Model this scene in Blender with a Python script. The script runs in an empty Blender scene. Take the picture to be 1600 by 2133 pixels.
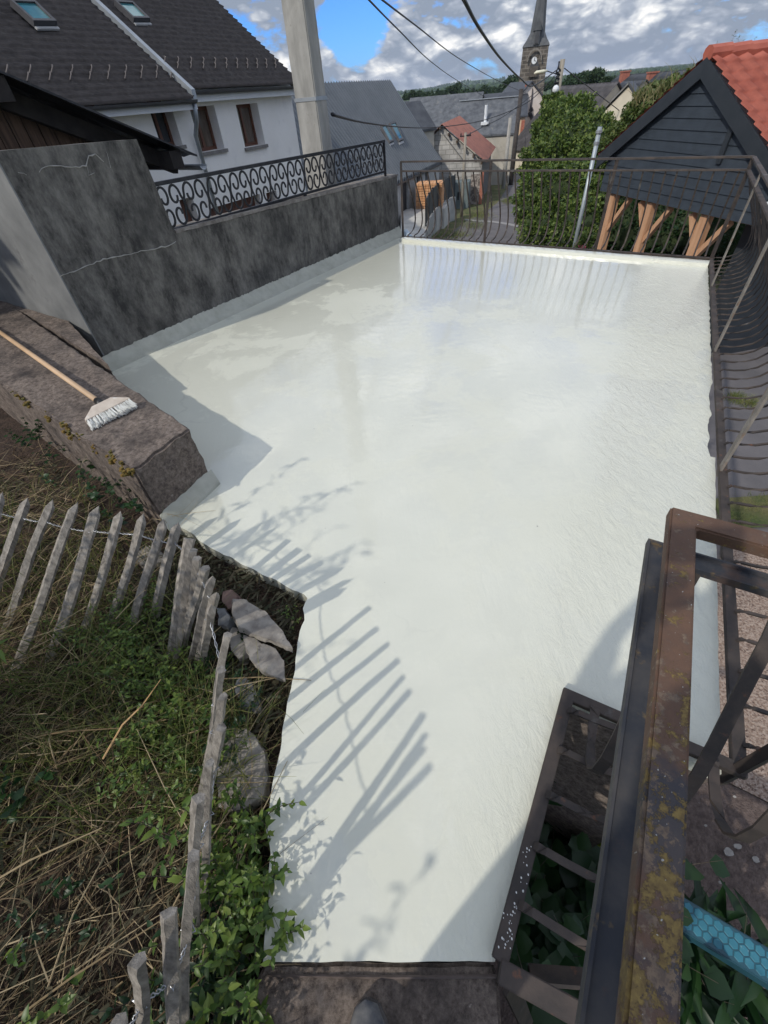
import bpy, bmesh, math, random
import numpy as np
from mathutils import Vector, Matrix, Euler, noise as mnoise
random.seed(7); rng = np.random.default_rng(7)
R = math.radians
scene = bpy.context.scene
COL = scene.collection
# ------------------------------------------------------------------ camera
F = 885.0; TH = R(44.4); PH = R(5.3); H = 1.65
cam = bpy.data.cameras.new('camera'); cam.sensor_fit = 'HORIZONTAL'; cam.sensor_width = 36.0
cam.lens = 36.0 * F / 1600.0; cam.clip_start = 0.02; cam.clip_end = 12000
camo = bpy.data.objects.new('camera', cam); COL.objects.link(camo)
_R = Vector((1, 0, 0)); _U = Vector((0, math.sin(TH), math.cos(TH))); _Fw = Vector((0, math.cos(TH), -math.sin(TH)))
_r = _R * math.cos(PH) - _U * math.sin(PH); _u = _R * math.sin(PH) + _U * math.cos(PH)
m = Matrix((( _r.x, _u.x, -_Fw.x, 0), (_r.y, _u.y, -_Fw.y, 0), (_r.z, _u.z, -_Fw.z, H), (0, 0, 0, 1)))
camo.matrix_world = m
scene.camera = camo
scene.render.resolution_x = 768; scene.render.resolution_y = 1024
scene.view_settings.view_transform = 'Standard'; scene.view_settings.look = 'None'
scene.view_settings.exposure = EXPO = 0.15; scene.view_settings.gamma = 1.0
# ------------------------------------------------------------------ sun and sky
SUN_AZ = 50.0      # shadows fall towards this azimuth (from +Y to +X)
SUN_EL = 40.0
sl = bpy.data.lights.new('sun', 'SUN'); sl.energy = 2.4; sl.angle = R(1.0); sl.color = (1.0, 0.94, 0.84)
slo = bpy.data.objects.new('sun', sl); COL.objects.link(slo)
sd = Vector((math.sin(R(SUN_AZ)) * math.cos(R(SUN_EL)), math.cos(R(SUN_AZ)) * math.cos(R(SUN_EL)), -math.sin(R(SUN_EL))))
slo.rotation_euler = sd.to_track_quat('-Z', 'Y').to_euler()
W = bpy.data.worlds.new('World'); scene.world = W; W.use_nodes = True
nt = W.node_tree; nt.nodes.clear()
def wn(t, **k):
    n = nt.nodes.new(t)
    for a, b in k.items(): setattr(n, a, b)
    return n
def wl(a, b): nt.links.new(a, b)
out = wn('ShaderNodeOutputWorld')
sky = wn('ShaderNodeTexSky', sky_type='NISHITA', sun_disc=False)
sky.sun_elevation = R(SUN_EL); sky.sun_rotation = R(SUN_AZ + 180); sky.altitude = 900; sky.air_density = 1.0; sky.dust_density = 0.6
b1 = wn('ShaderNodeBackground'); b1.inputs[1].default_value = 0.13
b2 = wn('ShaderNodeBackground'); b2.inputs[1].default_value = 1.0
mix = wn('ShaderNodeMixShader')
tc = wn('ShaderNodeTexCoord'); sep = wn('ShaderNodeSeparateXYZ'); wl(tc.outputs['Generated'], sep.inputs[0])
def wmath(op, a, b=None, c=None, clamp=False):
    n = wn('ShaderNodeMath', operation=op, use_clamp=clamp)
    for i, v in enumerate((a, b, c)):
        if v is None: continue
        if isinstance(v, (int, float)): n.inputs[i].default_value = v
        else: wl(v, n.inputs[i])
    return n.outputs[0]
zc = wmath('MAXIMUM', sep.outputs[2], 0.0)
den = wmath('ADD', zc, 0.34)
cx = sep.outputs[0]; cy = sep.outputs[1]
cmb = wn('ShaderNodeCombineXYZ'); wl(cx, cmb.inputs[0]); wl(cy, cmb.inputs[1]); wl(wmath('MULTIPLY', sep.outputs[2], 2.3), cmb.inputs[2])
def wnoise(scale, off, detail=9, rough=0.58, dist=0.0):
    mp = wn('ShaderNodeMapping'); mp.inputs['Location'].default_value = off; wl(cmb.outputs[0], mp.inputs[0])
    n = wn('ShaderNodeTexNoise'); n.inputs['Scale'].default_value = scale; n.inputs['Detail'].default_value = detail
    n.inputs['Roughness'].default_value = rough; n.inputs['Distortion'].default_value = dist
    wl(mp.outputs[0], n.inputs['Vector']); return n.outputs['Fac']
def wramp(fac, stops):
    r = wn('ShaderNodeValToRGB'); e = r.color_ramp.elements
    while len(e) > 1: e.remove(e[-1])
    e[0].position = stops[0][0]; e[0].color = (*stops[0][1], 1)
    for p, c in stops[1:]:
        q = e.new(p); q.color = (*c, 1)
    wl(fac, r.inputs[0]); return r.outputs[0]
nd = wn('ShaderNodeVectorMath', operation='NORMALIZE'); wl(tc.outputs['Generated'], nd.inputs[0])
_U0 = Vector((0, math.sin(R(44.4)), math.cos(R(44.4))))
def hole(d, a, b, amt):
    q = wn('ShaderNodeVectorMath', operation='DOT_PRODUCT'); wl(nd.outputs[0], q.inputs[0]); q.inputs[1].default_value = d
    r = wn('ShaderNodeMapRange', interpolation_type='SMOOTHSTEP'); wl(q.outputs['Value'], r.inputs[0]); r.inputs[1].default_value = a; r.inputs[2].default_value = b; r.inputs[3].default_value = 0; r.inputs[4].default_value = amt
    return r.outputs[0]
CS = 7.0
def dens(off, fine=True):
    a = wnoise(CS, (3.1, 1.7, 0.0), 9, 0.58, 0.0) if fine else wnoise(CS, (3.1 + off[0], 1.7 + off[1], off[2]), 4, 0.5, 0.0)
    return a
n0 = dens(None); nS = dens((0, 0, 0), False); n1 = dens((0.012, 0.0, 0.05), False)
vo = wn('ShaderNodeTexVoronoi', feature='F1'); vo.inputs['Scale'].default_value = 21; vo.inputs['Detail'].default_value = 2.5; vo.inputs['Roughness'].default_value = 0.6
vm = wn('ShaderNodeVectorMath', operation='ADD'); vs_ = wn('ShaderNodeVectorMath', operation='SCALE'); vs_.inputs['Scale'].default_value = 0.07
nz = wn('ShaderNodeTexNoise'); nz.inputs['Scale'].default_value = 14; nz.inputs['Detail'].default_value = 6; wl(cmb.outputs[0], nz.inputs['Vector']); wl(nz.outputs['Color'], vs_.inputs[0]); wl(cmb.outputs[0], vm.inputs[0]); wl(vs_.outputs[0], vm.inputs[1]); wl(vm.outputs[0], vo.inputs['Vector'])
puff = wmath('SUBTRACT', 0.5, vo.outputs['Distance'])
big = wmath('SUBTRACT', wmath('ADD', wmath('ADD', n0, 0.045), wmath('MULTIPLY', puff, 0.10)), hole((0.0216, 0.9965, 0.0802), 0.9981, 0.9998, 0.24))
cover = wramp(big, [(0.36, (0, 0, 0)), (0.44, (1, 1, 1))])
lit = wmath('ADD', wmath('MULTIPLY', wmath('SUBTRACT', nS, n1), 2.3), wmath('MULTIPLY', wmath('SUBTRACT', n0, 0.5), 0.9))
shade2 = wmath('ADD', wmath('ADD', 0.60, lit), wmath('MULTIPLY', puff, 0.55))
ccol = wramp(shade2, [(0.22, (0.30, 0.355, 0.45)), (0.40, (0.43, 0.48, 0.57)), (0.50, (0.57, 0.61, 0.68)), (0.64, (0.80, 0.825, 0.86)), (0.82, (1.15, 1.13, 1.09))])
hm_ = wn('ShaderNodeMapRange', interpolation_type='SMOOTHSTEP'); wl(sep.outputs[2], hm_.inputs[0]); hm_.inputs[1].default_value = 0.10; hm_.inputs[2].default_value = 0.45; hm_.inputs[3].default_value = 0.92; hm_.inputs[4].default_value = 1.35
wl(ccol, b2.inputs[0]); wl(hm_.outputs[0], b2.inputs[1])
tint = wn('ShaderNodeMix', data_type='RGBA', blend_type='MULTIPLY'); tint.inputs[0].default_value = 1; wl(sky.outputs[0], tint.inputs[6]); tint.inputs[7].default_value = (0.25, 0.56, 1.2, 1)
wl(cover, mix.inputs[0]); wl(tint.outputs[2], b1.inputs[0])
wl(b1.outputs[0], mix.inputs[1]); wl(b2.outputs[0], mix.inputs[2]); wl(mix.outputs[0], out.inputs[0])
# ------------------------------------------------------------------ pixel -> world helpers (real distances are chosen per thing)
def ray(px, py):
    u = (px - 800) / F; v = (1066.5 - py) / F; c, s = math.cos(PH), math.sin(PH)
    a = c * u + s * v; b = -s * u + c * v
    return Vector((a, b * math.sin(TH) + math.cos(TH), b * math.cos(TH) - math.sin(TH)))
O = Vector((0, 0, H))
def G(px, py, z=0.0):
    r = ray(px, py); return O + r * ((z - H) / r.z)
def AD(px, py, D):
    r = ray(px, py); return O + r * (D / math.hypot(r.x, r.y))
def dirv(az): return Vector((math.sin(R(az)), math.cos(R(az)), 0))
def PL(px, py, P0, az):
    r = ray(px, py); d = dirv(az); n = Vector((d.y, -d.x, 0)); return O + r * (n.dot(Vector((P0[0], P0[1], 0))) / n.dot(r))
def tz(x, y):
    yy = max(-3.0, min(y, 85.0)); return -2.6 - 0.044 * max(yy, 0)
def T(px, py, dz=0.0):
    z = -3.0
    for _ in range(40):
        p = G(px, py, z); z = 0.5 * z + 0.5 * (tz(p.x, p.y) + dz)
    return G(px, py, z)
def smooth_noise(v, s=1.0): return mnoise.noise(Vector(v) * s)
# ------------------------------------------------------------------ materials
MATS = {}
def mat(name, c1, c2=None, scale=4.0, detail=8, ramp=(0.35, 0.65), rough=0.8, bump=0.0, bscale=None, metal=0.0, stretch=(1, 1, 1), rotz=0.0,
        spot=None, spot_scale=8.0, spot_ramp=(0.6, 0.66), spot2=None, spot2_scale=3.0, spot2_ramp=(0.58, 0.7), spec=0.5, nrough=0.6, bdist=0.01):
    if name in MATS: return MATS[name]
    m = bpy.data.materials.new(name); m.use_nodes = True; n = m.node_tree; N = n.nodes; L = n.links
    bs = N['Principled BSDF']; bs.inputs['Roughness'].default_value = rough; bs.inputs['Metallic'].default_value = metal
    bs.inputs['Specular IOR Level'].default_value = spec
    tcn = N.new('ShaderNodeTexCoord'); mp = N.new('ShaderNodeMapping'); mp.inputs['Scale'].default_value = stretch; mp.inputs['Rotation'].default_value = (0, 0, rotz)
    L.new(tcn.outputs['Object'], mp.inputs[0])
    def noi(s, d, src=mp.outputs[0], rg=nrough):
        q = N.new('ShaderNodeTexNoise'); q.inputs['Scale'].default_value = s; q.inputs['Detail'].default_value = d; q.inputs['Roughness'].default_value = rg
        L.new(src, q.inputs['Vector']); return q.outputs['Fac']
    def rmp(f, a, b, ca, cb):
        q = N.new('ShaderNodeValToRGB'); q.color_ramp.elements[0].position = a; q.color_ramp.elements[1].position = b
        q.color_ramp.elements[0].color = (*ca, 1); q.color_ramp.elements[1].color = (*cb, 1); L.new(f, q.inputs[0]); return q.outputs[0]
    c2 = c2 or tuple(x * 0.8 for x in c1)
    col = rmp(noi(scale, detail), ramp[0], ramp[1], c1, c2)
    for sp, ss, sr in ((spot, spot_scale, spot_ramp), (spot2, spot2_scale, spot2_ramp)):
        if sp:
            mk = rmp(noi(ss, 10, tcn.outputs['Object'], 0.65), sr[0], sr[1], (0, 0, 0), (1, 1, 1))
            mx = N.new('ShaderNodeMix'); mx.data_type = 'RGBA'; L.new(mk, mx.inputs[0]); L.new(col, mx.inputs[6]); mx.inputs[7].default_value = (*sp, 1); col = mx.outputs[2]
    L.new(col, bs.inputs['Base Color'])
    if bump:
        bn = N.new('ShaderNodeBump'); bn.inputs['Strength'].default_value = bump; bn.inputs['Distance'].default_value = bdist
        L.new(noi(bscale or scale * 4, 8), bn.inputs['Height']); L.new(bn.outputs[0], bs.inputs['Normal'])
    MATS[name] = m; return m
def leaf_mat(name, cols, rough=0.5, trans=0.3, spec=0.4):
    if name in MATS: return MATS[name]
    m = bpy.data.materials.new(name); m.use_nodes = True; n = m.node_tree; N = n.nodes; L = n.links
    bs = N['Principled BSDF']; bs.inputs['Roughness'].default_value = rough; bs.inputs['Specular IOR Level'].default_value = spec
    g = N.new('ShaderNodeNewGeometry'); r = N.new('ShaderNodeValToRGB'); e = r.color_ramp.elements
    e[0].position = 0; e[0].color = (*cols[0], 1); e[1].position = 1; e[1].color = (*cols[-1], 1)
    for i, c in enumerate(cols[1:-1]):
        q = e.new((i + 1) / (len(cols) - 1)); q.color = (*c, 1)
    L.new(g.outputs['Random Per Island'], r.inputs[0]); L.new(r.outputs[0], bs.inputs['Base Color'])
    if trans:
        t = N.new('ShaderNodeBsdfTranslucent'); L.new(r.outputs[0], t.inputs[0]); mx = N.new('ShaderNodeMixShader'); mx.inputs[0].default_value = trans
        L.new(bs.outputs[0], mx.inputs[1]); L.new(t.outputs[0], mx.inputs[2]); L.new(mx.outputs[0], N['Material Output'].inputs[0])
    MATS[name] = m; return m
# ------------------------------------------------------------------ mesh builder
class MB:
    def __init__(s): s.v = []; s.f = []
    def poly(s, pts):
        i = len(s.v); s.v += [tuple(p) for p in pts]; s.f.append(tuple(range(i, i + len(pts)))); return s
    def hexa(s, p):   # 8 corners: bottom 4 ccw, top 4 ccw
        i = len(s.v); s.v += [tuple(q) for q in p]
        s.f += [tuple(i + k for k in q) for q in ((3, 2, 1, 0), (4, 5, 6, 7), (0, 1, 5, 4), (1, 2, 6, 5), (2, 3, 7, 6), (3, 0, 4, 7))]; return s
    def box(s, x0, x1, y0, y1, z0, z1):
        return s.hexa([(x0, y0, z0), (x1, y0, z0), (x1, y1, z0), (x0, y1, z0), (x0, y0, z1), (x1, y0, z1), (x1, y1, z1), (x0, y1, z1)])
    def prism(s, pts, vec):   # polygon pts extruded along vec
        n = len(pts); i = len(s.v); v = Vector(vec); s.v += [tuple(p) for p in pts] + [tuple(Vector(p) + v) for p in pts]
        s.f.append(tuple(i + k for k in range(n - 1, -1, -1))); s.f.append(tuple(i + n + k for k in range(n)))
        for k in range(n):
            j = (k + 1) % n; s.f.append((i + k, i + j, i + n + j, i + n + k))
        return s
    def sweep(s, path, prof, up=(0, 0, 1), cap=True, scale=None):   # prof: list of (side, up)
        path = [Vector(p) for p in path]; n = len(path); k = len(prof); i0 = len(s.v); up = Vector(up); last = None
        for a in range(n):
            if a == 0: t = path[1] - path[0]
            elif a == n - 1: t = path[-1] - path[-2]
            else: t = (path[a + 1] - path[a]).normalized() + (path[a] - path[a - 1]).normalized()
            t.normalize(); sd = t.cross(up)
            if sd.length < 0.05: sd = last if last else t.cross(Vector((1, 0.3, 0)))
            sd = sd.normalized(); last = sd; u = sd.cross(t); sc = scale[a] if scale else 1
            mf = 1.0
            if 0 < a < n - 1:
                c = (path[a + 1] - path[a]).normalized().dot(t); mf = 1 / max(c, 0.5)
            for (x, y) in prof: s.v.append(tuple(path[a] + sd * x * sc * mf + u * y * sc))
        for a in range(n - 1):
            for b in range(k):
                c = (b + 1) % k; s.f.append((i0 + a * k + b, i0 + (a + 1) * k + b, i0 + (a + 1) * k + c, i0 + a * k + c))
        if cap:
            s.f.append(tuple(i0 + b for b in range(k))); s.f.append(tuple(i0 + (n - 1) * k + b for b in range(k - 1, -1, -1)))
        return s
    def tube(s, path, r, n=8, scale=None, up=(0, 0, 1)):
        return s.sweep(path, [(r * math.cos(2 * math.pi * k / n), r * math.sin(2 * math.pi * k / n)) for k in range(n)], up=up, scale=scale)
    def bar(s, path, w, h, up=(0, 0, 1)):
        return s.sweep(path, [(-w / 2, -h / 2), (w / 2, -h / 2), (w / 2, h / 2), (-w / 2, h / 2)], up=up)
    def build(s, name, m, parent=None, bevel=0, smooth=False, stuff=False, structure=False, label=None):
        me = bpy.data.meshes.new(name); off = Vector((0, 0, 0))
        p = parent; 
        while p is not None and not p.get('_rot'):
            off += p.location; p = p.parent
        me.from_pydata([(a - off.x, b - off.y, c - off.z) for a, b, c in s.v] if off.length else s.v, [], s.f); me.validate(); me.materials.append(m)
        bm = bmesh.new(); bm.from_mesh(me); bmesh.ops.recalc_face_normals(bm, faces=bm.faces)
        if bevel:
            try: bmesh.ops.bevel(bm, geom=[e for e in bm.edges if len(e.link_faces) == 2 and e.calc_face_angle(0) > 0.6], offset=bevel, segments=2, affect='EDGES', clamp_overlap=True)
            except Exception: pass
        bm.to_mesh(me); bm.free()
        if smooth: me.polygons.foreach_set('use_smooth', [True] * len(me.polygons))
        o = bpy.data.objects.new(name, me); COL.objects.link(o); o.parent = parent
        if stuff: o['kind'] = 'stuff'
        if structure: o['kind'] = 'structure'
        if label: o['label'] = label
        return o
def raw(name, V, Fq, m, parent=None, smooth=False):
    """fast mesh from numpy arrays; V (n,3), Fq (m,k)"""
    V = np.asarray(V, dtype=np.float32).reshape(-1, 3); Fq = np.asarray(Fq, dtype=np.int32); off = Vector((0, 0, 0)); p = parent
    while p is not None and not p.get('_rot'): off += p.location; p = p.parent
    V = V - np.array(off, dtype=np.float32)
    me = bpy.data.meshes.new(name); nf, k = Fq.shape
    me.vertices.add(len(V)); me.vertices.foreach_set('co', V.ravel()); me.loops.add(nf * k); me.loops.foreach_set('vertex_index', Fq.ravel())
    me.polygons.add(nf); me.polygons.foreach_set('loop_start', np.arange(0, nf * k, k, dtype=np.int32)); me.polygons.foreach_set('loop_total', np.full(nf, k, dtype=np.int32))
    me.materials.append(m); me.update(calc_edges=True); 
    if smooth: me.polygons.foreach_set('use_smooth', [True] * nf)
    o = bpy.data.objects.new(name, me); COL.objects.link(o); o.parent = parent; return o
def tag(o, label=None, cat=None, group=None, kind=None):
    if label: o['label'] = label
    if cat: o['category'] = cat
    if group: o['group'] = group
    if kind: o['kind'] = kind
    return o
def thing(name, label, cat, loc=(0, 0, 0), group=None):
    o = bpy.data.objects.new(name, None); COL.objects.link(o); o.location = Vector(loc); o.empty_display_size = 0.2
    return tag(o, label, cat, group)
class Frame:
    """building frame: x along az, y away (az-90 when side=-1), z up; the Empty carries the rotation"""
    def __init__(s, P0, az, side=-1, zb=0.0):
        s.P = Vector((P0[0], P0[1], zb)); s.az = az; s.d = dirv(az); s.n = dirv(az + 90 * side); s.side = side
    def f(s, px, py, dy=0.0):    # pixel on the plane y = dy -> (x, z) world z
        P = s.P + s.n * dy; w = PL(px, py, P, s.az); q = w - P; return (q.dot(s.d), w.z)
    def w(s, x, y, z): return (s.P.x + s.d.x * x + s.n.x * y, s.P.y + s.d.y * x + s.n.y * y, z)
    def wp(s, l): return [s.w(*p) for p in l]
class FB(MB):
    """mesh builder writing in a Frame; z stays world z"""
    def __init__(s, fr): super().__init__(); s.fr = fr
    def build(s, *a, **k):
        s.v = [s.fr.w(*p) for p in s.v]; return super().build(*a, **k)
# leaves ------------------------------------------------------------
def leaf_cloud(P, size, nrm=None, asp=0.5, spread=1.0, up=0.3):
    """P (n,3) centres -> rhomb leaves as 2 folded quads-ish (4 verts each)"""
    n = len(P); d = rng.normal(size=(n, 3)); d /= np.linalg.norm(d, axis=1)[:, None]
    if nrm is not None:
        d = d * spread + nrm; d /= np.linalg.norm(d, axis=1)[:, None] + 1e-9
    nn = rng.normal(size=(n, 3)); nn[:, 2] = np.abs(nn[:, 2]) + up; s = np.cross(d, nn); s /= np.linalg.norm(s, axis=1)[:, None] + 1e-9
    sz = (size * (0.6 + 0.8 * rng.random(n)))[:, None]
    w = np.cross(s, d)
    a = P - d * sz * 0.5; b = P + s * sz * asp * 0.5 + w * sz * 0.06; c = P + d * sz * 0.5; e = P - s * sz * asp * 0.5 + w * sz * 0.06
    V = np.stack([a, b, c, e], axis=1).reshape(-1, 3); Fq = np.arange(n * 4).reshape(-1, 4); return V, Fq
def ovate(P, D, N, L, asp=0.5, fold=0.15, curl=0.2):
    """near leaves: midrib + two halves, 4 quads each. P base, D direction, N normal, L length arrays"""
    P = np.asarray(P, float); D = np.asarray(D, float); N = np.asarray(N, float); L = np.asarray(L, float)[:, None]
    D = D / (np.linalg.norm(D, axis=1)[:, None] + 1e-9); S = np.cross(D, N); S /= np.linalg.norm(S, axis=1)[:, None] + 1e-9; N = np.cross(S, D)
    ts = [0.0, 0.28, 0.62, 1.0]; ws = [0.06, 0.5, 0.42, 0.02]; rows = []
    for t, w in zip(ts, ws):
        c = P + D * L * t - N * L * curl * t * t; rows += [c - S * L * asp * w + N * L * fold * w, c, c + S * L * asp * w + N * L * fold * w]
    V = np.stack(rows, axis=1); n = len(P); base = (np.arange(n) * 12)[:, None]; fs = []
    for k in range(3):
        for j in range(2): fs.append(np.array([3 * k + j, 3 * k + j + 1, 3 * k + j + 4, 3 * k + j + 3]))
    Fq = np.concatenate([base + f[None, :] for f in fs], axis=0); return V.reshape(-1, 3), Fq
def blades(P, D, L, w, droop=0.5, seg=4):
    """grass blades as thin ribbons; P base (n,3), D dir (n,3) unit, L length, w width"""
    n = len(P); D = D / np.linalg.norm(D, axis=1)[:, None]; S = np.cross(D, rng.normal(size=(n, 3))); S /= np.linalg.norm(S, axis=1)[:, None]
    L = L[:, None]; w = w[:, None]; side = rng.normal(size=(n, 3)) * 0.25; side[:, 2] = -droop * (0.4 + rng.random(n)); rows = []
    for k in range(seg + 1):
        t = k / seg; c = P + D * L * t + side * L * t * t; ww = w * (1 - 0.85 * t) * 0.5; rows += [c - S * ww, c + S * ww]
    V = np.stack(rows, axis=1); K = 2 * (seg + 1); base = (np.arange(n) * K)[:, None]
    Fq = np.concatenate([base + np.array([2 * k, 2 * k + 1, 2 * k + 3, 2 * k + 2])[None, :] for k in range(seg)], axis=0); return V.reshape(-1, 3), Fq
def join_vf(parts):
    Vs = []; Fs = []; o = 0
    for V, Fq in parts: Vs.append(V); Fs.append(Fq + o); o += len(V)
    return np.concatenate(Vs), np.concatenate(Fs)
def roughen(o, cuts=6, amp=0.006, sc=9.0, maxlen=None, bevel=0.0):
    bm = bmesh.new(); bm.from_mesh(o.data)
    if bevel: bmesh.ops.bevel(bm, geom=[e for e in bm.edges if e.calc_face_angle(0) > 0.5], offset=bevel, segments=2, affect='EDGES', clamp_overlap=True)
    if maxlen:
        for _ in range(9):
            es = [e for e in bm.edges if e.calc_length() > maxlen]
            if not es: break
            bmesh.ops.subdivide_edges(bm, edges=es, cuts=1, use_grid_fill=True)
    else: bmesh.ops.subdivide_edges(bm, edges=bm.edges[:], cuts=cuts, use_grid_fill=True)
    bmesh.ops.triangulate(bm, faces=[f for f in bm.faces if len(f.verts) > 4])
    bm.normal_update()
    for v in bm.verts:
        p = v.co; q = mnoise.noise_vector(p * sc) + 0.5 * mnoise.noise_vector(p * sc * 2.7); v.co = p + q * amp
    bm.to_mesh(o.data); bm.free(); return o
# ================================================================== MATERIALS
CONC_DARK = mat('stained_concrete', (0.034, 0.032, 0.03), (0.19, 0.18, 0.162), scale=3.2, detail=15, nrough=0.78, ramp=(0.38, 0.64), rough=0.92, bump=0.5, bscale=60, stretch=(2.0, 2.0, 0.95),
                spot=(0.17, 0.165, 0.15), spot_scale=34, spot_ramp=(0.64, 0.74), spot2=(0.016, 0.016, 0.017), spot2_scale=1.6, spot2_ramp=(0.5, 0.75), bdist=0.006)
CONC_PALE = mat('grey_render', (0.12, 0.125, 0.127), (0.235, 0.24, 0.238), scale=2.6, ramp=(0.3, 0.7), rough=0.92, bump=0.4, bscale=50, spot=(0.10, 0.10, 0.10), spot_scale=5, spot_ramp=(0.62, 0.75), bdist=0.005)
CONC_BROWN = mat('weathered_concrete', (0.055, 0.040, 0.033), (0.255, 0.208, 0.175), scale=34, detail=15, nrough=0.85, ramp=(0.40, 0.60), rough=0.95, bump=0.8, bscale=90, spot=(0.035, 0.028, 0.026), spot_scale=3.5, spot_ramp=(0.48, 0.7),
                 spot2=(0.33, 0.29, 0.255), spot2_scale=22, spot2_ramp=(0.66, 0.73), bdist=0.008)
CONC_POLE = mat('pole_concrete', (0.22, 0.215, 0.20), (0.40, 0.39, 0.365), scale=3, ramp=(0.3, 0.7), rough=0.9, bump=0.3, bscale=60, stretch=(2, 2, 0.6), spot=(0.2, 0.19, 0.16), spot_scale=18, spot_ramp=(0.62, 0.72), bdist=0.006)
COVE = mat('cove_mortar', (0.36, 0.36, 0.30), (0.45, 0.45, 0.385), scale=9, rough=0.75, bump=0.35, bscale=40, bdist=0.005)
SOIL = mat('soil', (0.028, 0.018, 0.013), (0.085, 0.055, 0.04), scale=14, ramp=(0.35, 0.68), rough=1.0, bump=1.0, bscale=45, bdist=0.03, spot=(0.16, 0.11, 0.06), spot_scale=40, spot_ramp=(0.64, 0.7))
ASPHALT = mat('asphalt', (0.10, 0.095, 0.10), (0.145, 0.135, 0.14), scale=1.2, rough=0.95, bump=0.4, bscale=60, bdist=0.01, spot=(0.19, 0.18, 0.18), spot_scale=60, spot_ramp=(0.62, 0.7))
GRAVEL = mat('gravel', (0.24, 0.165, 0.125), (0.44, 0.35, 0.29), scale=46, detail=3, ramp=(0.38, 0.62), rough=1.0, bump=1.0, bscale=46, bdist=0.02, spot=(0.11, 0.07, 0.055), spot_scale=40, spot_ramp=(0.54, 0.62))
GRASSG = mat('grass_ground', (0.05, 0.075, 0.02), (0.15, 0.13, 0.06), scale=1.5, rough=1.0, bump=0.8, bscale=14, bdist=0.05)
FIELD = mat('far_fields', (0.035, 0.07, 0.022), (0.09, 0.13, 0.045), scale=0.01, rough=1.0)
LOOSE = mat('bare_earth', (0.085, 0.062, 0.055), (0.165, 0.125, 0.11), scale=26, detail=10, ramp=(0.35, 0.66), rough=1.0, bump=1.0, bscale=60, bdist=0.02, spot=(0.30, 0.27, 0.25), spot_scale=48, spot_ramp=(0.68, 0.72))
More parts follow.
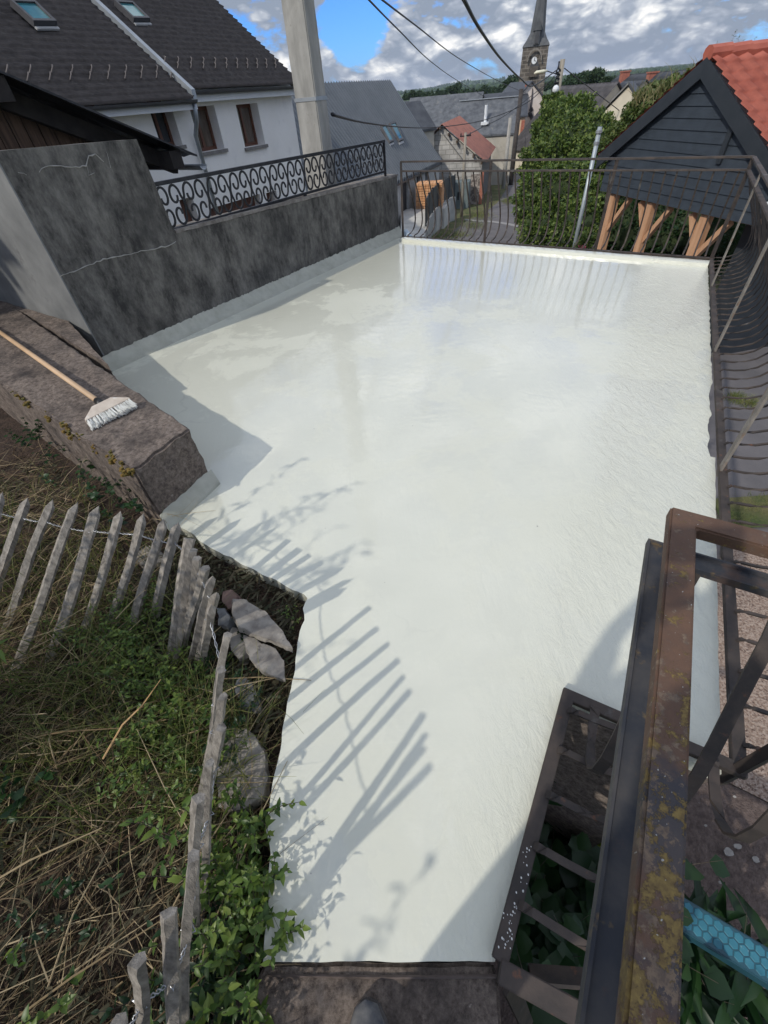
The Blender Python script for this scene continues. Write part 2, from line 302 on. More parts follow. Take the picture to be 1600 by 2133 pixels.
# wet white coating ---------------------------------------------------
def floor_mat():
    m = bpy.data.materials.new('wet_white_coating'); m.use_nodes = True; n = m.node_tree; N = n.nodes; L = n.links; bs = N['Principled BSDF']
    tcn = N.new('ShaderNodeTexCoord')
    def noi(s, d=6, st=(1, 1, 1), rot=0, rg=0.55, dist=0):
        mp = N.new('ShaderNodeMapping'); mp.inputs['Scale'].default_value = st; mp.inputs['Rotation'].default_value = (0, 0, rot); L.new(tcn.outputs['Object'], mp.inputs[0])
        q = N.new('ShaderNodeTexNoise'); q.inputs['Scale'].default_value = s; q.inputs['Detail'].default_value = d; q.inputs['Roughness'].default_value = rg; q.inputs['Distortion'].default_value = dist
        L.new(mp.outputs[0], q.inputs[0]); return q.outputs['Fac']
    def rmp(f, a, b, ca, cb):
        q = N.new('ShaderNodeValToRGB'); q.color_ramp.elements[0].position = a; q.color_ramp.elements[1].position = b
        q.color_ramp.elements[0].color = (*ca, 1); q.color_ramp.elements[1].color = (*cb, 1); L.new(f, q.inputs[0]); return q.outputs[0]
    def mth(op, a, b):
        q = N.new('ShaderNodeMath'); q.operation = op
        for i, v in enumerate((a, b)):
            if isinstance(v, (int, float)): q.inputs[i].default_value = v
            else: L.new(v, q.inputs[i])
        return q.outputs[0]
    col = rmp(noi(0.9, 5), 0.3, 0.7, (0.60, 0.605, 0.515), (0.66, 0.665, 0.575))
    # thin cracks under the coating
    vor = N.new('ShaderNodeTexVoronoi'); vor.feature = 'DISTANCE_TO_EDGE'; vor.inputs['Scale'].default_value = 0.55
    mpv = N.new('ShaderNodeVectorMath'); mpv.operation = 'ADD'; L.new(tcn.outputs['Object'], mpv.inputs[0])
    nv = N.new('ShaderNodeTexNoise'); nv.inputs['Scale'].default_value = 2.2; nv.inputs['Detail'].default_value = 6; L.new(tcn.outputs['Object'], nv.inputs[0])
    sc = N.new('ShaderNodeVectorMath'); sc.operation = 'SCALE'; sc.inputs['Scale'].default_value = 0.5; L.new(nv.outputs['Color'], sc.inputs[0]); L.new(sc.outputs[0], mpv.inputs[1]); L.new(mpv.outputs[0], vor.inputs['Vector'])
    crack = rmp(vor.outputs['Distance'], 0.0, 0.006, (1, 1, 1), (0, 0, 0)); ck = mth('MULTIPLY', crack, rmp(noi(0.8, 3), 0.52, 0.6, (0, 0, 0), (1, 1, 1)))
    mx = N.new('ShaderNodeMix'); mx.data_type = 'RGBA'; L.new(mth('MULTIPLY', ck, 0.22), mx.inputs[0]); L.new(col, mx.inputs[6]); mx.inputs[7].default_value = (0.35, 0.36, 0.33, 1)
    # tiny specks of dirt
    sp = rmp(noi(26, 2, rg=0.4), 0.785, 0.80, (0, 0, 0), (1, 1, 1)); mx2 = N.new('ShaderNodeMix'); mx2.data_type = 'RGBA'; L.new(mth('MULTIPLY', sp, 0.6), mx2.inputs[0]); L.new(mx.outputs[2], mx2.inputs[6]); mx2.inputs[7].default_value = (0.2, 0.19, 0.17, 1)
    L.new(mx2.outputs[2], bs.inputs['Base Color'])
    bs.inputs['IOR'].default_value = 1.5; bs.inputs['Specular IOR Level'].default_value = 0.5; dpy = N.new('ShaderNodeVectorMath'); dpy.operation = 'DOT_PRODUCT'; L.new(tcn.outputs['Object'], dpy.inputs[0]); dpy.inputs[1].default_value = (0, 1, 0)
    far_ = rmp(dpy.outputs['Value'], 0.25, 0.55, (0, 0, 0), (1, 1, 1)); pud = mth('MAXIMUM', far_, rmp(noi(5.5, 10, rg=0.6, dist=0.8), 0.455, 0.465, (0, 0, 0), (1, 1, 1)))
    dpf = N.new('ShaderNodeVectorMath'); dpf.operation = 'DOT_PRODUCT'; L.new(tcn.outputs['Object'], dpf.inputs[0]); dpf.inputs[1].default_value = (0.588, 0.809, 0)   # fresh wet coat towards the far kerb
    wet = rmp(mth('MULTIPLY', mth('ADD', dpf.outputs['Value'], mth('MULTIPLY', noi(1.6, 8), 1.2)), 0.1), 0.52, 0.56, (0, 0, 0), (1, 1, 1))
    L.new(mth('MULTIPLY', pud, mth('ADD', mth('MULTIPLY', mth('MAXIMUM', wet, rmp(noi(1.1, 14, rg=0.68, dist=0.3), 0.44, 0.49, (0, 0, 0), (1, 1, 1))), 0.85), 0.15)), bs.inputs['Coat Weight']); bs.inputs['Coat IOR'].default_value = 1.55
    ro = rmp(noi(0.75, 6, rg=0.6, dist=0.4), 0.40, 0.62, (0.0, 0.0, 0.0), (0.06, 0.06, 0.06)); L.new(ro, bs.inputs['Coat Roughness']); bs.inputs['Roughness'].default_value = 0.3
    # brush strokes and puddling
    strokes = noi(38, 6, (1.0, 0.16, 1), R(32)); strokes2 = noi(24, 5, (0.16, 1.0, 1), R(32)); blob = noi(5.5, 4); wav = noi(14, 3)
    sel = rmp(noi(0.9, 4), 0.44, 0.56, (0, 0, 0), (1, 1, 1))
    h = mth('ADD', mth('MULTIPLY', mth('MULTIPLY', strokes, sel), 0.5), mth('MULTIPLY', mth('MULTIPLY', strokes2, mth('SUBTRACT', 1.0, sel)), 0.4))
    h = mth('ADD', h, mth('MULTIPLY', blob, 0.8)); h = mth('ADD', h, mth('MULTIPLY', wav, 0.55)); h = mth('SUBTRACT', h, mth('MULTIPLY', ck, 0.5))
    dpn = N.new('ShaderNodeVectorMath'); dpn.operation = 'DOT_PRODUCT'; L.new(tcn.outputs['Object'], dpn.inputs[0]); dpn.inputs[1].default_value = (0.857, -0.515, 0)   # distance to the railing side, where the roller left thick ridges
    edge = rmp(mth('ADD', dpn.outputs['Value'], mth('MULTIPLY', noi(2.0, 5), 0.35)), 0.13, 0.30, (0, 0, 0), (1, 1, 1)); h = mth('ADD', h, mth('MULTIPLY', mth('MULTIPLY', noi(22, 8, (1.0, 0.45, 1), R(32), 0.7, 0.6), edge), 5.5))
    bn = N.new('ShaderNodeBump'); bn.inputs['Strength'].default_value = 0.5; bn.inputs['Distance'].default_value = 0.0035; L.new(h, bn.inputs['Height']); L.new(bn.outputs[0], bs.inputs['Normal']); L.new(bn.outputs[0], bs.inputs['Coat Normal'])
    return m
FLOOR = floor_mat()
# ================================================================== GROUND
def sheet(name, pts, m, dz, sub=1.0):
    """polygon (xy) draped on the terrain, dz above it"""
    bm = bmesh.new(); bm.faces.new([bm.verts.new((p[0], p[1], 0)) for p in pts])
    for y in np.arange(-3, 86, 2.0): bmesh.ops.bisect_plane(bm, geom=bm.verts[:] + bm.edges[:] + bm.faces[:], plane_co=(0, float(y), 0), plane_no=(0, 1, 0))
    for v in bm.verts: v.co.z = tz(v.co.x, v.co.y) + dz
    me = bpy.data.meshes.new(name); bm.to_mesh(me); bm.free(); me.materials.append(m); o = bpy.data.objects.new(name, me); COL.objects.link(o); o['kind'] = 'structure'; return o
# the ground: near rows fine, far rows to the horizon, rising into hills
xs = np.concatenate([np.linspace(-2500, -80, 26), np.linspace(-60, 60, 31), np.linspace(80, 2500, 26)]); ys = np.concatenate([np.linspace(-60, 84, 37), np.linspace(95, 400, 16), np.linspace(460, 4200, 48)])
V = []; 
for y in ys:
    for x in xs:
        z = tz(x, y)
        if y > 140:
            t = (y - 140); z += 0.0018 * min(t, 2500)
            if y > 600: z += (1 + 5 * mnoise.noise(Vector((x / 700, y / 700, 3.3)))) * min(1, (y - 600) / 900) * (y / 3000)
            pk = math.exp(-(((x - 610) / 190) ** 2 + ((y - 2650) / 300) ** 2)); z += 22 * pk
            z += 4 * math.exp(-(((x - 1300) / 600) ** 2 + ((y - 3000) / 500) ** 2)) + 5 * math.exp(-(((x + 100) / 700) ** 2 + ((y - 3300) / 500) ** 2))
        V.append((x, y, z))
nx = len(xs); Fq = [(j * nx + i, j * nx + i + 1, (j + 1) * nx + i + 1, (j + 1) * nx + i) for j in range(len(ys) - 1) for i in range(nx - 1)]
o = raw('ground', V, Fq, FIELD, smooth=True); o['kind'] = 'structure'
sheet('roadside_grass', [(-9, -6), (40, -6), (40, 84), (-9, 84)], GRASSG, 0.02)
RL = [T(*p) for p in ((1086, 322), (1078, 345), (1068, 372), (1052, 400), (1036, 424), (1008, 446), (972, 462), (940, 486), (915, 505))]
road = [(p.x, p.y) for p in RL] + [(1.2, 14.0), (1.2, 3.2), (1.9, 1.4), (6.5, -0.6), (14, 3.5)] + [(p.x, p.y) for p in (T(1090, 520), T(1076, 480), T(1076, 440), T(1080, 400), T(1090, 370), T(1096, 345), T(1100, 322))]
sheet('road', road, ASPHALT, 0.045)
sheet('gravel_drive', [(p.x, p.y) for p in (T(1500, 1135), T(1600, 1150), T(1760, 1180), T(1760, 1780), T(1600, 1680), T(1500, 1630), T(1440, 1600))] , GRAVEL, 0.07)
sheet('bare_earth', [(p.x, p.y) for p in (T(1100, 1450), T(1440, 1600), T(1500, 1630), T(1600, 1680), T(1760, 1780), T(1900, 2133), T(1000, 2600), T(900, 2000))], LOOSE, 0.06)
c0 = sheet('grass_strip', [(p.x, p.y) for p in (T(1480, 1048), T(1600, 1040), T(1640, 1105), T(1500, 1110))], GRASSG, 0.085)
YZ = -2.85
MB().prism([G(x, y, YZ) for x, y in ((835, 428), (868, 436), (926, 434), (944, 412), (928, 424), (905, 446), (889, 474), (884, 492), (835, 494))], (0, 0, -1.2)).build('paved_yard', mat('pale_concrete_slab', (0.42, 0.41, 0.39), (0.55, 0.54, 0.51), scale=2, rough=0.9), structure=True)
# a pale joint crossing the road
jn = [T(x, y) for x, y in ((968, 458), (1000, 461), (1030, 463), (1060, 467), (1080, 472), (1078, 476), (1058, 471), (1030, 466), (1000, 464), (968, 461))]
sheet('road_joint', [(p.x, p.y) for p in jn], mat('pale_tar_patch', (0.24, 0.23, 0.23), (0.3, 0.29, 0.28), scale=3), 0.055)
# ================================================================== TERRACE
FE0 = G(838, 501); FE1 = G(1475, 553)
left = [(548, 2004), (553, 1930), (559, 1850), (562, 1780), (558, 1720), (563, 1660), (575, 1600), (584, 1545), (592, 1500), (603, 1450), (612, 1405), (619, 1350), (624, 1315), (634, 1292), (632, 1268), (641, 1246), (620, 1233), (600, 1224), (575, 1208), (548, 1196), (500, 1171), (470, 1158), (445, 1143), (420, 1128), (398, 1110), (375, 1098), (352, 1088)]
right = [(1475, 553), (1478, 640), (1480, 700), (1482, 760), (1483, 800), (1477, 822), (1480, 848), (1481, 868), (1475, 885), (1477, 905), (1474, 930), (1480, 951), (1490, 953), (1491, 1040), (1493, 1150), (1496, 1300), (1499, 1450), (1503, 1612), (1440, 1585), (1300, 1505), (1240, 1478), (1170, 1452), (1150, 1530), (1126, 1620), (1098, 1722), (1072, 1815), (1048, 1920), (1031, 2003)]
K = Vector((-2.42, 3.95, 0)); WST = Vector((-1.74, 4.86, 0)); WEN = G(832, 489); pd = (WEN - K).normalized(); pn = Vector((-pd.y, pd.x, 0))
zl = 0.39; I0 = G(394, 891, zl); I1 = G(0, 619, zl); O0 = G(275, 982, zl); O1 = G(0, 797, zl); ld = (I1 - I0).normalized(); od = (O1 - O0).normalized()
poly = []
for a, lst in ((0, left),): poly += [G(*p) for p in lst]
poly += [Vector((-1.24, 1.80, 0)), Vector((-1.25, 2.05, 0)), Vector((-3.6, 4.4, 0)), Vector((-4.2, 5.25, 0)), K + pn * 0.05 - pd * 0.05, WEN + pn * 0.05]
poly += [FE0] + [G(*p) for p in right]
def jitter_poly(pts, d, a0):
    outp = []
    for i, p in enumerate(pts):
        q = pts[(i + 1) % len(pts)]; n = max(1, int((q - p).length / d)); e = (q - p); nn = Vector((-e.y, e.x, 0)).normalized()
        for k in range(n):
            t = k / n; w = p + e * t; a = a0 if (w.x < -.3 and w.y > .03) or w.x > 2.0 else .003; outp.append(w + nn * (a * smooth_noise((w.x * 14, w.y * 14, 1.0))))
    return outp
pj = jitter_poly(poly, 0.022, 0.010)
me = bpy.data.meshes.new('terrace_floor'); bm = bmesh.new(); f = bm.faces.new([bm.verts.new((p.x, p.y, 0)) for p in pj]); f.normal_update()
if f.normal.z < 0: f.normal_flip()
r_ = bmesh.ops.extrude_face_region(bm, geom=[f]); 
for v in [g for g in r_['geom'] if isinstance(g, bmesh.types.BMVert)]: v.co.z = -0.07
bmesh.ops.triangulate(bm, faces=bm.faces[:]); bmesh.ops.recalc_face_normals(bm, faces=bm.faces[:]); bm.to_mesh(me); bm.free(); me.materials.append(FLOOR)
tf = bpy.data.objects.new('terrace_floor', me); COL.objects.link(tf); tf['kind'] = 'structure'
# slab and retaining walls below the coating
inner = []
cpt = Vector((0.6, 3.4, 0))
MB().prism([Vector((p.x, p.y, -2.95)) for p in poly], (0, 0, 2.875)).build('terrace_retaining_wall', CONC_BROWN, structure=True)
# far kerb (white, low) and coves
fd = (FE1 - FE0).normalized(); fn = Vector((-fd.y, fd.x, 0)) * -1
kb = MB(); kp = []
nk = 60
for k in range(nk + 1):
    p = FE0 + (FE1 - FE0) * (k / nk); kp.append(p)
kb.sweep([p + fn * 0.012 for p in kp], [(-0.05, -0.02), (0.06, -0.02), (0.045, 0.034), (0.0, 0.042), (-0.05, 0.042)])
ko = kb.build('terrace_kerb', FLOOR, structure=True); roughen(ko, cuts=1, amp=0.0015, sc=14)
def cove(a, b, nrm, hgt=0.115, dep=0.10, name='terrace_cove', seed=0):
    n = max(6, int((b - a).length / 0.02)); V = []; Fq = []
    for k in range(n + 1):
        p = a + (b - a) * (k / n); j = smooth_noise((p.x * 9, p.y * 9, seed)) * 0.010 + smooth_noise((p.x * 37, p.y * 37, seed)) * 0.014; j2 = smooth_noise((p.x * 6, p.y * 6, seed + 5)) * 0.003
        pts = [(0.0, hgt + j), (0.008, hgt + j - 0.004), (0.028, hgt * 0.62 + j * .4), (0.062, hgt * 0.26), (dep + j2, 0.004), (dep + j2, -0.02), (0, -0.02)]
        V += [tuple(p + nrm * x + Vector((0, 0, z))) for x, z in pts]
    m7 = 7
    for k in range(n):
        for q in range(m7 - 1): Fq.append((k * m7 + q, (k + 1) * m7 + q, (k + 1) * m7 + q + 1, k * m7 + q + 1))
    o = raw(name, V, Fq, COVE, smooth=True); o['kind'] = 'structure'; return o
cove(K - pd * 0.05, WEN, -pn, seed=1)
# ================================================================== PARAPET WALL (dark inner face, pale return)
pa = 90 - math.degrees(math.atan2(pd.y, pd.x))
def ppl(px, py, off=0.0):
    w = PL(px, py, K + pn * off, pa); return ((w - K - pn * off).dot(pd), w.z)
hK = 1.50; s1, h1 = ppl(365, 487); s2, h2 = ppl(824, 369); sA, hA = ppl(282, 290); sE = (WEN - K).dot(pd)
pw = thing('parapet_wall', 'dark stained concrete wall stepping down from a tall end to a low parapet, with pale cracks', 'wall', K)
def wpt(s, o, z): return K + pd * s + pn * o + Vector((0, 0, z))
TW = 0.20
top_l = ppl(2, 312)[1]
prof = [(0.0, -0.1), (s1, -0.1), (s1, h1), (sA + 0.01, hA), (0.0, min(top_l, hA + 0.03))]
a = MB(); a.prism([wpt(s, 0, z) for s, z in prof], pn * TW); o = a.build('upright_wall_section', CONC_DARK, pw); roughen(o, amp=0.003, sc=7, maxlen=0.16)
a = MB(); a.prism([wpt(s, 0.004, z) for s, z in [(s1 + 0.002, -0.1), (sE, -0.1), (sE, h2 + 0.0), (s1 + 0.002, h1)]], pn * TW); o = a.build('parapet_section', CONC_DARK, pw); roughen(o, amp=0.004, sc=7, maxlen=0.16)
# pale ledge on top of the low parapet
a = MB(); a.prism([wpt(s, -0.004, z) for s, z in [(s1 + 0.01, h1 + 0.003), (sE + 0.004, h2 + 0.003), (sE + 0.004, h2 + 0.03), (s1 + 0.01, h1 + 0.03)]], pn * (TW + 0.02))
o = a.build('ledge', mat('ledge_concrete', (0.12, 0.105, 0.095), (0.25, 0.23, 0.21), scale=12, rough=0.95, bump=0.5, bscale=60), pw); roughen(o, amp=0.005, sc=9, maxlen=0.12)
rd = pn
a = MB(); q0 = K + rd * 0.002 + Vector((0, 0, 0)); rn = Vector((rd.y, -rd.x, 0)) * (1 if Vector((rd.y, -rd.x, 0)).dot(pd) > 0 else -1)
a.prism([K - pd * .012 + rd * t + Vector((0, 0, z)) for t, z in ((-0.003, -0.1), (5.0, -0.1), (5.0, 1.49), (-0.003, 1.49))], pd * 0.0105).prism([K + rd * t + Vector((0, 0, z)) for t, z in ((TW + .02, -0.1), (5.0, -0.1), (5.0, 1.47), (TW + .02, 1.47))], pd * 0.2)
o = a.build('return_wall', CONC_PALE, pw, label='pale grey rendered end face of the wall'); CRACK = mat('pale_crack', (0.28, 0.27, 0.25), (0.38, 0.37, 0.34), scale=20)
def crack(pts, w=0.008, wob=0.012):
    base = []; 
    for i in range(len(pts) - 1):
        a0 = Vector((pts[i][0], pts[i][1], 0)); b0 = Vector((pts[i + 1][0], pts[i + 1][1], 0)); n = max(2, int((b0 - a0).length / 7))
        for k in range(n): base.append(a0 + (b0 - a0) * (k / n))
    base.append(Vector((pts[-1][0], pts[-1][1], 0)))
    P = []
    for i, p in enumerate(base):
        s, z = ppl(p.x, p.y); z += smooth_noise((s * 30, z * 30, 2)) * wob; P.append(wpt(s, -0.006, z))
    c = MB(); 
    c.sweep(P, [(-0.0, -w / 2), (0.005, 0), (0, w / 2)], up=(0, 0, 1), scale=[0.5 + abs(smooth_noise((i * .35, 3, 1))) * 2.2 for i in range(len(P))]); return c.build('crack', CRACK, pw)
crack([(124, 574), (165, 560), (215, 540), (250, 533), (300, 522), (350, 512), (366, 503)])
crack([(80, 357), (100, 345), (120, 346), (150, 349), (178, 345), (184, 325), (198, 322), (216, 338)])
crack([(36, 358), (56, 366)], 0.006); crack([(222, 318), (230, 350)], 0.004); crack([(182, 345), (184, 366), (196, 360)], 0.004); crack([(480, 610), (484, 660)], 0.003)
# ================================================================== LOW WALL with the brush
lw = thing('low_wall', 'thick low weathered concrete wall with a sloping end block, brown and mossy', 'wall', I0 - Vector((0, 0, 0.39)))
Ie = I0 + ld * 6.5; Oe = O0 + od * 6.5
def dn(p, z): return Vector((p.x, p.y, z))
a = MB(); a.hexa([dn(O0, -0.5), dn(I0, -0.5), dn(Ie, -0.5), dn(Oe, -0.5), O0, I0, Ie, Oe]); o = a.build('wall_body', CONC_BROWN, lw); roughen(o, amp=0.011, sc=11, maxlen=0.055, bevel=0.012)
cove(dn(O0, 0) + (dn(I0, 0) - dn(O0, 0)).normalized() * 0.0, dn(I0, 0) + (dn(I0, 0) - dn(O0, 0)).normalized() * 0.02, Vector((0.62, -0.78, 0)).normalized(), hgt=0.085, dep=0.07, seed=4)
S0 = G(234, 757, 0.39)
fa = MB(); fa.prism([Vector((q.x, q.y, -.1)) for q in (S0 + (O0 - I0).normalized() * .03 + ld * .03, K + pn * .30 - pd * .02, K + pn * 4.9 - pd * .02, Ie + (O0 - I0).normalized() * .03)], (0, 0, .4865)); o = fa.build('inner_fill', CONC_BROWN, lw); roughen(o, amp=.006, sc=11, maxlen=.12)
MOSS = mat('moss', (0.05, 0.06, 0.012), (0.22, 0.13, 0.03), scale=30, rough=1)
for k in range(26):
    t = rng.random() * 1.6; c = O0 + od * t + Vector((rng.normal() * 0.012, rng.normal() * 0.012, -abs(rng.normal()) * 0.02))
    if k == 0: ms = MB()
    for _ in range(5):
        cc = c + Vector(rng.normal(size=3) * 0.012); r0 = 0.004 + 0.008 * rng.random(); pts = [cc + Vector((r0 * math.cos(q), r0 * math.sin(q), 0)) for q in (0, 1.26, 2.5, 3.8, 5)]
        ms.prism(pts, (0, 0, r0 * 1.1))
ms.build('moss', MOSS, lw)
# ================================================================== LANDING
lp = [G(549, 2006, 0), G(1029, 2005, 0), G(1040, 2045, 0), G(1047, 2140, 0)]
lp += [Vector((0.24, -0.9, 0)), Vector((-0.75, -0.9, 0)), Vector((-0.60, -0.12, 0)), G(520, 2060)]
a = MB(); a.prism([Vector((p.x, p.y, -0.012)) for p in reversed(lp)], (0, 0, -2.9)); o = a.build('landing_slab', CONC_BROWN, structure=True); roughen(o, amp=0.004, sc=14, maxlen=0.06, bevel=0.008)
a = MB(); a.sweep([G(560, 2032, -0.006), G(800, 2036, -0.006), G(1035, 2034, -0.006)], [(-0.004, -0.006), (0.004, -0.006), (0.0, 0.004)]); a.build('landing_joint', mat('joint', (0.09, 0.07, 0.06), (0.14, 0.11, 0.1), scale=30), structure=True)
# ================================================================== IRON
IRON = mat('old_iron', (0.038, 0.033, 0.032), (0.085, 0.066, 0.056), scale=9, ramp=(0.35, 0.68), rough=0.72, bump=0.4, bscale=90, metal=0.25, spot=(0.16, 0.075, 0.045), spot_scale=22, spot_ramp=(0.62, 0.72), spot2=(0.17, 0.165, 0.155), spot2_scale=6, spot2_ramp=(0.6, 0.75), bdist=0.002)
BLACK = mat('black_iron', (0.012, 0.013, 0.016), (0.03, 0.031, 0.036), scale=14, rough=0.5, metal=0.3, bump=0.2, bscale=80, bdist=0.002)
def handrail_mat():
    m = bpy.data.materials.new('rusty_lichened_iron'); m.use_nodes = True; n = m.node_tree; N = n.nodes; L = n.links; bs = N['Principled BSDF']
    g = N.new('ShaderNodeNewGeometry'); 
    def noi(s, d=10, rg=0.62):
        q = N.new('ShaderNodeTexNoise'); q.inputs['Scale'].default_value = s; q.inputs['Detail'].default_value = d; q.inputs['Roughness'].default_value = rg; L.new(g.outputs['Position'], q.inputs[0]); return q.outputs['Fac']
    def rmp(f, a, b, ca=(0, 0, 0), cb=(1, 1, 1)):
        q = N.new('ShaderNodeValToRGB'); q.color_ramp.elements[0].position = a; q.color_ramp.elements[1].position = b
        q.color_ramp.elements[0].color = (*ca, 1); q.color_ramp.elements[1].color = (*cb, 1); L.new(f, q.inputs[0]); return q.outputs[0]
    def mixc(f, a, c):
        q = N.new('ShaderNodeMix'); q.data_type = 'RGBA'; L.new(f, q.inputs[0]); L.new(a, q.inputs[6])
        if isinstance(c, tuple): q.inputs[7].default_value = (*c, 1)
        else: L.new(c, q.inputs[7])
        return q.outputs[2]
    def mth(op, a, b):
        q = N.new('ShaderNodeMath'); q.operation = op; q.use_clamp = False
        for i, v in enumerate((a, b)):
            if isinstance(v, (int, float)): q.inputs[i].default_value = v
            else: L.new(v, q.inputs[i])
        return q.outputs[0]
    sp = N.new('ShaderNodeSeparateXYZ'); L.new(g.outputs['Position'], sp.inputs[0]); y = sp.outputs[1]
    base = rmp(noi(9), 0.36, 0.64, (0.022, 0.027, 0.04), (0.065, 0.055, 0.055))
    far = mth('MULTIPLY', y, 0.30)                      # rust gathers on the far half, lichen on the near half (a stain, not light)
    rust = mixc(rmp(noi(40), 0.3, 0.7), rmp(noi(14), 0.3, 0.7, (0.085, 0.044, 0.028), (0.15, 0.083, 0.05)), (0.10, 0.06, 0.042))
    c = mixc(rmp(mth('ADD', noi(6), far), 0.50, 0.62), base, rust)
    lich = rmp(noi(120, 3), 0.35, 0.65, (0.12, 0.078, 0.028), (0.215, 0.15, 0.045))
    lich2 = rmp(noi(90, 3), 0.4, 0.6, (0.10, 0.072, 0.055), (0.175, 0.125, 0.085))
    up = N.new('ShaderNodeSeparateXYZ'); L.new(g.outputs['Normal'], up.inputs[0]); 
    near = mth('MULTIPLY', y, -0.15)
    l1 = rmp(mth('ADD', noi(26, 10, 0.75), near), 0.51, 0.54); l2 = rmp(mth('ADD', noi(40, 10, 0.75), near), 0.515, 0.545)
    c = mixc(l2, c, lich2); c = mixc(l1, c, lich)
    fl = rmp(noi(180, 2, 0.4), 0.735, 0.75); c = mixc(fl, c, (0.4, 0.4, 0.38))
    L.new(c, bs.inputs['Base Color']); bs.inputs['Roughness'].default_value = 0.75; bs.inputs['Metallic'].default_value = 0.15
    bn = N.new('ShaderNodeBump'); bn.inputs['Strength'].default_value = 0.6; bn.inputs['Distance'].default_value = 0.0015
    L.new(mth('ADD', noi(150, 4), mth('MULTIPLY', l1, 1.2)), bn.inputs['Height']); L.new(bn.outputs[0], bs.inputs['Normal'])
    return m
RUSTY = handrail_mat()
DKIRON = mat('dark_blue_iron', (0.028, 0.032, 0.042), (0.075, 0.07, 0.068), scale=8, ramp=(0.4, 0.66), rough=0.7, bump=0.4, bscale=90, metal=0.2, spot=(0.15, 0.105, 0.05), spot_scale=24, spot_ramp=(0.6, 0.7), spot2=(0.10, 0.06, 0.045), spot2_scale=7, spot2_ramp=(0.58, 0.7), bdist=0.002)
# ------------------------------------------------------------------ bowed balcony railing round the terrace
N0 = Vector((0.19, -0.045, 0)); C1 = Vector((0.612, 0.603, 0)); C2 = Vector((1.058, 0.325, 0)); C3 = Vector((4.08, 5.36, 0)); C4 = Vector((0.70, 7.785, 0))
NB = N0 + (N0 - C1).normalized() * 0.20
def up(p, z): return Vector((p.x, p.y, z))
br = thing('bowed_railing', 'old rusty iron balcony railing with belly-shaped bars running round the white terrace', 'railing', C1)
zT, zM, zB = 0.95, 0.845, 0.03
def square(w, h): return [(-w / 2, -h / 2), (w / 2, -h / 2), (w / 2, h / 2), (-w / 2, h / 2)]
nearN = up(NB, 0)
T0 = Vector((0.176, -0.145, 0)); T1 = Vector((0.637, 0.60, 0)); M0 = Vector((0.150, -0.165, 0)); M1 = Vector((0.632, 0.605, 0))
a = MB(); a.sweep([up(T0, zT), up(T1, zT), up(C2, zT) ], square(0.050, 0.032)); o = a.build('top_rail', RUSTY, br, bevel=0.004, label='thick rusty top rail with yellow lichen')
a = MB(); a.sweep([up(C2, zT - 0.002) + (C3 - C2).normalized() * 0.02, up(C3, zT - 0.002)], square(0.04, 0.016)); a.sweep([up(C3, zT), up(C4, zT)], square(0.04, 0.02)); a.build('top_rail', IRON, br, bevel=0.002)
chan = [(-0.026, -0.012), (0.026, -0.012), (0.026, 0.008), (0.021, 0.008), (0.019, 0.0), (-0.019, 0.0), (-0.021, 0.008), (-0.026, 0.008)]
a = MB(); a.sweep([up(M0, zM), up(M1, zM), up(C2, zM)], chan); a.build('middle_rail', DKIRON, br)
a = MB(); a.sweep([up(C2, zM - 0.002) + (C3 - C2).normalized() * 0.04, up(C3, zM - 0.002)], square(0.04, 0.014)); a.sweep([up(C3, zM), up(C4, zM)], square(0.04, 0.018)); a.build('middle_rail', IRON, br, bevel=0.002)
a = MB(); a.sweep([up(N0, zB), up(C1, zB), up(C2, zB), up(C3, zB), up(C4, zB)], square(0.042, 0.022)); a.build('bottom_rail', IRON, br, bevel=0.002)
# stair side beam that carries on from the first corner
a = MB(); e0 = Vector((0.185, -0.06, 0.02)); e1 = e0 + Vector((0.62, -0.30, 0)); a.sweep([e0, e1], square(0.05, 0.05)); a.build('side_beam', IRON, br, bevel=0.003)
a = MB(); a.bar([G(1062, 2050, -0.03), G(1100, 2140, -0.75)], 0.05, 0.012); a.build('stay', IRON, br)
a = MB(); a.bar([G(1105, 2030, -0.15), G(1300, 2045, -0.15)], 0.05, 0.012, up=(0, 1, 1)); a.build('stay', IRON, br)
bow = [(0.0, 0.045), (0.010, 0.058), (0.03, 0.060), (0.08, 0.062), (0.14, 0.075), (0.20, 0.105), (0.245, 0.155), (0.262, 0.22), (0.255, 0.30), (0.225, 0.39), (0.18, 0.48), (0.13, 0.57), (0.08, 0.66), (0.035, 0.75), (0.008, 0.80), (0.0, 0.84)]
def balusters(A, B, spacing, w=0.022, t=0.009, skip0=0.0, skip1=0.0, bowf=1.0):
    d = B - A; L = d.length; d.normalize(); nrm = Vector((d.y, -d.x, 0))
    if A in (C1,): pass
    n = int((L - skip0 - skip1) / spacing); out_ = []
    sgn = 1
    c = Vector((0.9, 3.5, 0)); mid = (A + B) / 2
    if A is N0: nrm = nrm if nrm.x > 0 else -nrm
    elif A is C1: nrm = nrm if nrm.y < 0 else -nrm
    else: nrm = nrm if nrm.dot(mid - c) > 0 else -nrm
    for k in range(n + 1):
        s = skip0 + (L - skip0 - skip1) * k / n; p = A + d * s; j = rng.normal() * 0.004
        path = [p + nrm * (0.012 + x * bowf + j * (x > 0.02)) + d * (j * x * 6) + Vector((0, 0, z)) for x, z in bow]
        m_ = MB(); m_.sweep(path, [(-w / 2, -t / 2), (w / 2, -t / 2), (w / 2, t / 2), (-w / 2, t / 2)], up=nrm + Vector((0, 0, 0.3)))
        m_.build('baluster', IRON, br)
def bal2(A, B, spacing, **k):
    return balusters(A, B, spacing, **k)
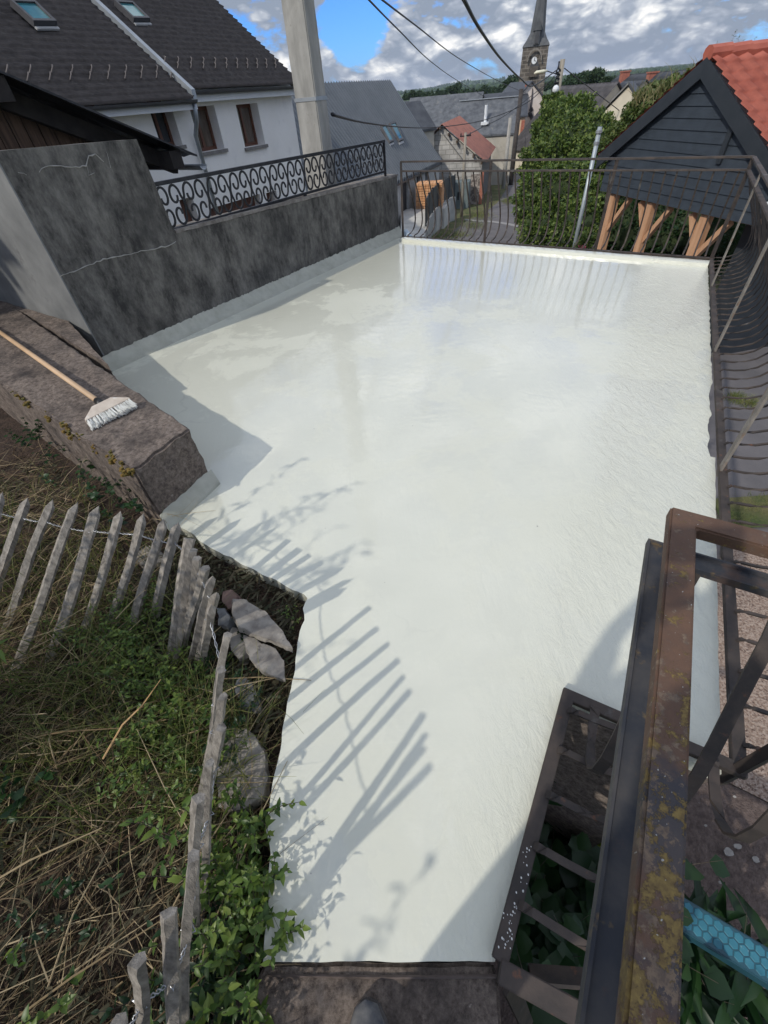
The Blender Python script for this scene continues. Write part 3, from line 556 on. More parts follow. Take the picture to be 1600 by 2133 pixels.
# the sweep's side vector must lie along the rail, so give it the outward normal as 'up'
bal2(N0, C1, 0.126, w=0.021, t=0.010, skip0=0.13, skip1=0.06)
bal2(C1, C2, 0.125, w=0.030, t=0.007, skip0=0.09, skip1=0.08)
bal2(C2, C3, 0.137, w=0.013, t=0.009, skip0=0.08, skip1=0.06)
bal2(C3, C4, 0.113, w=0.017, t=0.010, skip0=0.07, skip1=0.08)
for p in [(C3, 0), (C4, 0), (G(1009, 510), 1), (G(1232, 534), 1), (C2, 0)]:
    q = p[0]; w = 0.030
    a = MB(); 
    if p[1]: dd = (C4 - C3).normalized(); t_ = (q - C3).dot(dd); q = C3 + dd * t_
    a.box(q.x - w / 2, q.x + w / 2, q.y - w / 2, q.y + w / 2, -0.16 if p[1] else (-0.1 if q is not C1 else 0.0), zT - 0.004); a.build('post', IRON, br, bevel=0.002)
dd = (C3 - C2).normalized(); nr = Vector((dd.y, -dd.x, 0))
for px, py in ((1487, 604), (1491, 741), (1503, 989)):
    q = G(px, py); t_ = (q - C2).dot(dd); q = C2 + dd * t_ - nr * 0.012
    a = MB(); a.bar([up(q, 0.0), up(q, zT - 0.01)], 0.055, 0.012, up=nr); a.build('post', mat('pale_worn_iron', (0.13, 0.115, 0.10), (0.22, 0.20, 0.18), scale=12, rough=0.8, spot=(0.14, 0.08, 0.05), spot_scale=16, spot_ramp=(0.55, 0.7)), br, label='paler flat-bar post')
# white drips on the near lower rail
dr = MB(); dq = (C1 - N0).normalized()
for k in range(46):
    t = 0.02 + 0.26 * rng.random() ** 1.2; c = N0 + dq * t + Vector((-dq.y, dq.x, 0)) * rng.normal() * 0.008 + Vector((0, 0, zB + 0.0115)); r0 = 0.0008 + 0.0014 * rng.random()
    dr.prism([c + Vector((r0 * math.cos(q), r0 * 1.5 * math.sin(q), 0)) for q in (0, 1.05, 2.1, 3.14, 4.2, 5.2)], (0, 0, 0.0006))
dr.build('paint_drips', mat('white_paint', (0.72, 0.72, 0.7), scale=3, rough=0.4), br)
# ------------------------------------------------------------------ wrought iron scroll railing on the parapet
OFF = 0.07
def spl(px, py): return ppl(px, py, OFF)
tA, tB = spl(322, 384), spl(800, 294); bA, bB = spl(372, 476), spl(801, 357)
sr = thing('scroll_railing', 'black wrought iron scroll railing standing on the low dark parapet', 'railing', wpt(bA[0], OFF, bA[1]))
s0 = min(tA[0], bA[0]) ; s0 = s1 + 0.02
def ztop(s): return tA[1] + (tB[1] - tA[1]) * (s - tA[0]) / (tB[0] - tA[0])
def zbot(s): return bA[1] + (bB[1] - bA[1]) * (s - bA[0]) / (bB[0] - bA[0])
sEnd = tB[0]
def W_(s, z, o=0.0): return wpt(s, OFF + o, z)
def ledge_z(s): return h1 + (h2 - h1) * (s - s1) / (sE - s1) + 0.03
a = MB(); a.sweep([W_(s1 - 0.10, ztop(s1 - 0.1) ), W_(sEnd, ztop(sEnd))], square(0.04, 0.03)); a.build('top_rail', BLACK, sr, bevel=0.002)
a = MB(); a.sweep([W_(s1 + 0.0, zbot(s1)), W_(sEnd, zbot(sEnd))], square(0.034, 0.024)); a.build('bottom_rail', BLACK, sr, bevel=0.002)
a = MB(); a.bar([W_(sEnd - 0.008, h2 + 0.0), W_(sEnd - 0.008, ztop(sEnd) - 0.012)], 0.026, 0.026, up=pn); a.build('post', BLACK, sr)
for px in (626, 455):
    s = ppl(px, 400, OFF)[0]; s = s1 + (sEnd - s1) * ((px - 372) / 428.0) ** 1.25
    a = MB(); a.bar([W_(s, ledge_z(s) - 0.03), W_(s, zbot(s) - 0.01)], 0.03, 0.03, up=pn); a.build('foot', BLACK, sr)
NU = 13; L_ = (sEnd - 0.02 - s1 + 0.03) / NU
def scroll_pts(w, h, sg):
    """one C-scroll: spine bulging outwards, both ends curling inwards"""
    P = []
    r0 = w * 0.235
    cx_, cz = w * 0.27, h * 0.5 - r0 * 1.08
    for k in range(26):                       # curl, from inside out
        t = k / 25; ang = math.pi * (-0.25) - (1 - t) * math.pi * 1.9 + math.pi * 1.25; rr = r0 * (0.32 + 0.68 * t)
        P.append((cx_ + rr * math.cos(ang), cz + rr * math.sin(ang)))
    return P
def c_scroll(w, h):
    """half unit in local (x from centre outward, z centred)"""
    r0 = w * 0.24; cx_ = w * 0.25; cz = h * 0.5 - r0 * 1.55; up_ = []
    for k in range(22):
        t = k / 21; ang = R(-150 + 330 * t) ; ang = R(260 - 0) - 0 if False else R(-200) + R(380) * (1 - t) ; rr = r0 * (0.38 + 0.62 * t)
        up_.append((cx_ + rr * math.cos(ang + R(0)), cz + rr * math.sin(ang) * 1.25))
    return up_
def scroll_curve(w, h):
    # upper curl: spiral from inner end, over the top, down the outer side to mid height; mirrored below
    r0 = w * 0.21; cx_ = w * 0.21; cz = h * 0.5 - r0 * 1.5; pts = []
    for k in range(21):
        t = k / 20; ang = R(380 - 0) - R(380) * t + R(-20 + 0)      # 360 -> -20 deg ... ends pointing outward
        ang = R(-60) + R(-300) * (-1) * (1 - t) ; ang = R(10) + R(350) * (1 - t)
        rr = r0 * (0.42 + 0.58 * t); pts.append((cx_ + rr * math.cos(ang), cz + rr * 1.45 * math.sin(ang)))
    spine = []
    for k in range(1, 8):
        t = k / 8; x = (cx_ + r0) + (w * 0.5 - 0.003 - cx_ - r0) * math.sin(t * math.pi / 2); z = cz * (1 - t); spine.append((x, z))
    top = pts + spine; bot = [(x, -z) for x, z in reversed(top)]; return top + [(w * 0.5 - 0.003, 0)] + bot
for k in range(NU):
    s = s1 - 0.03 + L_ * (k + 0.5); zt, zb = ztop(s) - 0.012, zbot(s) + 0.010; hh = zt - zb; zc_ = (zt + zb) / 2
    for sg in (-1, 1):
        cv = scroll_curve(L_, hh); path = []
        for x, z in cv:
            ss = s + sg * x; path.append(W_(ss, zc_ + z + (ztop(ss) - ztop(s)) * 0.9))
        m_ = MB(); m_.sweep(path, square(0.018, 0.010), up=pn); m_.build('scroll', BLACK, sr, smooth=False)
# ================================================================== BROOM
WOODB = mat('broom_handle_wood', (0.50, 0.33, 0.19), (0.62, 0.43, 0.27), scale=5, rough=0.55, stretch=(1, 1, 1), spot=(0.4, 0.25, 0.14), spot_scale=14, spot_ramp=(0.62, 0.75))
WOODP = mat('pale_block_wood', (0.52, 0.44, 0.36), (0.66, 0.58, 0.49), scale=16, rough=0.7, spot=(0.75, 0.74, 0.7), spot_scale=9, spot_ramp=(0.56, 0.7))
BRIST = mat('white_bristle', (0.72, 0.72, 0.68), (0.82, 0.82, 0.78), scale=40, rough=0.6, spot=(0.45, 0.4, 0.33), spot_scale=60, spot_ramp=(0.62, 0.7))
bA_, bB_ = G(176, 876, 0.43), G(268, 830, 0.44); bd = (bB_ - bA_).normalized(); bc = (bA_ + bB_) / 2
tp0, tp1 = G(187, 897, 0.397), G(280, 850, 0.397); bt = ((tp0 + tp1) / 2 - bc); bt = (bt - bd * bt.dot(bd)); tl = bt.length; bt.normalize(); bw = bd.cross(bt)
if bw.z < 0: bw = -bw
bo = thing('broom', 'long-handled brush with white bristles lying on the low brown concrete wall', 'broom', (bc.x, bc.y, 0.395))
hl = (bB_ - bA_).length / 2
def bp(x, t, w): return bc + bd * x + bt * t + bw * w
a = MB(); back, front = -tl * 0.62, tl * 0.28
pts = [bp(-hl, front, -.024), bp(hl, front, -.024), bp(hl, front - 0.012, -.024), bp(hl * .42, back, -.024), bp(-hl * .42, back, -.024), bp(-hl, front - 0.012, -.024)]
a.prism(pts, bw * 0.048); a.build('brush_head', WOODP, bo, bevel=0.003)
a = MB(); nr_ = 15
for i in range(nr_):
    for j in range(4):
        x = -hl * .93 + 2 * hl * .93 * i / (nr_ - 1); w = -0.018 + 0.036 * j / 3
        for q in range(12):
            jj = rng.normal(size=3) * 0.0035; fl = rng.normal(size=3) * 0.0055; a.tube([bp(x + jj[0], front - .002, w + jj[1]), bp(x * 1.03 + jj[0] + fl[0] * .5, front + (tl - front) * .6, w + jj[1] + fl[1] * .5), bp(x * 1.06 + fl[0], tl + jj[2] * 2, w * 1.15 + fl[1])], 0.0016, 4)
a.build('bristles', BRIST, bo)
hs = bp(0, back + 0.004, 0); h_in = G(203, 842, 0.455); hdir = (G(0, 692, 0.425) - hs); hdir.normalize()
a = MB(); a.tube([hs, hs + hdir * 0.075], 0.022, 12); a.build('socket', mat('black_plastic', (0.015, 0.015, 0.016), rough=0.45), bo, smooth=True)
a = MB(); a.tube([hs + hdir * 0.045, hs + hdir * 2.7], 0.0165, 12); a.build('handle', WOODB, bo, smooth=True)
# ================================================================== PICKET FENCE
PALE = mat('weathered_chestnut', (0.125, 0.112, 0.097), (0.38, 0.345, 0.30), scale=11, ramp=(0.3, 0.68), rough=0.9, bump=0.8, bscale=60, stretch=(5, 5, 0.7), spot=(0.07, 0.06, 0.055), spot_scale=20, spot_ramp=(0.62, 0.72), bdist=0.004)
pales = [((-38, 1020), (-80, 1210), .30, 1), ((5, 1024), (-42, 1215), .30, 1), ((57, 1036), (-6, 1225), .30, 1), ((109, 1040), (33, 1245), .30, 1), ((162, 1045), (66, 1300), .31, 1), ((205, 1053), (131, 1290), .32, 1), ((250, 1064), (192, 1262), .33, 1), ((298, 1068), (244, 1262), .34, 1), ((339, 1080), (284, 1280), .35, 1),
         ((371, 1088), (328, 1265), .36, .6), ((400, 1103), (360, 1335), .38, .4), ((407, 1127), (368, 1350), .40, 0), ((416, 1147), (383, 1330), .42, .2), ((429, 1168), (386, 1330), .44, 0), ((442, 1200), (402, 1355), .46, .8), ((450, 1234), (418, 1365), .47, .5), ((440, 1260), (425, 1372), .45, .5),
         ((478, 1298), (455, 1430), .50, 0), ((468, 1372), (446, 1500), .52, 0), ((466, 1432), (441, 1560), .54, 0), ((459, 1496), (436, 1650), .56, .2), ((438, 1566), (430, 1760), .58, .1), ((415, 1634), (408, 1830), .60, 0), ((402, 1735), (386, 2060), .62, .2), ((359, 1863), (356, 2150), .64, 0), ((287, 1974), (293, 2160), .66, .1), ((236, 2118), (245, 2230), .68, .1)]
pf = thing('picket_fence', 'grey weathered split-chestnut picket fence bound with twisted wire, curving round the garden corner', 'fence', G(340, 1280, -0.1))
wirep = []
for i, (tp, bp_, z, pt) in enumerate(pales):
    zb_ = -0.12; top = G(tp[0], tp[1], z); b0 = G(bp_[0], bp_[1], 0.0); dvec = (b0 - top); 
    dvec = dvec * ((top.z - zb_) / (top.z - b0.z)); 
    if i >= 17: 
        q = Vector((top.x - 0.03 - 0.02 * rng.random(), top.y - 0.16, zb_)); b1 = q; bb = G(bp_[0], bp_[1], 0.25); dvec = (bb - top) * ((top.z - zb_) / (top.z - bb.z))
    if dvec.length > 1.3: dvec *= 1.3 / dvec.length
    bot = top + dvec; wd = (0.021 + 0.005 * rng.random()) * (1 if i < 12 else (.8 if i < 17 else .6)); th = (0.012 + 0.004 * rng.random()) * (1 if i < 17 else .8); tw = rng.normal() * 0.35; ax = dvec.normalized()
    s_ = Vector((math.cos(tw + (0.3 if i < 11 else 1.1)), math.sin(tw + (0.3 if i < 11 else 1.1)), 0)); s_ = (s_ - ax * s_.dot(ax)).normalized(); t_ = ax.cross(s_)
    prof_ = [(-wd, -th * .6), (wd * .2, -th), (wd, -th * .3), (wd * .7, th * .8), (-wd * .5, th)]
    n_ = 9; V = []; 
    for k in range(n_):
        f_ = k / (n_ - 1); c = top + dvec * (0.06 + 0.94 * f_) + s_ * (0.006 * math.sin(f_ * 5 + i)) + t_ * (0.004 * math.sin(f_ * 7 + i * 2)); sc_ = 1 + 0.12 * smooth_noise((i, f_ * 5, 0))
        V.append([c + s_ * x * sc_ + t_ * y * sc_ for x, y in prof_])
    a = MB(); i0 = 0
    for row in V: a.v += [tuple(p) for p in row]
    for k in range(n_ - 1):
        for b in range(5): a.f.append((k * 5 + b, k * 5 + (b + 1) % 5, (k + 1) * 5 + (b + 1) % 5, (k + 1) * 5 + b))
    a.f.append(tuple((n_ - 1) * 5 + b for b in range(5)))
    if pt >= 0.5:
        a.v.append(tuple(top + s_ * wd * 0.1)); ti = len(a.v) - 1
        for b in range(5): a.f.append((b, ti, (b + 1) % 5))
    else:
        a.f.append((4, 3, 2, 1, 0))
    o = a.build('pale', PALE, pf); roughen(o, amp=0.0022, sc=25, maxlen=0.03)
    wirep.append((top + dvec * (0.16 if i < 17 else 0.30), s_, t_, wd, th))
WIRE = mat('galvanised_wire', (0.30, 0.31, 0.33), (0.45, 0.46, 0.48), scale=30, rough=0.35, metal=0.7)
for ph in (0, math.pi):
    P = []
    for i in range(len(wirep) - 1):
        a0, b0 = wirep[i], wirep[i + 1]; gap = (b0[0] - a0[0]); nn = 14
        for k in range(nn):
            t = k / nn; p = a0[0] + gap * t; amp = 0.016 if (t < 0.12 or t > 0.88) else 0.0035; dz = -0.012 * math.sin(t * math.pi) + 0.006 * smooth_noise((i, t * 3, 8))
            e = gap.normalized(); nrm_ = Vector((-e.y, e.x, 0)).normalized(); an = ph + t * math.pi * 6; P.append(p + nrm_ * amp * math.cos(an) + Vector((0, 0, amp * math.sin(an) * (0.3 if amp > 0.01 else 1) + dz)))
    a = MB(); a.tube(P, 0.0015, 5); a.build('wire', WIRE, pf, smooth=True)
# ================================================================== STONES
STONE = mat('pale_flagstone', (0.17, 0.152, 0.135), (0.32, 0.295, 0.26), scale=16, rough=0.95, bump=0.7, bscale=70, spot=(0.10, 0.09, 0.08), spot_scale=22, spot_ramp=(0.6, 0.7), bdist=0.004)
STONEG = mat('grey_concrete_lump', (0.10, 0.105, 0.11), (0.21, 0.215, 0.22), scale=12, rough=0.95, bump=0.6, bscale=60, bdist=0.004)
STONER = mat('reddish_stone', (0.10, 0.06, 0.05), (0.18, 0.12, 0.1), scale=12, rough=0.95, bump=0.6, bscale=60, bdist=0.004)
def stone(name, px, z0, z1, thick, m_, label, cat, group=None):
    """px outline; z rises from z0 at the first point's side to z1 at the opposite"""
    n = len(px); P = []
    x0 = min(p[0] for p in px); x1 = max(p[0] for p in px)
    for p in px: P.append(G(p[0], p[1], z0 + (z1 - z0) * (p[0] - x0) / (x1 - x0)))
    nn = (P[1] - P[0]).cross(P[n // 2] - P[0]).normalized(); nn = nn if nn.z > 0 else -nn
    a = MB(); a.prism(P, -nn * thick); o = a.build(name, m_); roughen(o, amp=min(0.007, thick * .28), sc=28, maxlen=0.022, bevel=0.002); tag(o, label, cat, group); return o
stone('flagstone', [(484, 1248), (505, 1247), (552, 1272), (585, 1310), (612, 1352), (560, 1332), (500, 1308), (484, 1280)], 0.10, 0.03, 0.028, STONE, 'upper pale flat stone leaning on the pile beside the white terrace', 'stone')
stone('flagstone', [(506, 1322), (530, 1330), (572, 1350), (592, 1378), (594, 1417), (545, 1398), (520, 1372), (510, 1340)], 0.05, 0.015, 0.026, STONE, 'lower pale flat stone tucked under the leaning slab', 'stone')
stone('stone', [(464, 1232), (480, 1226), (496, 1240), (492, 1262), (476, 1266), (462, 1250)], 0.03, 0.05, 0.07, STONER, 'small reddish stone at the left tip of the flat stones', 'stone')
stone('stone', [(452, 1268), (468, 1266), (481, 1288), (474, 1305), (456, 1300)], 0.02, 0.03, 0.07, STONEG, 'small blue-grey stone just right of the picket fence corner', 'stone')
stone('stone', [(478, 1306), (496, 1308), (520, 1362), (498, 1372), (480, 1352)], 0.0, 0.0, 0.07, STONE, 'rounded pale stone left of the lower flat stone', 'stone')
stone('edging_slab', [(500, 1400), (522, 1420), (543, 1460), (541, 1484), (505, 1476), (488, 1430)], -0.03, -0.03, 0.06, STONEG, 'grey edging slab in the soil just below the pile of flat stones', 'slab')
stone('edging_slab', [(472, 1520), (515, 1515), (548, 1560), (556, 1620), (548, 1660), (500, 1690), (455, 1680), (452, 1590)], -0.03, -0.03, 0.06, STONE, 'large buff edging slab half under the leafy stems by the terrace edge', 'slab')
stone('edging_slab', [(282, 1142), (312, 1136), (338, 1150), (340, 1170), (300, 1178), (276, 1165)], -0.05, -0.05, 0.05, STONE, 'buff slab lying behind the pointed pickets below the low wall end', 'slab')
# debris on the soil
# ================================================================== BUILDINGS
RENDERW = mat('white_render', (0.80, 0.785, 0.755), (0.86, 0.845, 0.82), scale=1.2, rough=0.95, bump=0.5, bscale=55, spot=(0.7, 0.69, 0.68), spot_scale=3, spot_ramp=(0.55, 0.8), bdist=0.008)
TILE = mat('brown_grey_tile', (0.055, 0.046, 0.043), (0.115, 0.098, 0.09), scale=7, ramp=(0.3, 0.7), rough=0.85, bump=0.3, bscale=30, spot=(0.17, 0.155, 0.14), spot_scale=5, spot_ramp=(0.6, 0.78))
ZINC = mat('zinc', (0.30, 0.33, 0.36), (0.40, 0.43, 0.46), scale=4, rough=0.4, metal=0.5)
GUTTER = mat('dark_gutter', (0.045, 0.045, 0.05), (0.07, 0.07, 0.075), scale=6, rough=0.5)
FASCIA = mat('white_fascia', (0.66, 0.68, 0.70), (0.72, 0.74, 0.76), scale=4, rough=0.6)
BROWNW = mat('brown_window_wood', (0.085, 0.032, 0.018), (0.14, 0.055, 0.03), scale=12, rough=0.55, stretch=(4, 4, 1))
GLASS = mat('window_glass', (0.02, 0.025, 0.03), (0.05, 0.055, 0.06), scale=2, rough=0.06, spec=0.9)
CURT = mat('curtained_glass', (0.075, 0.055, 0.042), (0.13, 0.10, 0.08), scale=14, stretch=(3, 3, 0.2), rough=0.12, spec=0.8)
SKYG = mat('skylight_glass', (0.03, 0.14, 0.16), (0.06, 0.21, 0.23), scale=2.5, rough=0.05, spec=1.0)
SILL = mat('stone_sill', (0.15, 0.14, 0.135), (0.22, 0.21, 0.2), scale=8, rough=0.8)
def tiled_roof(fr, x0, x1, y0, z0, y1, z1, nrow, ncol, mt, parent, name='roof', lift=0.05, wave=0.02, jit=0.0):
    """sawtooth rows of tiles from eave (y0,z0) to ridge (y1,z1)"""
    V = []; Fq = []; L = math.hypot(y1 - y0, z1 - z0); ny, nz = -(z1 - z0) / L, (y1 - y0) / L
    if ny * (y1 - y0) > 0 and nz < 0: ny, nz = -ny, -nz
    if nz < 0: ny, nz = -ny, -nz
    sub = 4; nc = ncol * sub
    for r_ in range(nrow):
        for e, h in ((0, lift), (1, 0.006)):
            t = (r_ + e) / nrow
            for c in range(nc + 1):
                ph = (c % sub) / sub; x = x0 + (x1 - x0) * c / nc; hh = h + wave * (0.5 + 0.5 * math.sin(2 * math.pi * (c / sub))) + (jit * smooth_noise((r_ * 3.1, (c // sub) * 1.7, 5)) if jit else 0)
                V.append(fr.w(x, y0 + (y1 - y0) * t + ny * hh, z0 + (z1 - z0) * t + nz * hh))
        b = r_ * 2 * (nc + 1)
        for c in range(nc):
            Fq.append((b + c, b + c + 1, b + nc + 1 + c + 1, b + nc + 1 + c))
            if r_: pb = b - (nc + 1); Fq.append((pb + c, pb + c + 1, b + c + 1, b + c))
    # butt of the first row
    i = len(V)
    for c in range(nc + 1):
        x = x0 + (x1 - x0) * c / nc; V.append(fr.w(x, y0, z0 - 0.01))
    for c in range(nc): Fq.append((i + c, i + c + 1, c + 1, c))
    return raw(name, V, Fq, mt, parent)
def wall_open(fr, x0, x1, z0, z1, y0, y1, ops, mt, parent, name='wall', gable=None):
    """front wall in local frame with rectangular openings ops [(xa,xb,za,zb)]"""
    xsv = sorted(set([x0, x1] + [v for o_ in ops for v in o_[:2]])); zsv = sorted(set([z0, z1] + [v for o_ in ops for v in o_[2:]])); a = FB(fr)
    for i in range(len(xsv) - 1):
        run = None
        for j in range(len(zsv) - 1):
            xm, zm = (xsv[i] + xsv[i + 1]) / 2, (zsv[j] + zsv[j + 1]) / 2
            hole = any(o_[0] < xm < o_[1] and o_[2] < zm < o_[3] for o_ in ops)
            if not hole:
                if run is None: run = zsv[j]
            if (hole or j == len(zsv) - 2) and run is not None:
                a.box(xsv[i], xsv[i + 1], y0, y1, run, zsv[j] if hole else zsv[j + 1]); run = None
    if gable: a.prism([(gable[0][0], y0, gable[0][1]), (gable[1][0], y0, gable[1][1]), (gable[2][0], y0, gable[2][1])], (0, y1 - y0, 0))
    return a.build(name, mt, parent)
def window(fr, xa, xb, za, zb, y, parent, fm=BROWNW, gm=CURT, bar=True, sill=True, fw=0.07):
    f_ = FB(fr); f_.box(xa, xb, y, y + 0.06, za, za + fw).box(xa, xb, y, y + 0.06, zb - fw, zb).box(xa, xa + fw, y, y + 0.06, za + fw, zb - fw).box(xb - fw, xb, y, y + 0.06, za + fw, zb - fw)
    if bar: xm = (xa + xb) / 2; f_.box(xm - 0.04, xm + 0.04, y, y + 0.06, za + fw, zb - fw)
    w_ = f_.build('window', fm, parent); FB(fr).box(xa + fw, xb - fw, y + 0.03, y + 0.045, za + fw, zb - fw).build('pane', gm, w_)
    if sill: FB(fr).box(xa - 0.05, xb + 0.05, -0.06, y, za - 0.07, za - 0.002).build('sill', SILL, w_)
    return w_
# ---------------------------------------------------------------- white house
Pc = AD(603, 177, 18.0); WH = Frame(Pc, 29.5, side=-1)
wh = thing('white_house', 'white rendered house with a brown-grey tiled roof, two skylights and deep brown windows', 'house', WH.w(-6, 4, -3.6))
ez = WH.f(603, 177)[1]; xL = -17.5
def wr(a_, b_):   # window rect from left-bottom-top pixels
    (xa, za), (xb, zb) = a_, b_; return xa, xb, za, zb
w3 = (WH.f(491, 218)[0], WH.f(536, 216)[0], WH.f(510, 308)[1], WH.f(491, 218)[1]); w2 = (WH.f(394, 223)[0], WH.f(446, 220)[0], WH.f(420, 318)[1], WH.f(394, 223)[1])
w1 = (WH.f(304, 208)[0], WH.f(352, 206)[0], WH.f(352, 300)[1] - .05, WH.f(303, 208)[1]); w0 = (WH.f(165, 212)[0], WH.f(212, 212)[0], w1[2], w1[3])
g1 = (WH.f(372, 415)[0], WH.f(402, 415)[0], -2.9, WH.f(380, 415)[1]); g2 = (WH.f(437, 440)[0], WH.f(540, 400)[0], -2.9, WH.f(470, 425)[1]); g3 = (WH.f(548, 395)[0] + .1, WH.f(575, 395)[0], -2.9, WH.f(548, 395)[1] - .1)
ops = [w0, w1, w2, w3, g1, g2, g3]
wall_open(WH, xL, 0, -4.0, ez, 0, 0.45, ops, RENDERW, wh)
a = FB(WH); a.box(-0.45, 0, 0.452, 8.6, -4.0, ez).box(xL, xL + 0.45, 0.452, 8.6, -4, ez).box(xL + .452, -.452, 8.2, 8.6, -4, ez); a.build('side_wall', RENDERW, wh)
pitch = 0.80; run = 4.5
tp_ = PL(425, 2, Vector(WH.w(0.05, 0, 0)), 29.5 - 90); 
rise_r = (tp_ - Vector(WH.w(0.05, 0, 0))); yy_ = rise_r.dot(WH.n); pitch = (tp_.z - ez) / max(0.5, yy_); pitch = min(1.15, max(0.6, pitch)); print('house pitch', pitch)
xm = WH.f(372, 178)[0]
zr = ez + pitch * run
tiled_roof(WH, xm, 0.18, -0.28, ez + 0.02 - 0.28 * pitch + .2, run, zr + .2, 36, 26, TILE, wh, 'roof', lift=0.045, wave=0.012, jit=0.006)
tiled_roof(WH, xL - .2, xm - 0.06, -0.42, ez - 0.02 - 0.42 * pitch + .18, run, zr + .18, 36, 40, TILE, wh, 'roof', lift=0.045, wave=0.012, jit=0.006)
a = FB(WH); a.poly([(xL - .2, run, zr + .2), (0.18, run, zr + .2), (0.18, 9.2, ez - .1), (xL - .2, 9.2, ez - .1)]); a.build('rear_roof', TILE, wh)
a = FB(WH); 
for xx in (-0.45, xL): a.prism([(xx, 0, ez + .004), (xx, 8.6, ez + .004), (xx, run - .1, zr - 0.05), (xx, run - .3, zr - 0.05)], (0.45, 0, 0))
a.build('gable_wall', RENDERW, wh)
a = FB(WH); a.prism([(0.10, -0.26, ez - 0.30 * pitch + .09), (0.10, run, zr + 0.13), (0.10, run, zr + .02), (0.10, -.26, ez - .3 * pitch - .01)], (0.09, 0, 0)); a.build('verge_board', mat('brown_verge', (0.09, 0.075, 0.07), scale=5), wh)
def gut(x0, x1, y, z, p): 
    q = FB(WH); q.sweep([(x0, y, z), (x1, y, z)], [(0.065 * math.cos(t), 0.065 * math.sin(t)) for t in np.linspace(math.pi, 2 * math.pi, 7)] + [(0.055 * math.cos(t), 0.055 * math.sin(t)) for t in np.linspace(2 * math.pi, math.pi, 7)]); q.build('gutter', GUTTER, p)
zg = ez - .28 * pitch + .17
gut(xm, 0.16, -0.35, zg, wh); gut(xL, xm - .1, -0.49, zg - .14, wh)
FB(WH).box(xm + .01, 0.12, -0.27, -0.24, ez - 0.22 + .0, ez - .28 * pitch + .14).box(xm + .01, 0.12, -0.238, -0.002, ez - 0.22, ez - 0.19).build('fascia', FASCIA, wh)
FB(WH).box(xL, xm - .02, -0.41, -0.38, ez - 0.34, ez - .42 * pitch + .12).box(xL, xm - .02, -0.378, -0.002, ez - 0.34, ez - 0.31).build('fascia', FASCIA, wh)
a = FB(WH); a.prism([(xm - 0.10, -0.44, ez - 0.42 * pitch + .30), (xm - 0.10, run, zr + 0.30), (xm - 0.10, run, zr + .16), (xm - 0.10, -.44, ez - .42 * pitch + .14)], (0.12, 0, 0)); a.build('party_flashing', ZINC, wh)
a = FB(WH); xd = xm - 0.03; a.tube([(xd - .1, -0.45, zg - .2), (xd - .08, -.35, zg - .5), (xd, -0.12, zg - .75), (xd, -0.10, -3.8)], 0.05, 8); a.build('downpipe', ZINC, wh, smooth=True)
for i_, w_ in enumerate(ops[:4]): window(WH, *w_, 0.26, wh, gm=CURT if i_ >= 2 else GLASS)
GAR = mat('brown_garage_door', (0.10, 0.042, 0.03), (0.15, 0.065, 0.045), scale=6, rough=0.6, stretch=(1, 1, 6))
for w_ in ops[4:]: FB(WH).box(w_[0], w_[1], 0.25, 0.3, w_[2], w_[3]).build('garage_door' if w_ is g2 else 'door', GAR, wh)
# snow guards: two staggered rows
for rr in (2, 3):
    t = rr / 36; SG = mat('snow_guard', (0.11, 0.095, 0.09), scale=5)
    for k in range(40):
        x = -0.35 - 0.42 * k + (0.2 if rr == 3 else 0)
        if x < xL: break
        dy_, ez_ = (-0.28, ez + .22 - .28 * pitch) if x > xm else (-0.42, ez + .16 - .42 * pitch)
        y = dy_ + (run - dy_) * (t + .02); z = ez_ + (zr + .2 - ez_) * (t + .02) + .05; FB(WH).bar([(x - .08, y, z + .02), (x, y + .02, z + .09), (x + .10, y + .13, z + .14 * pitch + .03)], 0.02, 0.02).build('snow_guard', SG, wh)
def skylight(fr, pitchv, y0z0, px4, parent, gm=SKYG, fm=GUTTER):
    """px4: bl, br, tr, tl pixel corners on the roof plane through (y0,z0) with slope pitchv"""
    P0 = Vector(fr.w(0, y0z0[0], y0z0[1])); d1 = fr.d; d2 = (fr.n + Vector((0, 0, pitchv))).normalized(); nn = d1.cross(d2); nn = nn if nn.z > 0 else -nn
    Q = []
    for px, py in px4:
        r = ray(px, py); Q.append(O + r * (nn.dot(P0 - O) / nn.dot(r)))
    c = sum(Q, Vector()) / 4; a = MB(); Qo = [q + nn * 0.03 for q in Q]; Qi = [c + (q - c) * 0.80 + nn * 0.03 for q in Q]
    for k in range(4): j = (k + 1) % 4; a.prism([Qo[k], Qo[j], Qi[j], Qi[k]], nn * 0.11)
    s_ = a.build('skylight', fm, parent); b = MB(); b.prism([c + (q - c) * 0.80 + nn * 0.06 for q in Q], nn * 0.05); b.build('pane', gm, s_)
    b = MB(); b.prism([Q[0] + nn * .03 + (Q[0] - Q[3]) * .02, Q[1] + nn * .03 + (Q[1] - Q[2]) * .02, Q[1] + nn * .03 + (Q[1] - Q[2]) * .13, Q[0] + nn * .03 + (Q[0] - Q[3]) * .13], nn * 0.03); b.build('flashing', mat('light_lead', (0.3, 0.31, 0.31), (0.4, 0.4, 0.4), rough=0.5), s_)
    return s_
skylight(WH, pitch, (0, ez + .22), [(72, 62), (120, 62), (75, 19), (22, 17)], wh)
skylight(WH, pitch, (0, ez + .22), [(278, 53), (312, 53), (276, 18), (238, 16)], wh)
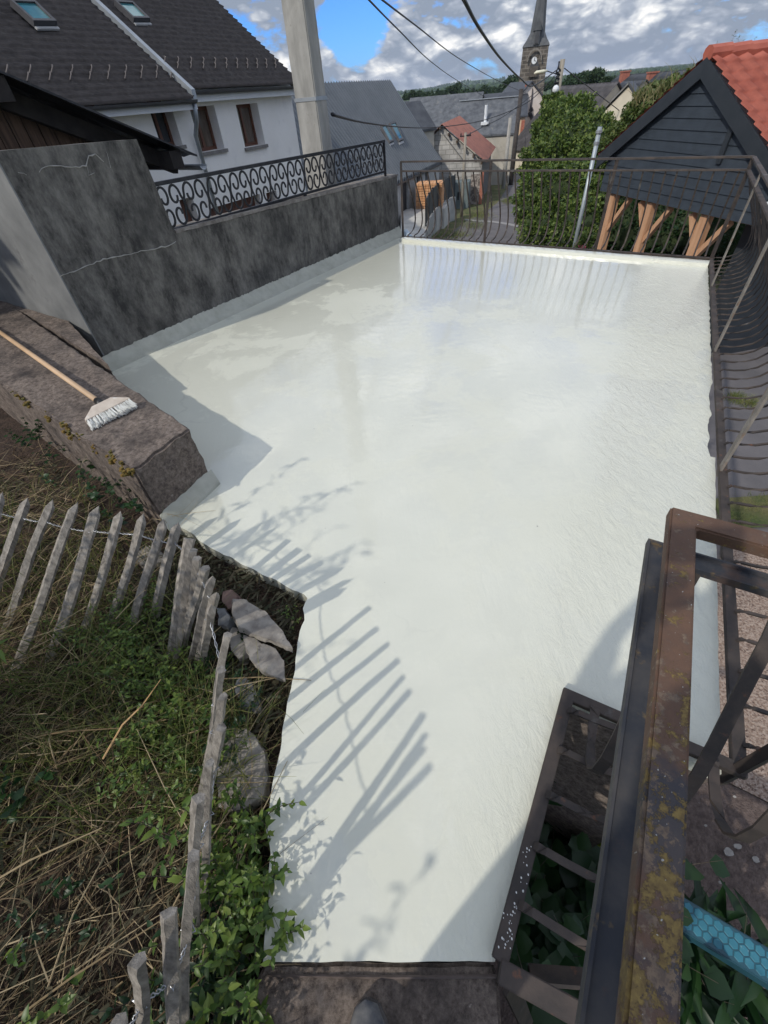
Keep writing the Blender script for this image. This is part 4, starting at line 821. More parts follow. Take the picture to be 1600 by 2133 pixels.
# ---------------------------------------------------------------- generic gabled building
def plain_house(name, label, cat, fr, x0, x1, ez_, rz_, dep, wm, rm, zb, over=0.15, ops=(), rows=0, cols=0, gable_front=False, thick=0.12, tile=None, wave=0.0):
    t_ = thing(name, label, cat, fr.w((x0 + x1) / 2, dep / 2, zb))
    a = FB(fr); w_ = wall_open(fr, x0, x1, zb, ez_, 0, 0.3, list(ops), wm, t_)
    a.box(x0, x0 + .3, .302, dep - .302, zb, ez_).box(x1 - .3, x1, .302, dep - .302, zb, ez_).box(x0, x1, dep - .3, dep, zb, ez_)
    if gable_front:
        xc = (x0 + x1) / 2
        for yy in (0.0, dep - .3): a.prism([(x0, yy, ez_ + .002), (x1, yy, ez_ + .002), (xc, yy, rz_ - .05)], (0, .3, 0))
    else:
        for xx in (x0, x1 - .3): a.prism([(xx, 0, ez_ + .002), (xx, dep, ez_ + .002), (xx, dep / 2, rz_ - .05)], (.3, 0, 0))
    a.build('side_wall', wm, t_)
    if gable_front:
        xc = (x0 + x1) / 2; s = (rz_ - ez_) / (xc - x0); b = FB(fr); b.prism([(x0 - over, -over, ez_ - over * s), (xc, -over, rz_), (xc, -over, rz_ + thick), (x0 - over, -over, ez_ - over * s + thick)], (0, dep + 2 * over, 0))
        b.prism([(xc + .001, -over, rz_), (x1 + over, -over, ez_ - over * s), (x1 + over, -over, ez_ - over * s + thick), (xc + .001, -over, rz_ + thick)], (0, dep + 2 * over, 0)); b.build('roof', rm, t_)
    elif rows:
        s = (rz_ - ez_) / (dep / 2); tiled_roof(fr, x0 - over, x1 + over, -over, ez_ - over * s + .02, dep / 2, rz_, rows, cols, rm, t_, lift=0.04, wave=wave)
        b = FB(fr); b.prism([(x0 - over, dep / 2 + .001, rz_ + .02), (x0 - over, dep + over, ez_ - over * s), (x0 - over, dep + over, ez_ - over * s + thick), (x0 - over, dep / 2 + .001, rz_ + .02 + thick * .5)], (x1 - x0 + 2 * over, 0, 0)); b.build('rear_roof', rm, t_)
    else:
        s = (rz_ - ez_) / (dep / 2); b = FB(fr); b.prism([(x0 - over, -over, ez_ - over * s), (x0 - over, dep / 2, rz_), (x0 - over, dep / 2, rz_ + thick), (x0 - over, -over, ez_ - over * s + thick)], (x1 - x0 + 2 * over, 0, 0))
        b.prism([(x0 - over, dep / 2 + .001, rz_), (x0 - over, dep + over, ez_ - over * s), (x0 - over, dep + over, ez_ - over * s + thick), (x0 - over, dep / 2 + .001, rz_ + thick)], (x1 - x0 + 2 * over, 0, 0)); b.build('roof', rm, t_)
    return t_
# ---------------------------------------------------------------- corrugated barn
METALR = mat('grey_sheet_metal', (0.115, 0.13, 0.145), (0.15, 0.165, 0.18), scale=1.5, rough=0.5, metal=0.1, spec=0.5)
Pb = AD(916, 333, 33.0); BF = Frame(Pb, 26.0, side=-1); bez = Pb.z
gb = thing('metal_barn', 'long barn under a grey corrugated metal roof with a pair of narrow skylights', 'barn', BF.w(-8, 4, -3.9))
bt_ = PL(813, 172, Vector(BF.w(0.0, 0, 0)), 26.0 - 90); byy = (bt_ - Pb).dot(BF.n); bp_ = (bt_.z - bez) / byy; print('barn', bt_, byy, bp_)
brun = byy; brz = bt_.z
ncor = 56; V = []; Fq = []; bx0 = -15.2; 
for c in range(ncor * 4 + 1):
    x = bx0 + (0.05 - bx0) * (c // 4 + (0, .12, .42, .54)[c % 4]) / ncor; h = (0.0, 0.13, 0.13, 0.0)[c % 4]; 
    V += [BF.w(x, -0.12, bez - .12 * bp_ + h), BF.w(x, brun, brz + h)]
for c in range(ncor * 4): Fq.append((2 * c, 2 * c + 2, 2 * c + 3, 2 * c + 1))
raw('roof', V, Fq, METALR, gb)
FB(BF).prism([(bx0, -.1, bez - .12 * bp_ - .03), (bx0, brun, brz - .03), (bx0, brun, brz - .1), (bx0, -.1, bez - .12 * bp_ - .1)], (0.04 - bx0, 0, 0)).build('roof_deck', GUTTER, gb)
FB(BF).prism([(bx0, brun - .25, brz - .25 * bp_ + .07), (bx0, brun, brz + .09), (bx0, brun + .25, brz - .25 * bp_ + .07), (bx0, brun, brz + .0)], (0.08 - bx0, 0, 0)).build('ridge_cap', METALR, gb)
FB(BF).prism([(0.05, -.14, bez - .12 * bp_ - .12), (0.05, brun, brz - .12), (0.05, brun, brz + .06), (0.05, -.14, bez - .12 * bp_ + .06)], (0.06, 0, 0)).build('verge_flashing', METALR, gb)
FB(BF).prism([(bx0, brun + .01, brz - .02), (bx0, 2 * brun, bez - .1), (bx0, 2 * brun, bez), (bx0, brun + .01, brz + .04)], (0.04 - bx0, 0, 0)).build('rear_roof', METALR, gb)
o1 = (BF.f(838, 400)[0], BF.f(852, 400)[0], -3.9, BF.f(845, 376)[1]); o2 = (BF.f(868, 372)[0], BF.f(876, 372)[0], -3.3, BF.f(870, 362)[1]); o3 = (BF.f(886, 365)[0], BF.f(893, 365)[0], -3.3, BF.f(890, 355)[1])
GREYW = mat('dirty_white_wall', (0.30, 0.305, 0.31), (0.46, 0.465, 0.47), scale=2.5, rough=0.95, spot=(0.2, 0.2, 0.2), spot_scale=4, spot_ramp=(0.6, 0.75))
bops = [tuple(sorted(q[:2]) + [q[2], min(q[3], bez - .25)]) for q in (o1, o2, o3)]
wall_open(BF, bx0 + .3, -0.05, -4.3, bez - .05, 0.0, 0.3, bops, GREYW, gb)
a = FB(BF); a.box(-.35, -.05, .302, 2 * brun, -4.5, bez - .05).box(bx0 + .3, bx0 + .6, .302, 2 * brun, -4, bez - .05); 
for xx in (-.35, bx0 + .3): a.prism([(xx, 0, bez - .048), (xx, 2 * brun, bez - .048), (xx, brun, brz - .15)], (.3, 0, 0))
a.build('side_wall', GREYW, gb)
for q in bops: FB(BF).box(q[0], q[1], 0.15, 0.2, q[2], q[3]).build('door', mat('dark_opening_door', (0.03, 0.03, 0.035), (0.05, 0.05, 0.055), scale=4), gb)
for px4 in ([(809, 301), (818, 297), (800, 262), (790, 266)], [(829, 298), (838, 294), (820, 256), (808, 260)]): skylight(BF, bp_, (0, bez + .05), px4, gb)
# ---------------------------------------------------------------- block garage with a rusty red roof
def block_mat(name, c1, c2, mc, sc, rot, rough=0.95, bw=0.5, bh=0.25, ms=0.02, spot=None):
    m = bpy.data.materials.new(name); m.use_nodes = True; n = m.node_tree; N = n.nodes; L = n.links; bs = N['Principled BSDF']; bs.inputs['Roughness'].default_value = rough
    tcn = N.new('ShaderNodeTexCoord'); rt = N.new('ShaderNodeMapping'); rt.vector_type = 'POINT'; rt.inputs['Rotation'].default_value = (0, 0, rot); L.new(tcn.outputs['Object'], rt.inputs[0])
    sx = N.new('ShaderNodeSeparateXYZ'); L.new(rt.outputs[0], sx.inputs[0]); cb = N.new('ShaderNodeCombineXYZ'); L.new(sx.outputs[0], cb.inputs[0]); L.new(sx.outputs[2], cb.inputs[1])
    bk = N.new('ShaderNodeTexBrick'); bk.inputs['Scale'].default_value = sc; bk.inputs['Color1'].default_value = (*c1, 1); bk.inputs['Color2'].default_value = (*c2, 1); bk.inputs['Mortar'].default_value = (*mc, 1)
    bk.inputs['Mortar Size'].default_value = ms; bk.inputs['Brick Width'].default_value = bw; bk.inputs['Row Height'].default_value = bh; L.new(cb.outputs[0], bk.inputs['Vector'])
    no = N.new('ShaderNodeTexNoise'); no.inputs['Scale'].default_value = 1.7; no.inputs['Detail'].default_value = 8; L.new(tcn.outputs['Object'], no.inputs[0])
    r = N.new('ShaderNodeMapRange'); r.inputs[1].default_value = 0.3; r.inputs[2].default_value = 0.7; r.inputs[3].default_value = 0.7; r.inputs[4].default_value = 1.15; L.new(no.outputs['Fac'], r.inputs[0])
    mx = N.new('ShaderNodeMix'); mx.data_type = 'RGBA'; mx.blend_type = 'MULTIPLY'; mx.inputs[0].default_value = 1; L.new(bk.outputs['Color'], mx.inputs[6]); L.new(r.outputs[0], mx.inputs[7]); L.new(mx.outputs[2], bs.inputs['Base Color'])
    MATS[name] = m; return m
def azrot(az): return -R(90 - az)
gaz = 108.0   # gable front runs along this azimuth
Pg = AD(1008, 332, 36.0); GF = Frame(Pg, gaz, side=-1)      # x to the right, y away
gz = GF.f(922, 258)[1]; gxc = GF.f(922, 258)[0]; gx0 = 2 * gxc; gez = Pg.z
BLK = block_mat('concrete_blocks', (0.38, 0.37, 0.35), (0.47, 0.455, 0.43), (0.27, 0.26, 0.245), 1.0, azrot(gaz), bw=0.5, bh=0.24, ms=0.022)
BLKD = mat('weathered_side_boards', (0.09, 0.09, 0.095), (0.17, 0.165, 0.16), scale=5, stretch=(3, 3, 0.5), rough=0.95)
RUSTR = mat('rusty_red_sheet', (0.20, 0.075, 0.055), (0.32, 0.125, 0.085), scale=1.3, ramp=(0.3, 0.72), rough=0.8, stretch=(2, 1, 1), spot=(0.14, 0.06, 0.045), spot_scale=2.2, spot_ramp=(0.55, 0.7))
gg = thing('block_garage', 'pale concrete-block garage with a rusty red sheet roof', 'garage', GF.w(gxc, 4, -4.3))
gd = 8.5
a = FB(GF); a.prism([(gx0 + .15, 0, -4.6), (-.1, 0, -4.6), (-.1, 0, gez - .1), (gxc, 0, gz - .12), (gx0 + .15, 0, gez - .1)], (0, .3, 0)); a.build('gable_wall', BLK, gg)
FB(GF).box(-.4, -.1, .302, gd, -4.9, gez - .15).box(gx0 + .15, gx0 + .45, .302, gd, -4.9, gez - .15).build('side_wall', BLKD, gg)
s_ = (gz - gez) / (0 - gxc)
V = []; Fq = []; n_ = 60
for c in range(n_ + 1):
    y = -.25 + (gd + .5) * c / n_; h = 0.03 if c % 2 else 0; V += [GF.w(0.2, y, gez - .2 * s_ + h), GF.w(gxc, y, gz + h), GF.w(gx0 - .2, y, gez - .2 * s_ + h)]
for c in range(n_): b = 3 * c; Fq += [(b, b + 3, b + 4, b + 1), (b + 1, b + 4, b + 5, b + 2)]
raw('roof', V, Fq, RUSTR, gg)
a = FB(GF)
for k in range(6):
    t = k / 5; x = gxc * (1 - t) - .12; a.box(x - .05, x + .05, -.28, 0, gz + (gez - gz) * t - .22, gz + (gez - gz) * t - .08)
a.build('rafter_end', mat('dark_timber', (0.06, 0.04, 0.03), (0.1, 0.07, 0.05), scale=8), gg)
a = FB(GF); a.box(-0.75, -0.12, -.12, -.002, -4.6, -2.5); a.build('stone_pier', mat('rubble', (0.12, 0.1, 0.09), (0.34, 0.3, 0.27), scale=6, detail=3, ramp=(0.42, 0.58), rough=1), gg)
a = FB(GF); a.box(-0.12, 0.08, -.13, .0, -4.6, -2.35); a.build('brick_quoin', mat('red_brick', (0.30, 0.11, 0.07), (0.38, 0.15, 0.10), scale=12), gg)
a = FB(GF); a.tube([(gxc + .1, -.06, gz - .5), (gxc + 1.5, -.06, gz - 1.9), (gxc + 1.6, -.06, -4.4)], 0.03, 6); a.build('drainpipe', mat('grey_pipe', (0.2, 0.2, 0.2), scale=4), gg)
# ---------------------------------------------------------------- slate roofed row behind
SLATE = mat('slate', (0.060, 0.066, 0.078), (0.13, 0.14, 0.155), scale=2.4, detail=12, ramp=(0.34, 0.68), rough=0.8, spot=(0.19, 0.19, 0.18), spot_scale=1.6, spot_ramp=(0.6, 0.75), bump=0.3, bscale=8, bdist=0.03)
SLATED = mat('dark_slate', (0.032, 0.036, 0.046), (0.062, 0.068, 0.08), scale=2.0, rough=0.6)
LIME = mat('old_lime_wall', (0.36, 0.33, 0.28), (0.54, 0.51, 0.45), scale=1.1, ramp=(0.3, 0.7), rough=0.95, spot=(0.26, 0.24, 0.2), spot_scale=1.5, spot_ramp=(0.58, 0.75))
PEACH = mat('peach_render', (0.55, 0.40, 0.27), (0.64, 0.48, 0.34), scale=1.0, rough=0.95)
CREAM = mat('cream_render', (0.56, 0.50, 0.40), (0.66, 0.60, 0.49), scale=1.0, rough=0.95)
PINKW = mat('pink_white_render', (0.62, 0.55, 0.50), (0.70, 0.64, 0.59), scale=1.0, rough=0.95)
def eave_house(name, label, ridge, eave, D, az, wm, rm, zb, dep=8, cat='house', ops=(), side=-1, over=0.1, **k):
    """ridge/eave: ((xL,yL),(xR,yR)) pixels; distance D is at the eave's right end; solve depth so that the ridge lands right"""
    P = AD(*eave[1], D); fr = Frame(P, az, side=side); x0 = fr.f(*eave[0])[0]; ez_ = P.z
    best = None
    for dy in np.linspace(0.8, 9, 120):
        x, z = fr.f(*ridge[1], dy=dy)
        x2, z2 = fr.f(*ridge[0], dy=dy)
        e = abs((z - ez_) / dy - k.get('pitch', 0.75))
        if best is None or e < best[0]: best = (e, dy, z)
    dy, rz_ = best[1], best[2]; print(name, 'x0', round(x0, 2), 'ez', round(ez_, 2), 'rz', round(rz_, 2), 'dy', round(dy, 2))
    o_ = [tuple(q) for q in ops]
    return plain_house(name, label, cat, fr, min(x0, 0), max(x0, 0), ez_, rz_, dy * 2, wm, rm, zb, over=over, ops=o_), fr, ez_, rz_, dy
h1_, f1, *_ = eave_house('stone_barn', 'wide grey slate-roofed barn furthest left in the row, with a sagging ridge', ((835, 212), (985, 196)), ((835, 300), (985, 290)), 52, 112, LIME, SLATE, -6.5)
h2_, f2, e2, z2, d2 = eave_house('stone_barn', 'slate-roofed barn with pale walls behind the rusty-roofed garage, white vent on its slope', ((957, 215), (1078, 205)), ((950, 280), (1070, 278)), 47, 108, LIME, SLATE, -6.3)
h3_, f3, *_ = eave_house('slate_outbuilding', 'low dark slate roof tucked behind the right edge of the metal barn', ((840, 218), (856, 217)), ((850, 272), (905, 268)), 36, 60, LIME, SLATED, -5.5, cat='outbuilding')
# roof vent on the second barn and ridge flashings
a = FB(f2); vx, vz = f2.f(1012, 238, dy=d2 * .35); a.tube([(vx, d2 * .35, vz - .5), (vx, d2 * .35, vz + .55)], 0.12, 8).box(vx - .3, vx + .3, d2 * .35 - .5, d2 * .35, vz - .62, vz - .45); a.build('roof_vent', FASCIA, h2_)
for fr_, rz_, dy_, hh_, x0_ in ((f2, z2, d2, h2_, f2.f(957, 215, dy=d2)[0]),):
    FB(fr_).box(x0_, 0.1, dy_ - .12, dy_ + .12, rz_ + .121, rz_ + .18).build('ridge_flashing', ZINC, hh_)
# peach house with dark roof (right of barns)
Pp = AD(1094, 250, 62); PFm = Frame(Pp, 104, side=-1); pxl = PFm.f(1070, 250)[0] - 14
ph_ = plain_house('peach_house', 'peach rendered house with white shutters under a dark slate roof, beside the lettered gable', 'house', PFm, pxl, 0.0, PFm.f(1080, 243)[1], PFm.f(1090, 192, dy=4.5)[1], 9.0, PEACH, SLATED, -7.5, over=.2,
                  ops=[(PFm.f(1071, 260)[0], PFm.f(1077, 260)[0], PFm.f(1072, 276)[1], PFm.f(1072, 254)[1]), (PFm.f(1067, 305)[0], PFm.f(1072, 305)[0], PFm.f(1068, 313)[1], PFm.f(1068, 300)[1])])
for q in [(PFm.f(1071, 260)[0], PFm.f(1077, 260)[0], PFm.f(1072, 276)[1], PFm.f(1072, 254)[1]), (PFm.f(1067, 305)[0], PFm.f(1072, 305)[0], PFm.f(1068, 313)[1], PFm.f(1068, 300)[1])]:
    FB(PFm).box(q[0] + .01, q[1] - .01, -0.03, .1, q[2] + .01, q[3] - .01).build('shutter', FASCIA, ph_)
chb = mat('chimney_brick', (0.30, 0.10, 0.07), (0.40, 0.15, 0.1), scale=6)
cx_, cz_ = PFm.f(1101, 193, dy=4.5); FB(PFm).box(cx_ - .45, cx_ + .35, 4.1, 4.9, cz_ - .6, PFm.f(1101, 176, dy=4.5)[1]).build('chimney', chb, ph_)
FB(PFm).box(-.35, -.01, -.04, -.001, -7.5, PFm.f(1080, 243)[1] - .3).build('brick_quoin', chb, ph_)
# lettered pale gable
Pl_ = AD(1092, 300, 66); LF = Frame(Pl_, 92, side=-1); lx0 = LF.f(1086, 192)[0]; lx1 = 2 * LF.f(1107, 174)[0] - lx0; lap = LF.f(1107, 174)[1]; lez = LF.f(1086, 193)[1]
lg = plain_house('lettered_gable_house', 'pale pink-white gabled house with dark painted lettering and a round black mark on its wall', 'house', LF, lx0 - .6, lx1 + .6, lez - .6, lap + .1, 9.0, PINKW, SLATED, -8, over=.25, gable_front=True)
DARKP = mat('dark_sign_paint', (0.06, 0.055, 0.06), (0.10, 0.09, 0.10), scale=3)
sx, sz = LF.f(1105, 213); a = FB(LF); a.prism([(sx + (LF.f(1109, 213)[0] - sx) * math.cos(t), -.06, sz + 1.25 * (0.9) * math.sin(t)) for t in np.linspace(-1.5, 1.5, 14)], (0, .05, 0)); a.build('painted_disc', DARKP, lg)
def stroke(pts, w=0.16): return FB(LF).bar([(*((lambda q: (q[0], -.05, q[1]))(LF.f(x, y))),) for x, y in pts], w, 0.04, up=(0, 1, 0))
A_ = FB(LF)
for pts in ([(1103.6, 231.5), (1106.6, 224.6)], [(1106.6, 224.6), (1109, 231.2)], [(1104.6, 229), (1108, 229)]):
    A_.bar([(LF.f(*p)[0], -.05, LF.f(*p)[1]) for p in pts], 0.28, 0.04, up=(0, 1, 0))
A_.build('letter', DARKP, lg)
A_ = FB(LF)
for pts in ([(1101.5, 233.5), (1105, 240), (1108.5, 247), (1111.5, 252)], [(1108.5, 237), (1105, 241)], [(1104, 238), (1103, 243)]):
    A_.bar([(LF.f(*p)[0], -.05, LF.f(*p)[1]) for p in pts], 0.34, 0.04, up=(0, 1, 0))
A_.build('letter', DARKP, lg)
# cream gable and its dark tiled neighbours on the right
Pq = AD(1300, 235, 55); QF = Frame(Pq, 120, side=-1)
qx0 = QF.f(1247, 244)[0]; qap = QF.f(1309, 177); 
cg = thing('cream_gable_house', 'cream gabled house with a pale grey slate verge standing above the shrubs', 'house', QF.w(0, 3, -6))
a = FB(QF); a.prism([QF_ for QF_ in [(qx0, 0, QF.f(1247, 246)[1]), (qx0, 0, -6), (QF.f(1325, 240)[0] + 2, 0, -6), (QF.f(1325, 240)[0] + 2, 0, QF.f(1320, 215)[1] - 2), (QF.f(1309, 180)[0], 0, QF.f(1309, 180)[1])]], (0, .3, 0)); a.build('gable_wall', CREAM, cg)
e_l = QF.f(1243, 243); e_r = QF.f(1309, 176)
dd_ = 5.5; a = FB(QF); a.prism([(e_l[0], -.2, e_l[1]), (e_r[0], -.2, e_r[1]), (e_r[0], -.2, e_r[1] + .14), (e_l[0], -.2, e_l[1] + .14)], (0, dd_, 0))
a.build('roof', mat('pale_slate', (0.16, 0.155, 0.15), (0.24, 0.235, 0.225), scale=3, rough=0.85), cg)
a = FB(QF); a.prism([(e_r[0] + .01, -.2, e_r[1]), (e_r[0] + 4, -.2, e_r[1] - 3.6), (e_r[0] + 4, -.2, e_r[1] - 3.46), (e_r[0] + .01, -.2, e_r[1] + .14)], (0, dd_, 0)); a.build('roof', SLATED, cg)
def dark_roof_house(name, label, r0, r1, e0_, D0, D1, wm, rm, zb, rows, chim=()):
    """roof whose ridge runs r0->r1 at distances D0,D1; slope falls toward us by 'drop'"""
    A0, A1 = AD(*r0, D0), AD(*r1, D1); zr_ = (A0.z + A1.z) / 2; az_ = math.degrees(math.atan2(A1.x - A0.x, A1.y - A0.y)); d = dirv(az_); n = Vector((d.y, -d.x, 0)); 
    if n.dot(-A0) < 0: n = -n
    L = (A1 - A0).length; dep = e0_[0]; drop = e0_[1]; P = A0 + n * dep; fr = Frame(P, az_, side=-1 if Vector((math.sin(R(az_ - 90)), math.cos(R(az_ - 90)), 0)).dot(-n) > 0 else 1)
    h = plain_house(name, label, 'house', fr, 0, L, zr_ - drop, zr_, dep * 2, wm, rm, zb, over=.25, rows=rows, cols=int(L / .35), wave=0.05)
    for cpx, D in chim:
        c = AD(*cpx, D); MB().box(c.x - .45, c.x + .45, c.y - .35, c.y + .35, zr_ - 1.0, c.z).build('chimney', chb, h); MB().box(c.x - .52, c.x + .52, c.y - .42, c.y + .42, c.z + .002, c.z + .12).build('chimney_cap', chb, h)
    return h
BTILE = mat('dark_pantile', (0.045, 0.043, 0.048), (0.085, 0.08, 0.085), scale=1.2, rough=0.7)
dark_roof_house('dark_tiled_house', 'house with a broad dark pantiled roof left of the cream gable', (1168, 183), (1285, 170), (6.2, 4.2), 64, 60, CREAM, BTILE, -7, 16)
dark_roof_house('dark_roofed_house', 'long dark roof high behind the shrubs with a red chimney, next to the black-clad gable', (1290, 158), (1500, 142), (6, 4), 84, 60, CREAM, SLATED, -7, 12, chim=(((1303, 150), 80), ((1360, 152), 72)))
dark_roof_house('dark_roofed_house', 'low dark roof directly behind the cream gable', (1300, 170), (1345, 167), (3, 2.2), 70, 66, CREAM, SLATED, -7, 8)
# ---------------------------------------------------------------- church
CH = block_mat('basalt_blocks', (0.075, 0.066, 0.058), (0.14, 0.122, 0.105), (0.20, 0.18, 0.155), 1.0, azrot(100), bw=0.9, bh=0.42, ms=0.05)
cD = 90; cl, cr = AD(1090, 98, cD), AD(1145, 95, cD); cwid = (cr - cl).length; caz = math.degrees(math.atan2(cr.x - cl.x, cr.y - cl.y)); CF = Frame(cl, caz, side=-1); ctz = (cl.z + cr.z) / 2; cwid *= .97
ch = thing('church_tower', 'dark basalt church tower with a clock and a tall slate spire', 'church', CF.w(cwid / 2, cwid / 2, -8))
a = FB(CF); a.hexa([(-.35, -.35, -8), (cwid + .35, -.35, -8), (cwid + .35, cwid + .35, -8), (-.35, cwid + .35, -8), (0, 0, ctz), (cwid, 0, ctz), (cwid, cwid, ctz), (0, cwid, ctz)]); a.build('tower', CH, ch)
SPI = mat('spire_slate', (0.055, 0.06, 0.068), (0.10, 0.105, 0.112), scale=2.5, rough=0.7, stretch=(1, 1, 0.4))
m1 = AD(1104, 62, cD); zt1 = CF.f(1120, 66)[1]; zt2 = CF.f(1117, 0)[1]; ztop_ = CF.f(1122, -150)[1]
w1_ = cwid * .27; c_ = cwid / 2; a = FB(CF)
def ring(hw, z, ch_=.3): 
    k_ = hw * (1 - ch_); return [(c_ - k_, c_ - hw, z), (c_ + k_, c_ - hw, z), (c_ + hw, c_ - k_, z), (c_ + hw, c_ + k_, z), (c_ + k_, c_ + hw, z), (c_ - k_, c_ + hw, z), (c_ - hw, c_ + k_, z), (c_ - hw, c_ - k_, z)]
rings = [ring(cwid * .53, ctz + .02, .05), ring(cwid * .50, ctz + .25, .06), ring(cwid * .40, ctz + (zt1 - ctz) * .5, .2), ring(cwid * .285, zt1, .35), ring(cwid * .20, zt2, .4), ring(0.02, ztop_, .4)]
i0 = 0
for r0_ in rings: a.v += r0_
for k in range(len(rings) - 1):
    for b in range(8): a.f.append((k * 8 + b, k * 8 + (b + 1) % 8, (k + 1) * 8 + (b + 1) % 8, (k + 1) * 8 + b))
a.f.append(tuple(range(8))); a.build('spire', SPI, ch)
ckx, ckz = CF.f(1113, 126); a = FB(CF); a.prism([(ckx + .36 * math.cos(t), -.42, ckz + .36 * math.sin(t)) for t in np.linspace(0, 2 * math.pi, 25)[:-1]], (0, .1, 0)); ck_ = a.build('clock_face', FASCIA, ch)
FB(CF).bar([(ckx, -.45, ckz), (ckx + .05, -.45, ckz + .32)], .06, .03, up=(0, 1, 0)).bar([(ckx, -.45, ckz), (ckx + .22, -.45, ckz - .08)], .06, .03, up=(0, 1, 0)).build('clock_hands', BLACK, ck_)
bx, bz0 = CF.f(1111, 157)[0], CF.f(1111, 160)[1]; bz1 = CF.f(1112, 134)[1] - .2; a = FB(CF)
LV = mat('louvre_wood', (0.09, 0.075, 0.06), (0.14, 0.12, 0.1), scale=6)
a.prism([(bx - .62, -.335, bz0), (bx + .62, -.335, bz0), (bx + .62, -.335, bz1), (bx + .35, -.335, bz1 + .5), (bx, -.335, bz1 + .75), (bx - .35, -.335, bz1 + .5), (bx - .62, -.335, bz1)], (0, .1, 0)); lo_ = a.build('belfry_opening', GUTTER, ch)
a = FB(CF)
for k in range(9): z = bz0 + (bz1 - bz0) * (k + .5) / 9; a.box(bx - .58, bx + .58, -.42, -.34, z - .04, z + .05)
a.build('louvres', LV, lo_)
# hood mould over clock
a = FB(CF); a.sweep([(ckx + .95 * math.cos(t), -.4, ckz - .05 + 1.0 * math.sin(t) * (1.15 if True else 1)) for t in np.linspace(math.pi, 0, 11)], square(.16, .16), up=(0, 1, 0)); a.build('hood_mould', mat('ashlar', (0.16, 0.145, 0.125), (0.22, 0.2, 0.18), scale=4), ch)
dx, dz = CF.f(1117, 88); a = FB(CF); yb = cwid * .08; a.box(dx - .38, dx + .38, yb - .5, yb + 1.2, dz - .2, dz + 1.1).prism([(dx - .55, yb - .6, dz + 1.102), (dx + .55, yb - .6, dz + 1.102), (dx, yb - .6, dz + 2.3)], (0, 1.8, 0)); a.build('dormer', SPI, ch)
FB(CF).box(dx - .22, dx + .22, yb - .56, yb - .502, dz - .1, dz + .95).build('dormer_louvre', GUTTER, ch)
# ---------------------------------------------------------------- black clad carport
Pk = AD(1265, 400, 13.6); KF = Frame(Pk, 169.5, side=-1)     # x: right and towards us, y: away (az 75)
kz0 = Pk.z; ap = KF.f(1482, 128); re = KF.f(1592, 268); le = KF.f(1262, 322); kbr = KF.f(1530, 462); print('carport', kz0, ap, re, le, kbr)
kp = thing('carport', 'open timber carport with a charcoal-clad gable and bright orange-red tiled roof', 'carport', KF.w(3, 3, -3.2))
CLAD = mat('charcoal_cladding', (0.027, 0.036, 0.049), (0.038, 0.05, 0.066), scale=5, rough=0.6, bump=0.3, bscale=80, bdist=0.004)
BARGE = mat('charcoal_trim', (0.022, 0.028, 0.036), (0.032, 0.038, 0.046), scale=5, rough=0.5)
xr_ = ap[0] + (ap[0] - le[0]); zle = le[1]; sl_ = (ap[1] - zle) / (ap[0] - le[0])
a = FB(KF); nb = int((ap[1] - kz0) / 0.165) + 1
for k in range(nb):
    z0_, z1_ = kz0 + k * .165, min(kz0 + (k + 1) * .165, ap[1] - .12)
    if z1_ - z0_ < .03: break
    def xlim(z): 
        t = max(0.0, (z - (zle - .05)) / sl_); return le[0] + .12 + t, xr_ - .12 - t
    (a0_, a1_), (b0_, b1_) = xlim(z0_), xlim(z1_)
    a.prism([(a0_, -0.022, z0_), (a1_, -0.022, z0_), (b1_, -0.004, z1_), (b0_, -0.004, z1_)], (0, .05, 0))
a.build('cladding', CLAD, kp)
def rake(xa, za, xb, zb_, nm, w=0.26):
    q = FB(KF); q.prism([(xa, -.12, za), (xb, -.12, zb_), (xb, -.12, zb_ - w), (xa, -.12, za - w)], (0, .035, 0)); q.build(nm, BARGE, kp)
rake(le[0] - .12, zle - .12 * sl_ + .06, ap[0], ap[1] + .06, 'barge_board'); rake(xr_ + .12, zle - .12 * sl_ + .06, ap[0] + .001, ap[1] + .06, 'barge_board')
FB(KF).prism([(le[0] - .1, -.08, zle - .2 * sl_ - .02), (ap[0], -.08, ap[1] - .06), (xr_ + .1, -.08, zle - .2 * sl_ - .02), (xr_ + .1, -.08, zle - .2 * sl_ + .03), (ap[0], -.08, ap[1] - .01), (le[0] - .1, -.08, zle - .2 * sl_ + .03)], (0, 5.6, 0)).build('roof_deck', FASCIA, kp)
RED = mat('orange_red_tile', (0.34, 0.085, 0.055), (0.45, 0.13, 0.085), scale=3, rough=0.65, bump=0.2, bscale=40, spot=(0.36, 0.09, 0.055), spot_scale=5, spot_ramp=(0.55, 0.75))
class RFr:   # rotated frame: x along the ridge
    def __init__(s, f, x): s.f = f; s.x = x
    def w(s, x, y, z): return s.f.w(s.x - y, x, z)
def roof_side(sign):
    fr2 = type('q', (), {})(); fr2.w = (lambda x, y, z: KF.w(ap[0] + sign * (hw_ - y), x, z)); return fr2
hw_ = ap[0] - le[0] + .12
for sg in (1, -1): tiled_roof(roof_side(sg), -.10, 5.4, 0.0, zle - .12 * sl_ + .05, hw_, ap[1] + .06, 12, 18, RED, kp, 'roof_slope', lift=0.04, wave=0.05)
a = FB(KF)
for k in range(15): y = -.12 + k * .38; a.tube([(ap[0], y, ap[1] + .10 - .01 * (k % 2)), (ap[0], y + .40, ap[1] + .10 + .012)], .11, 10)
a.build('ridge_tiles', RED, kp)
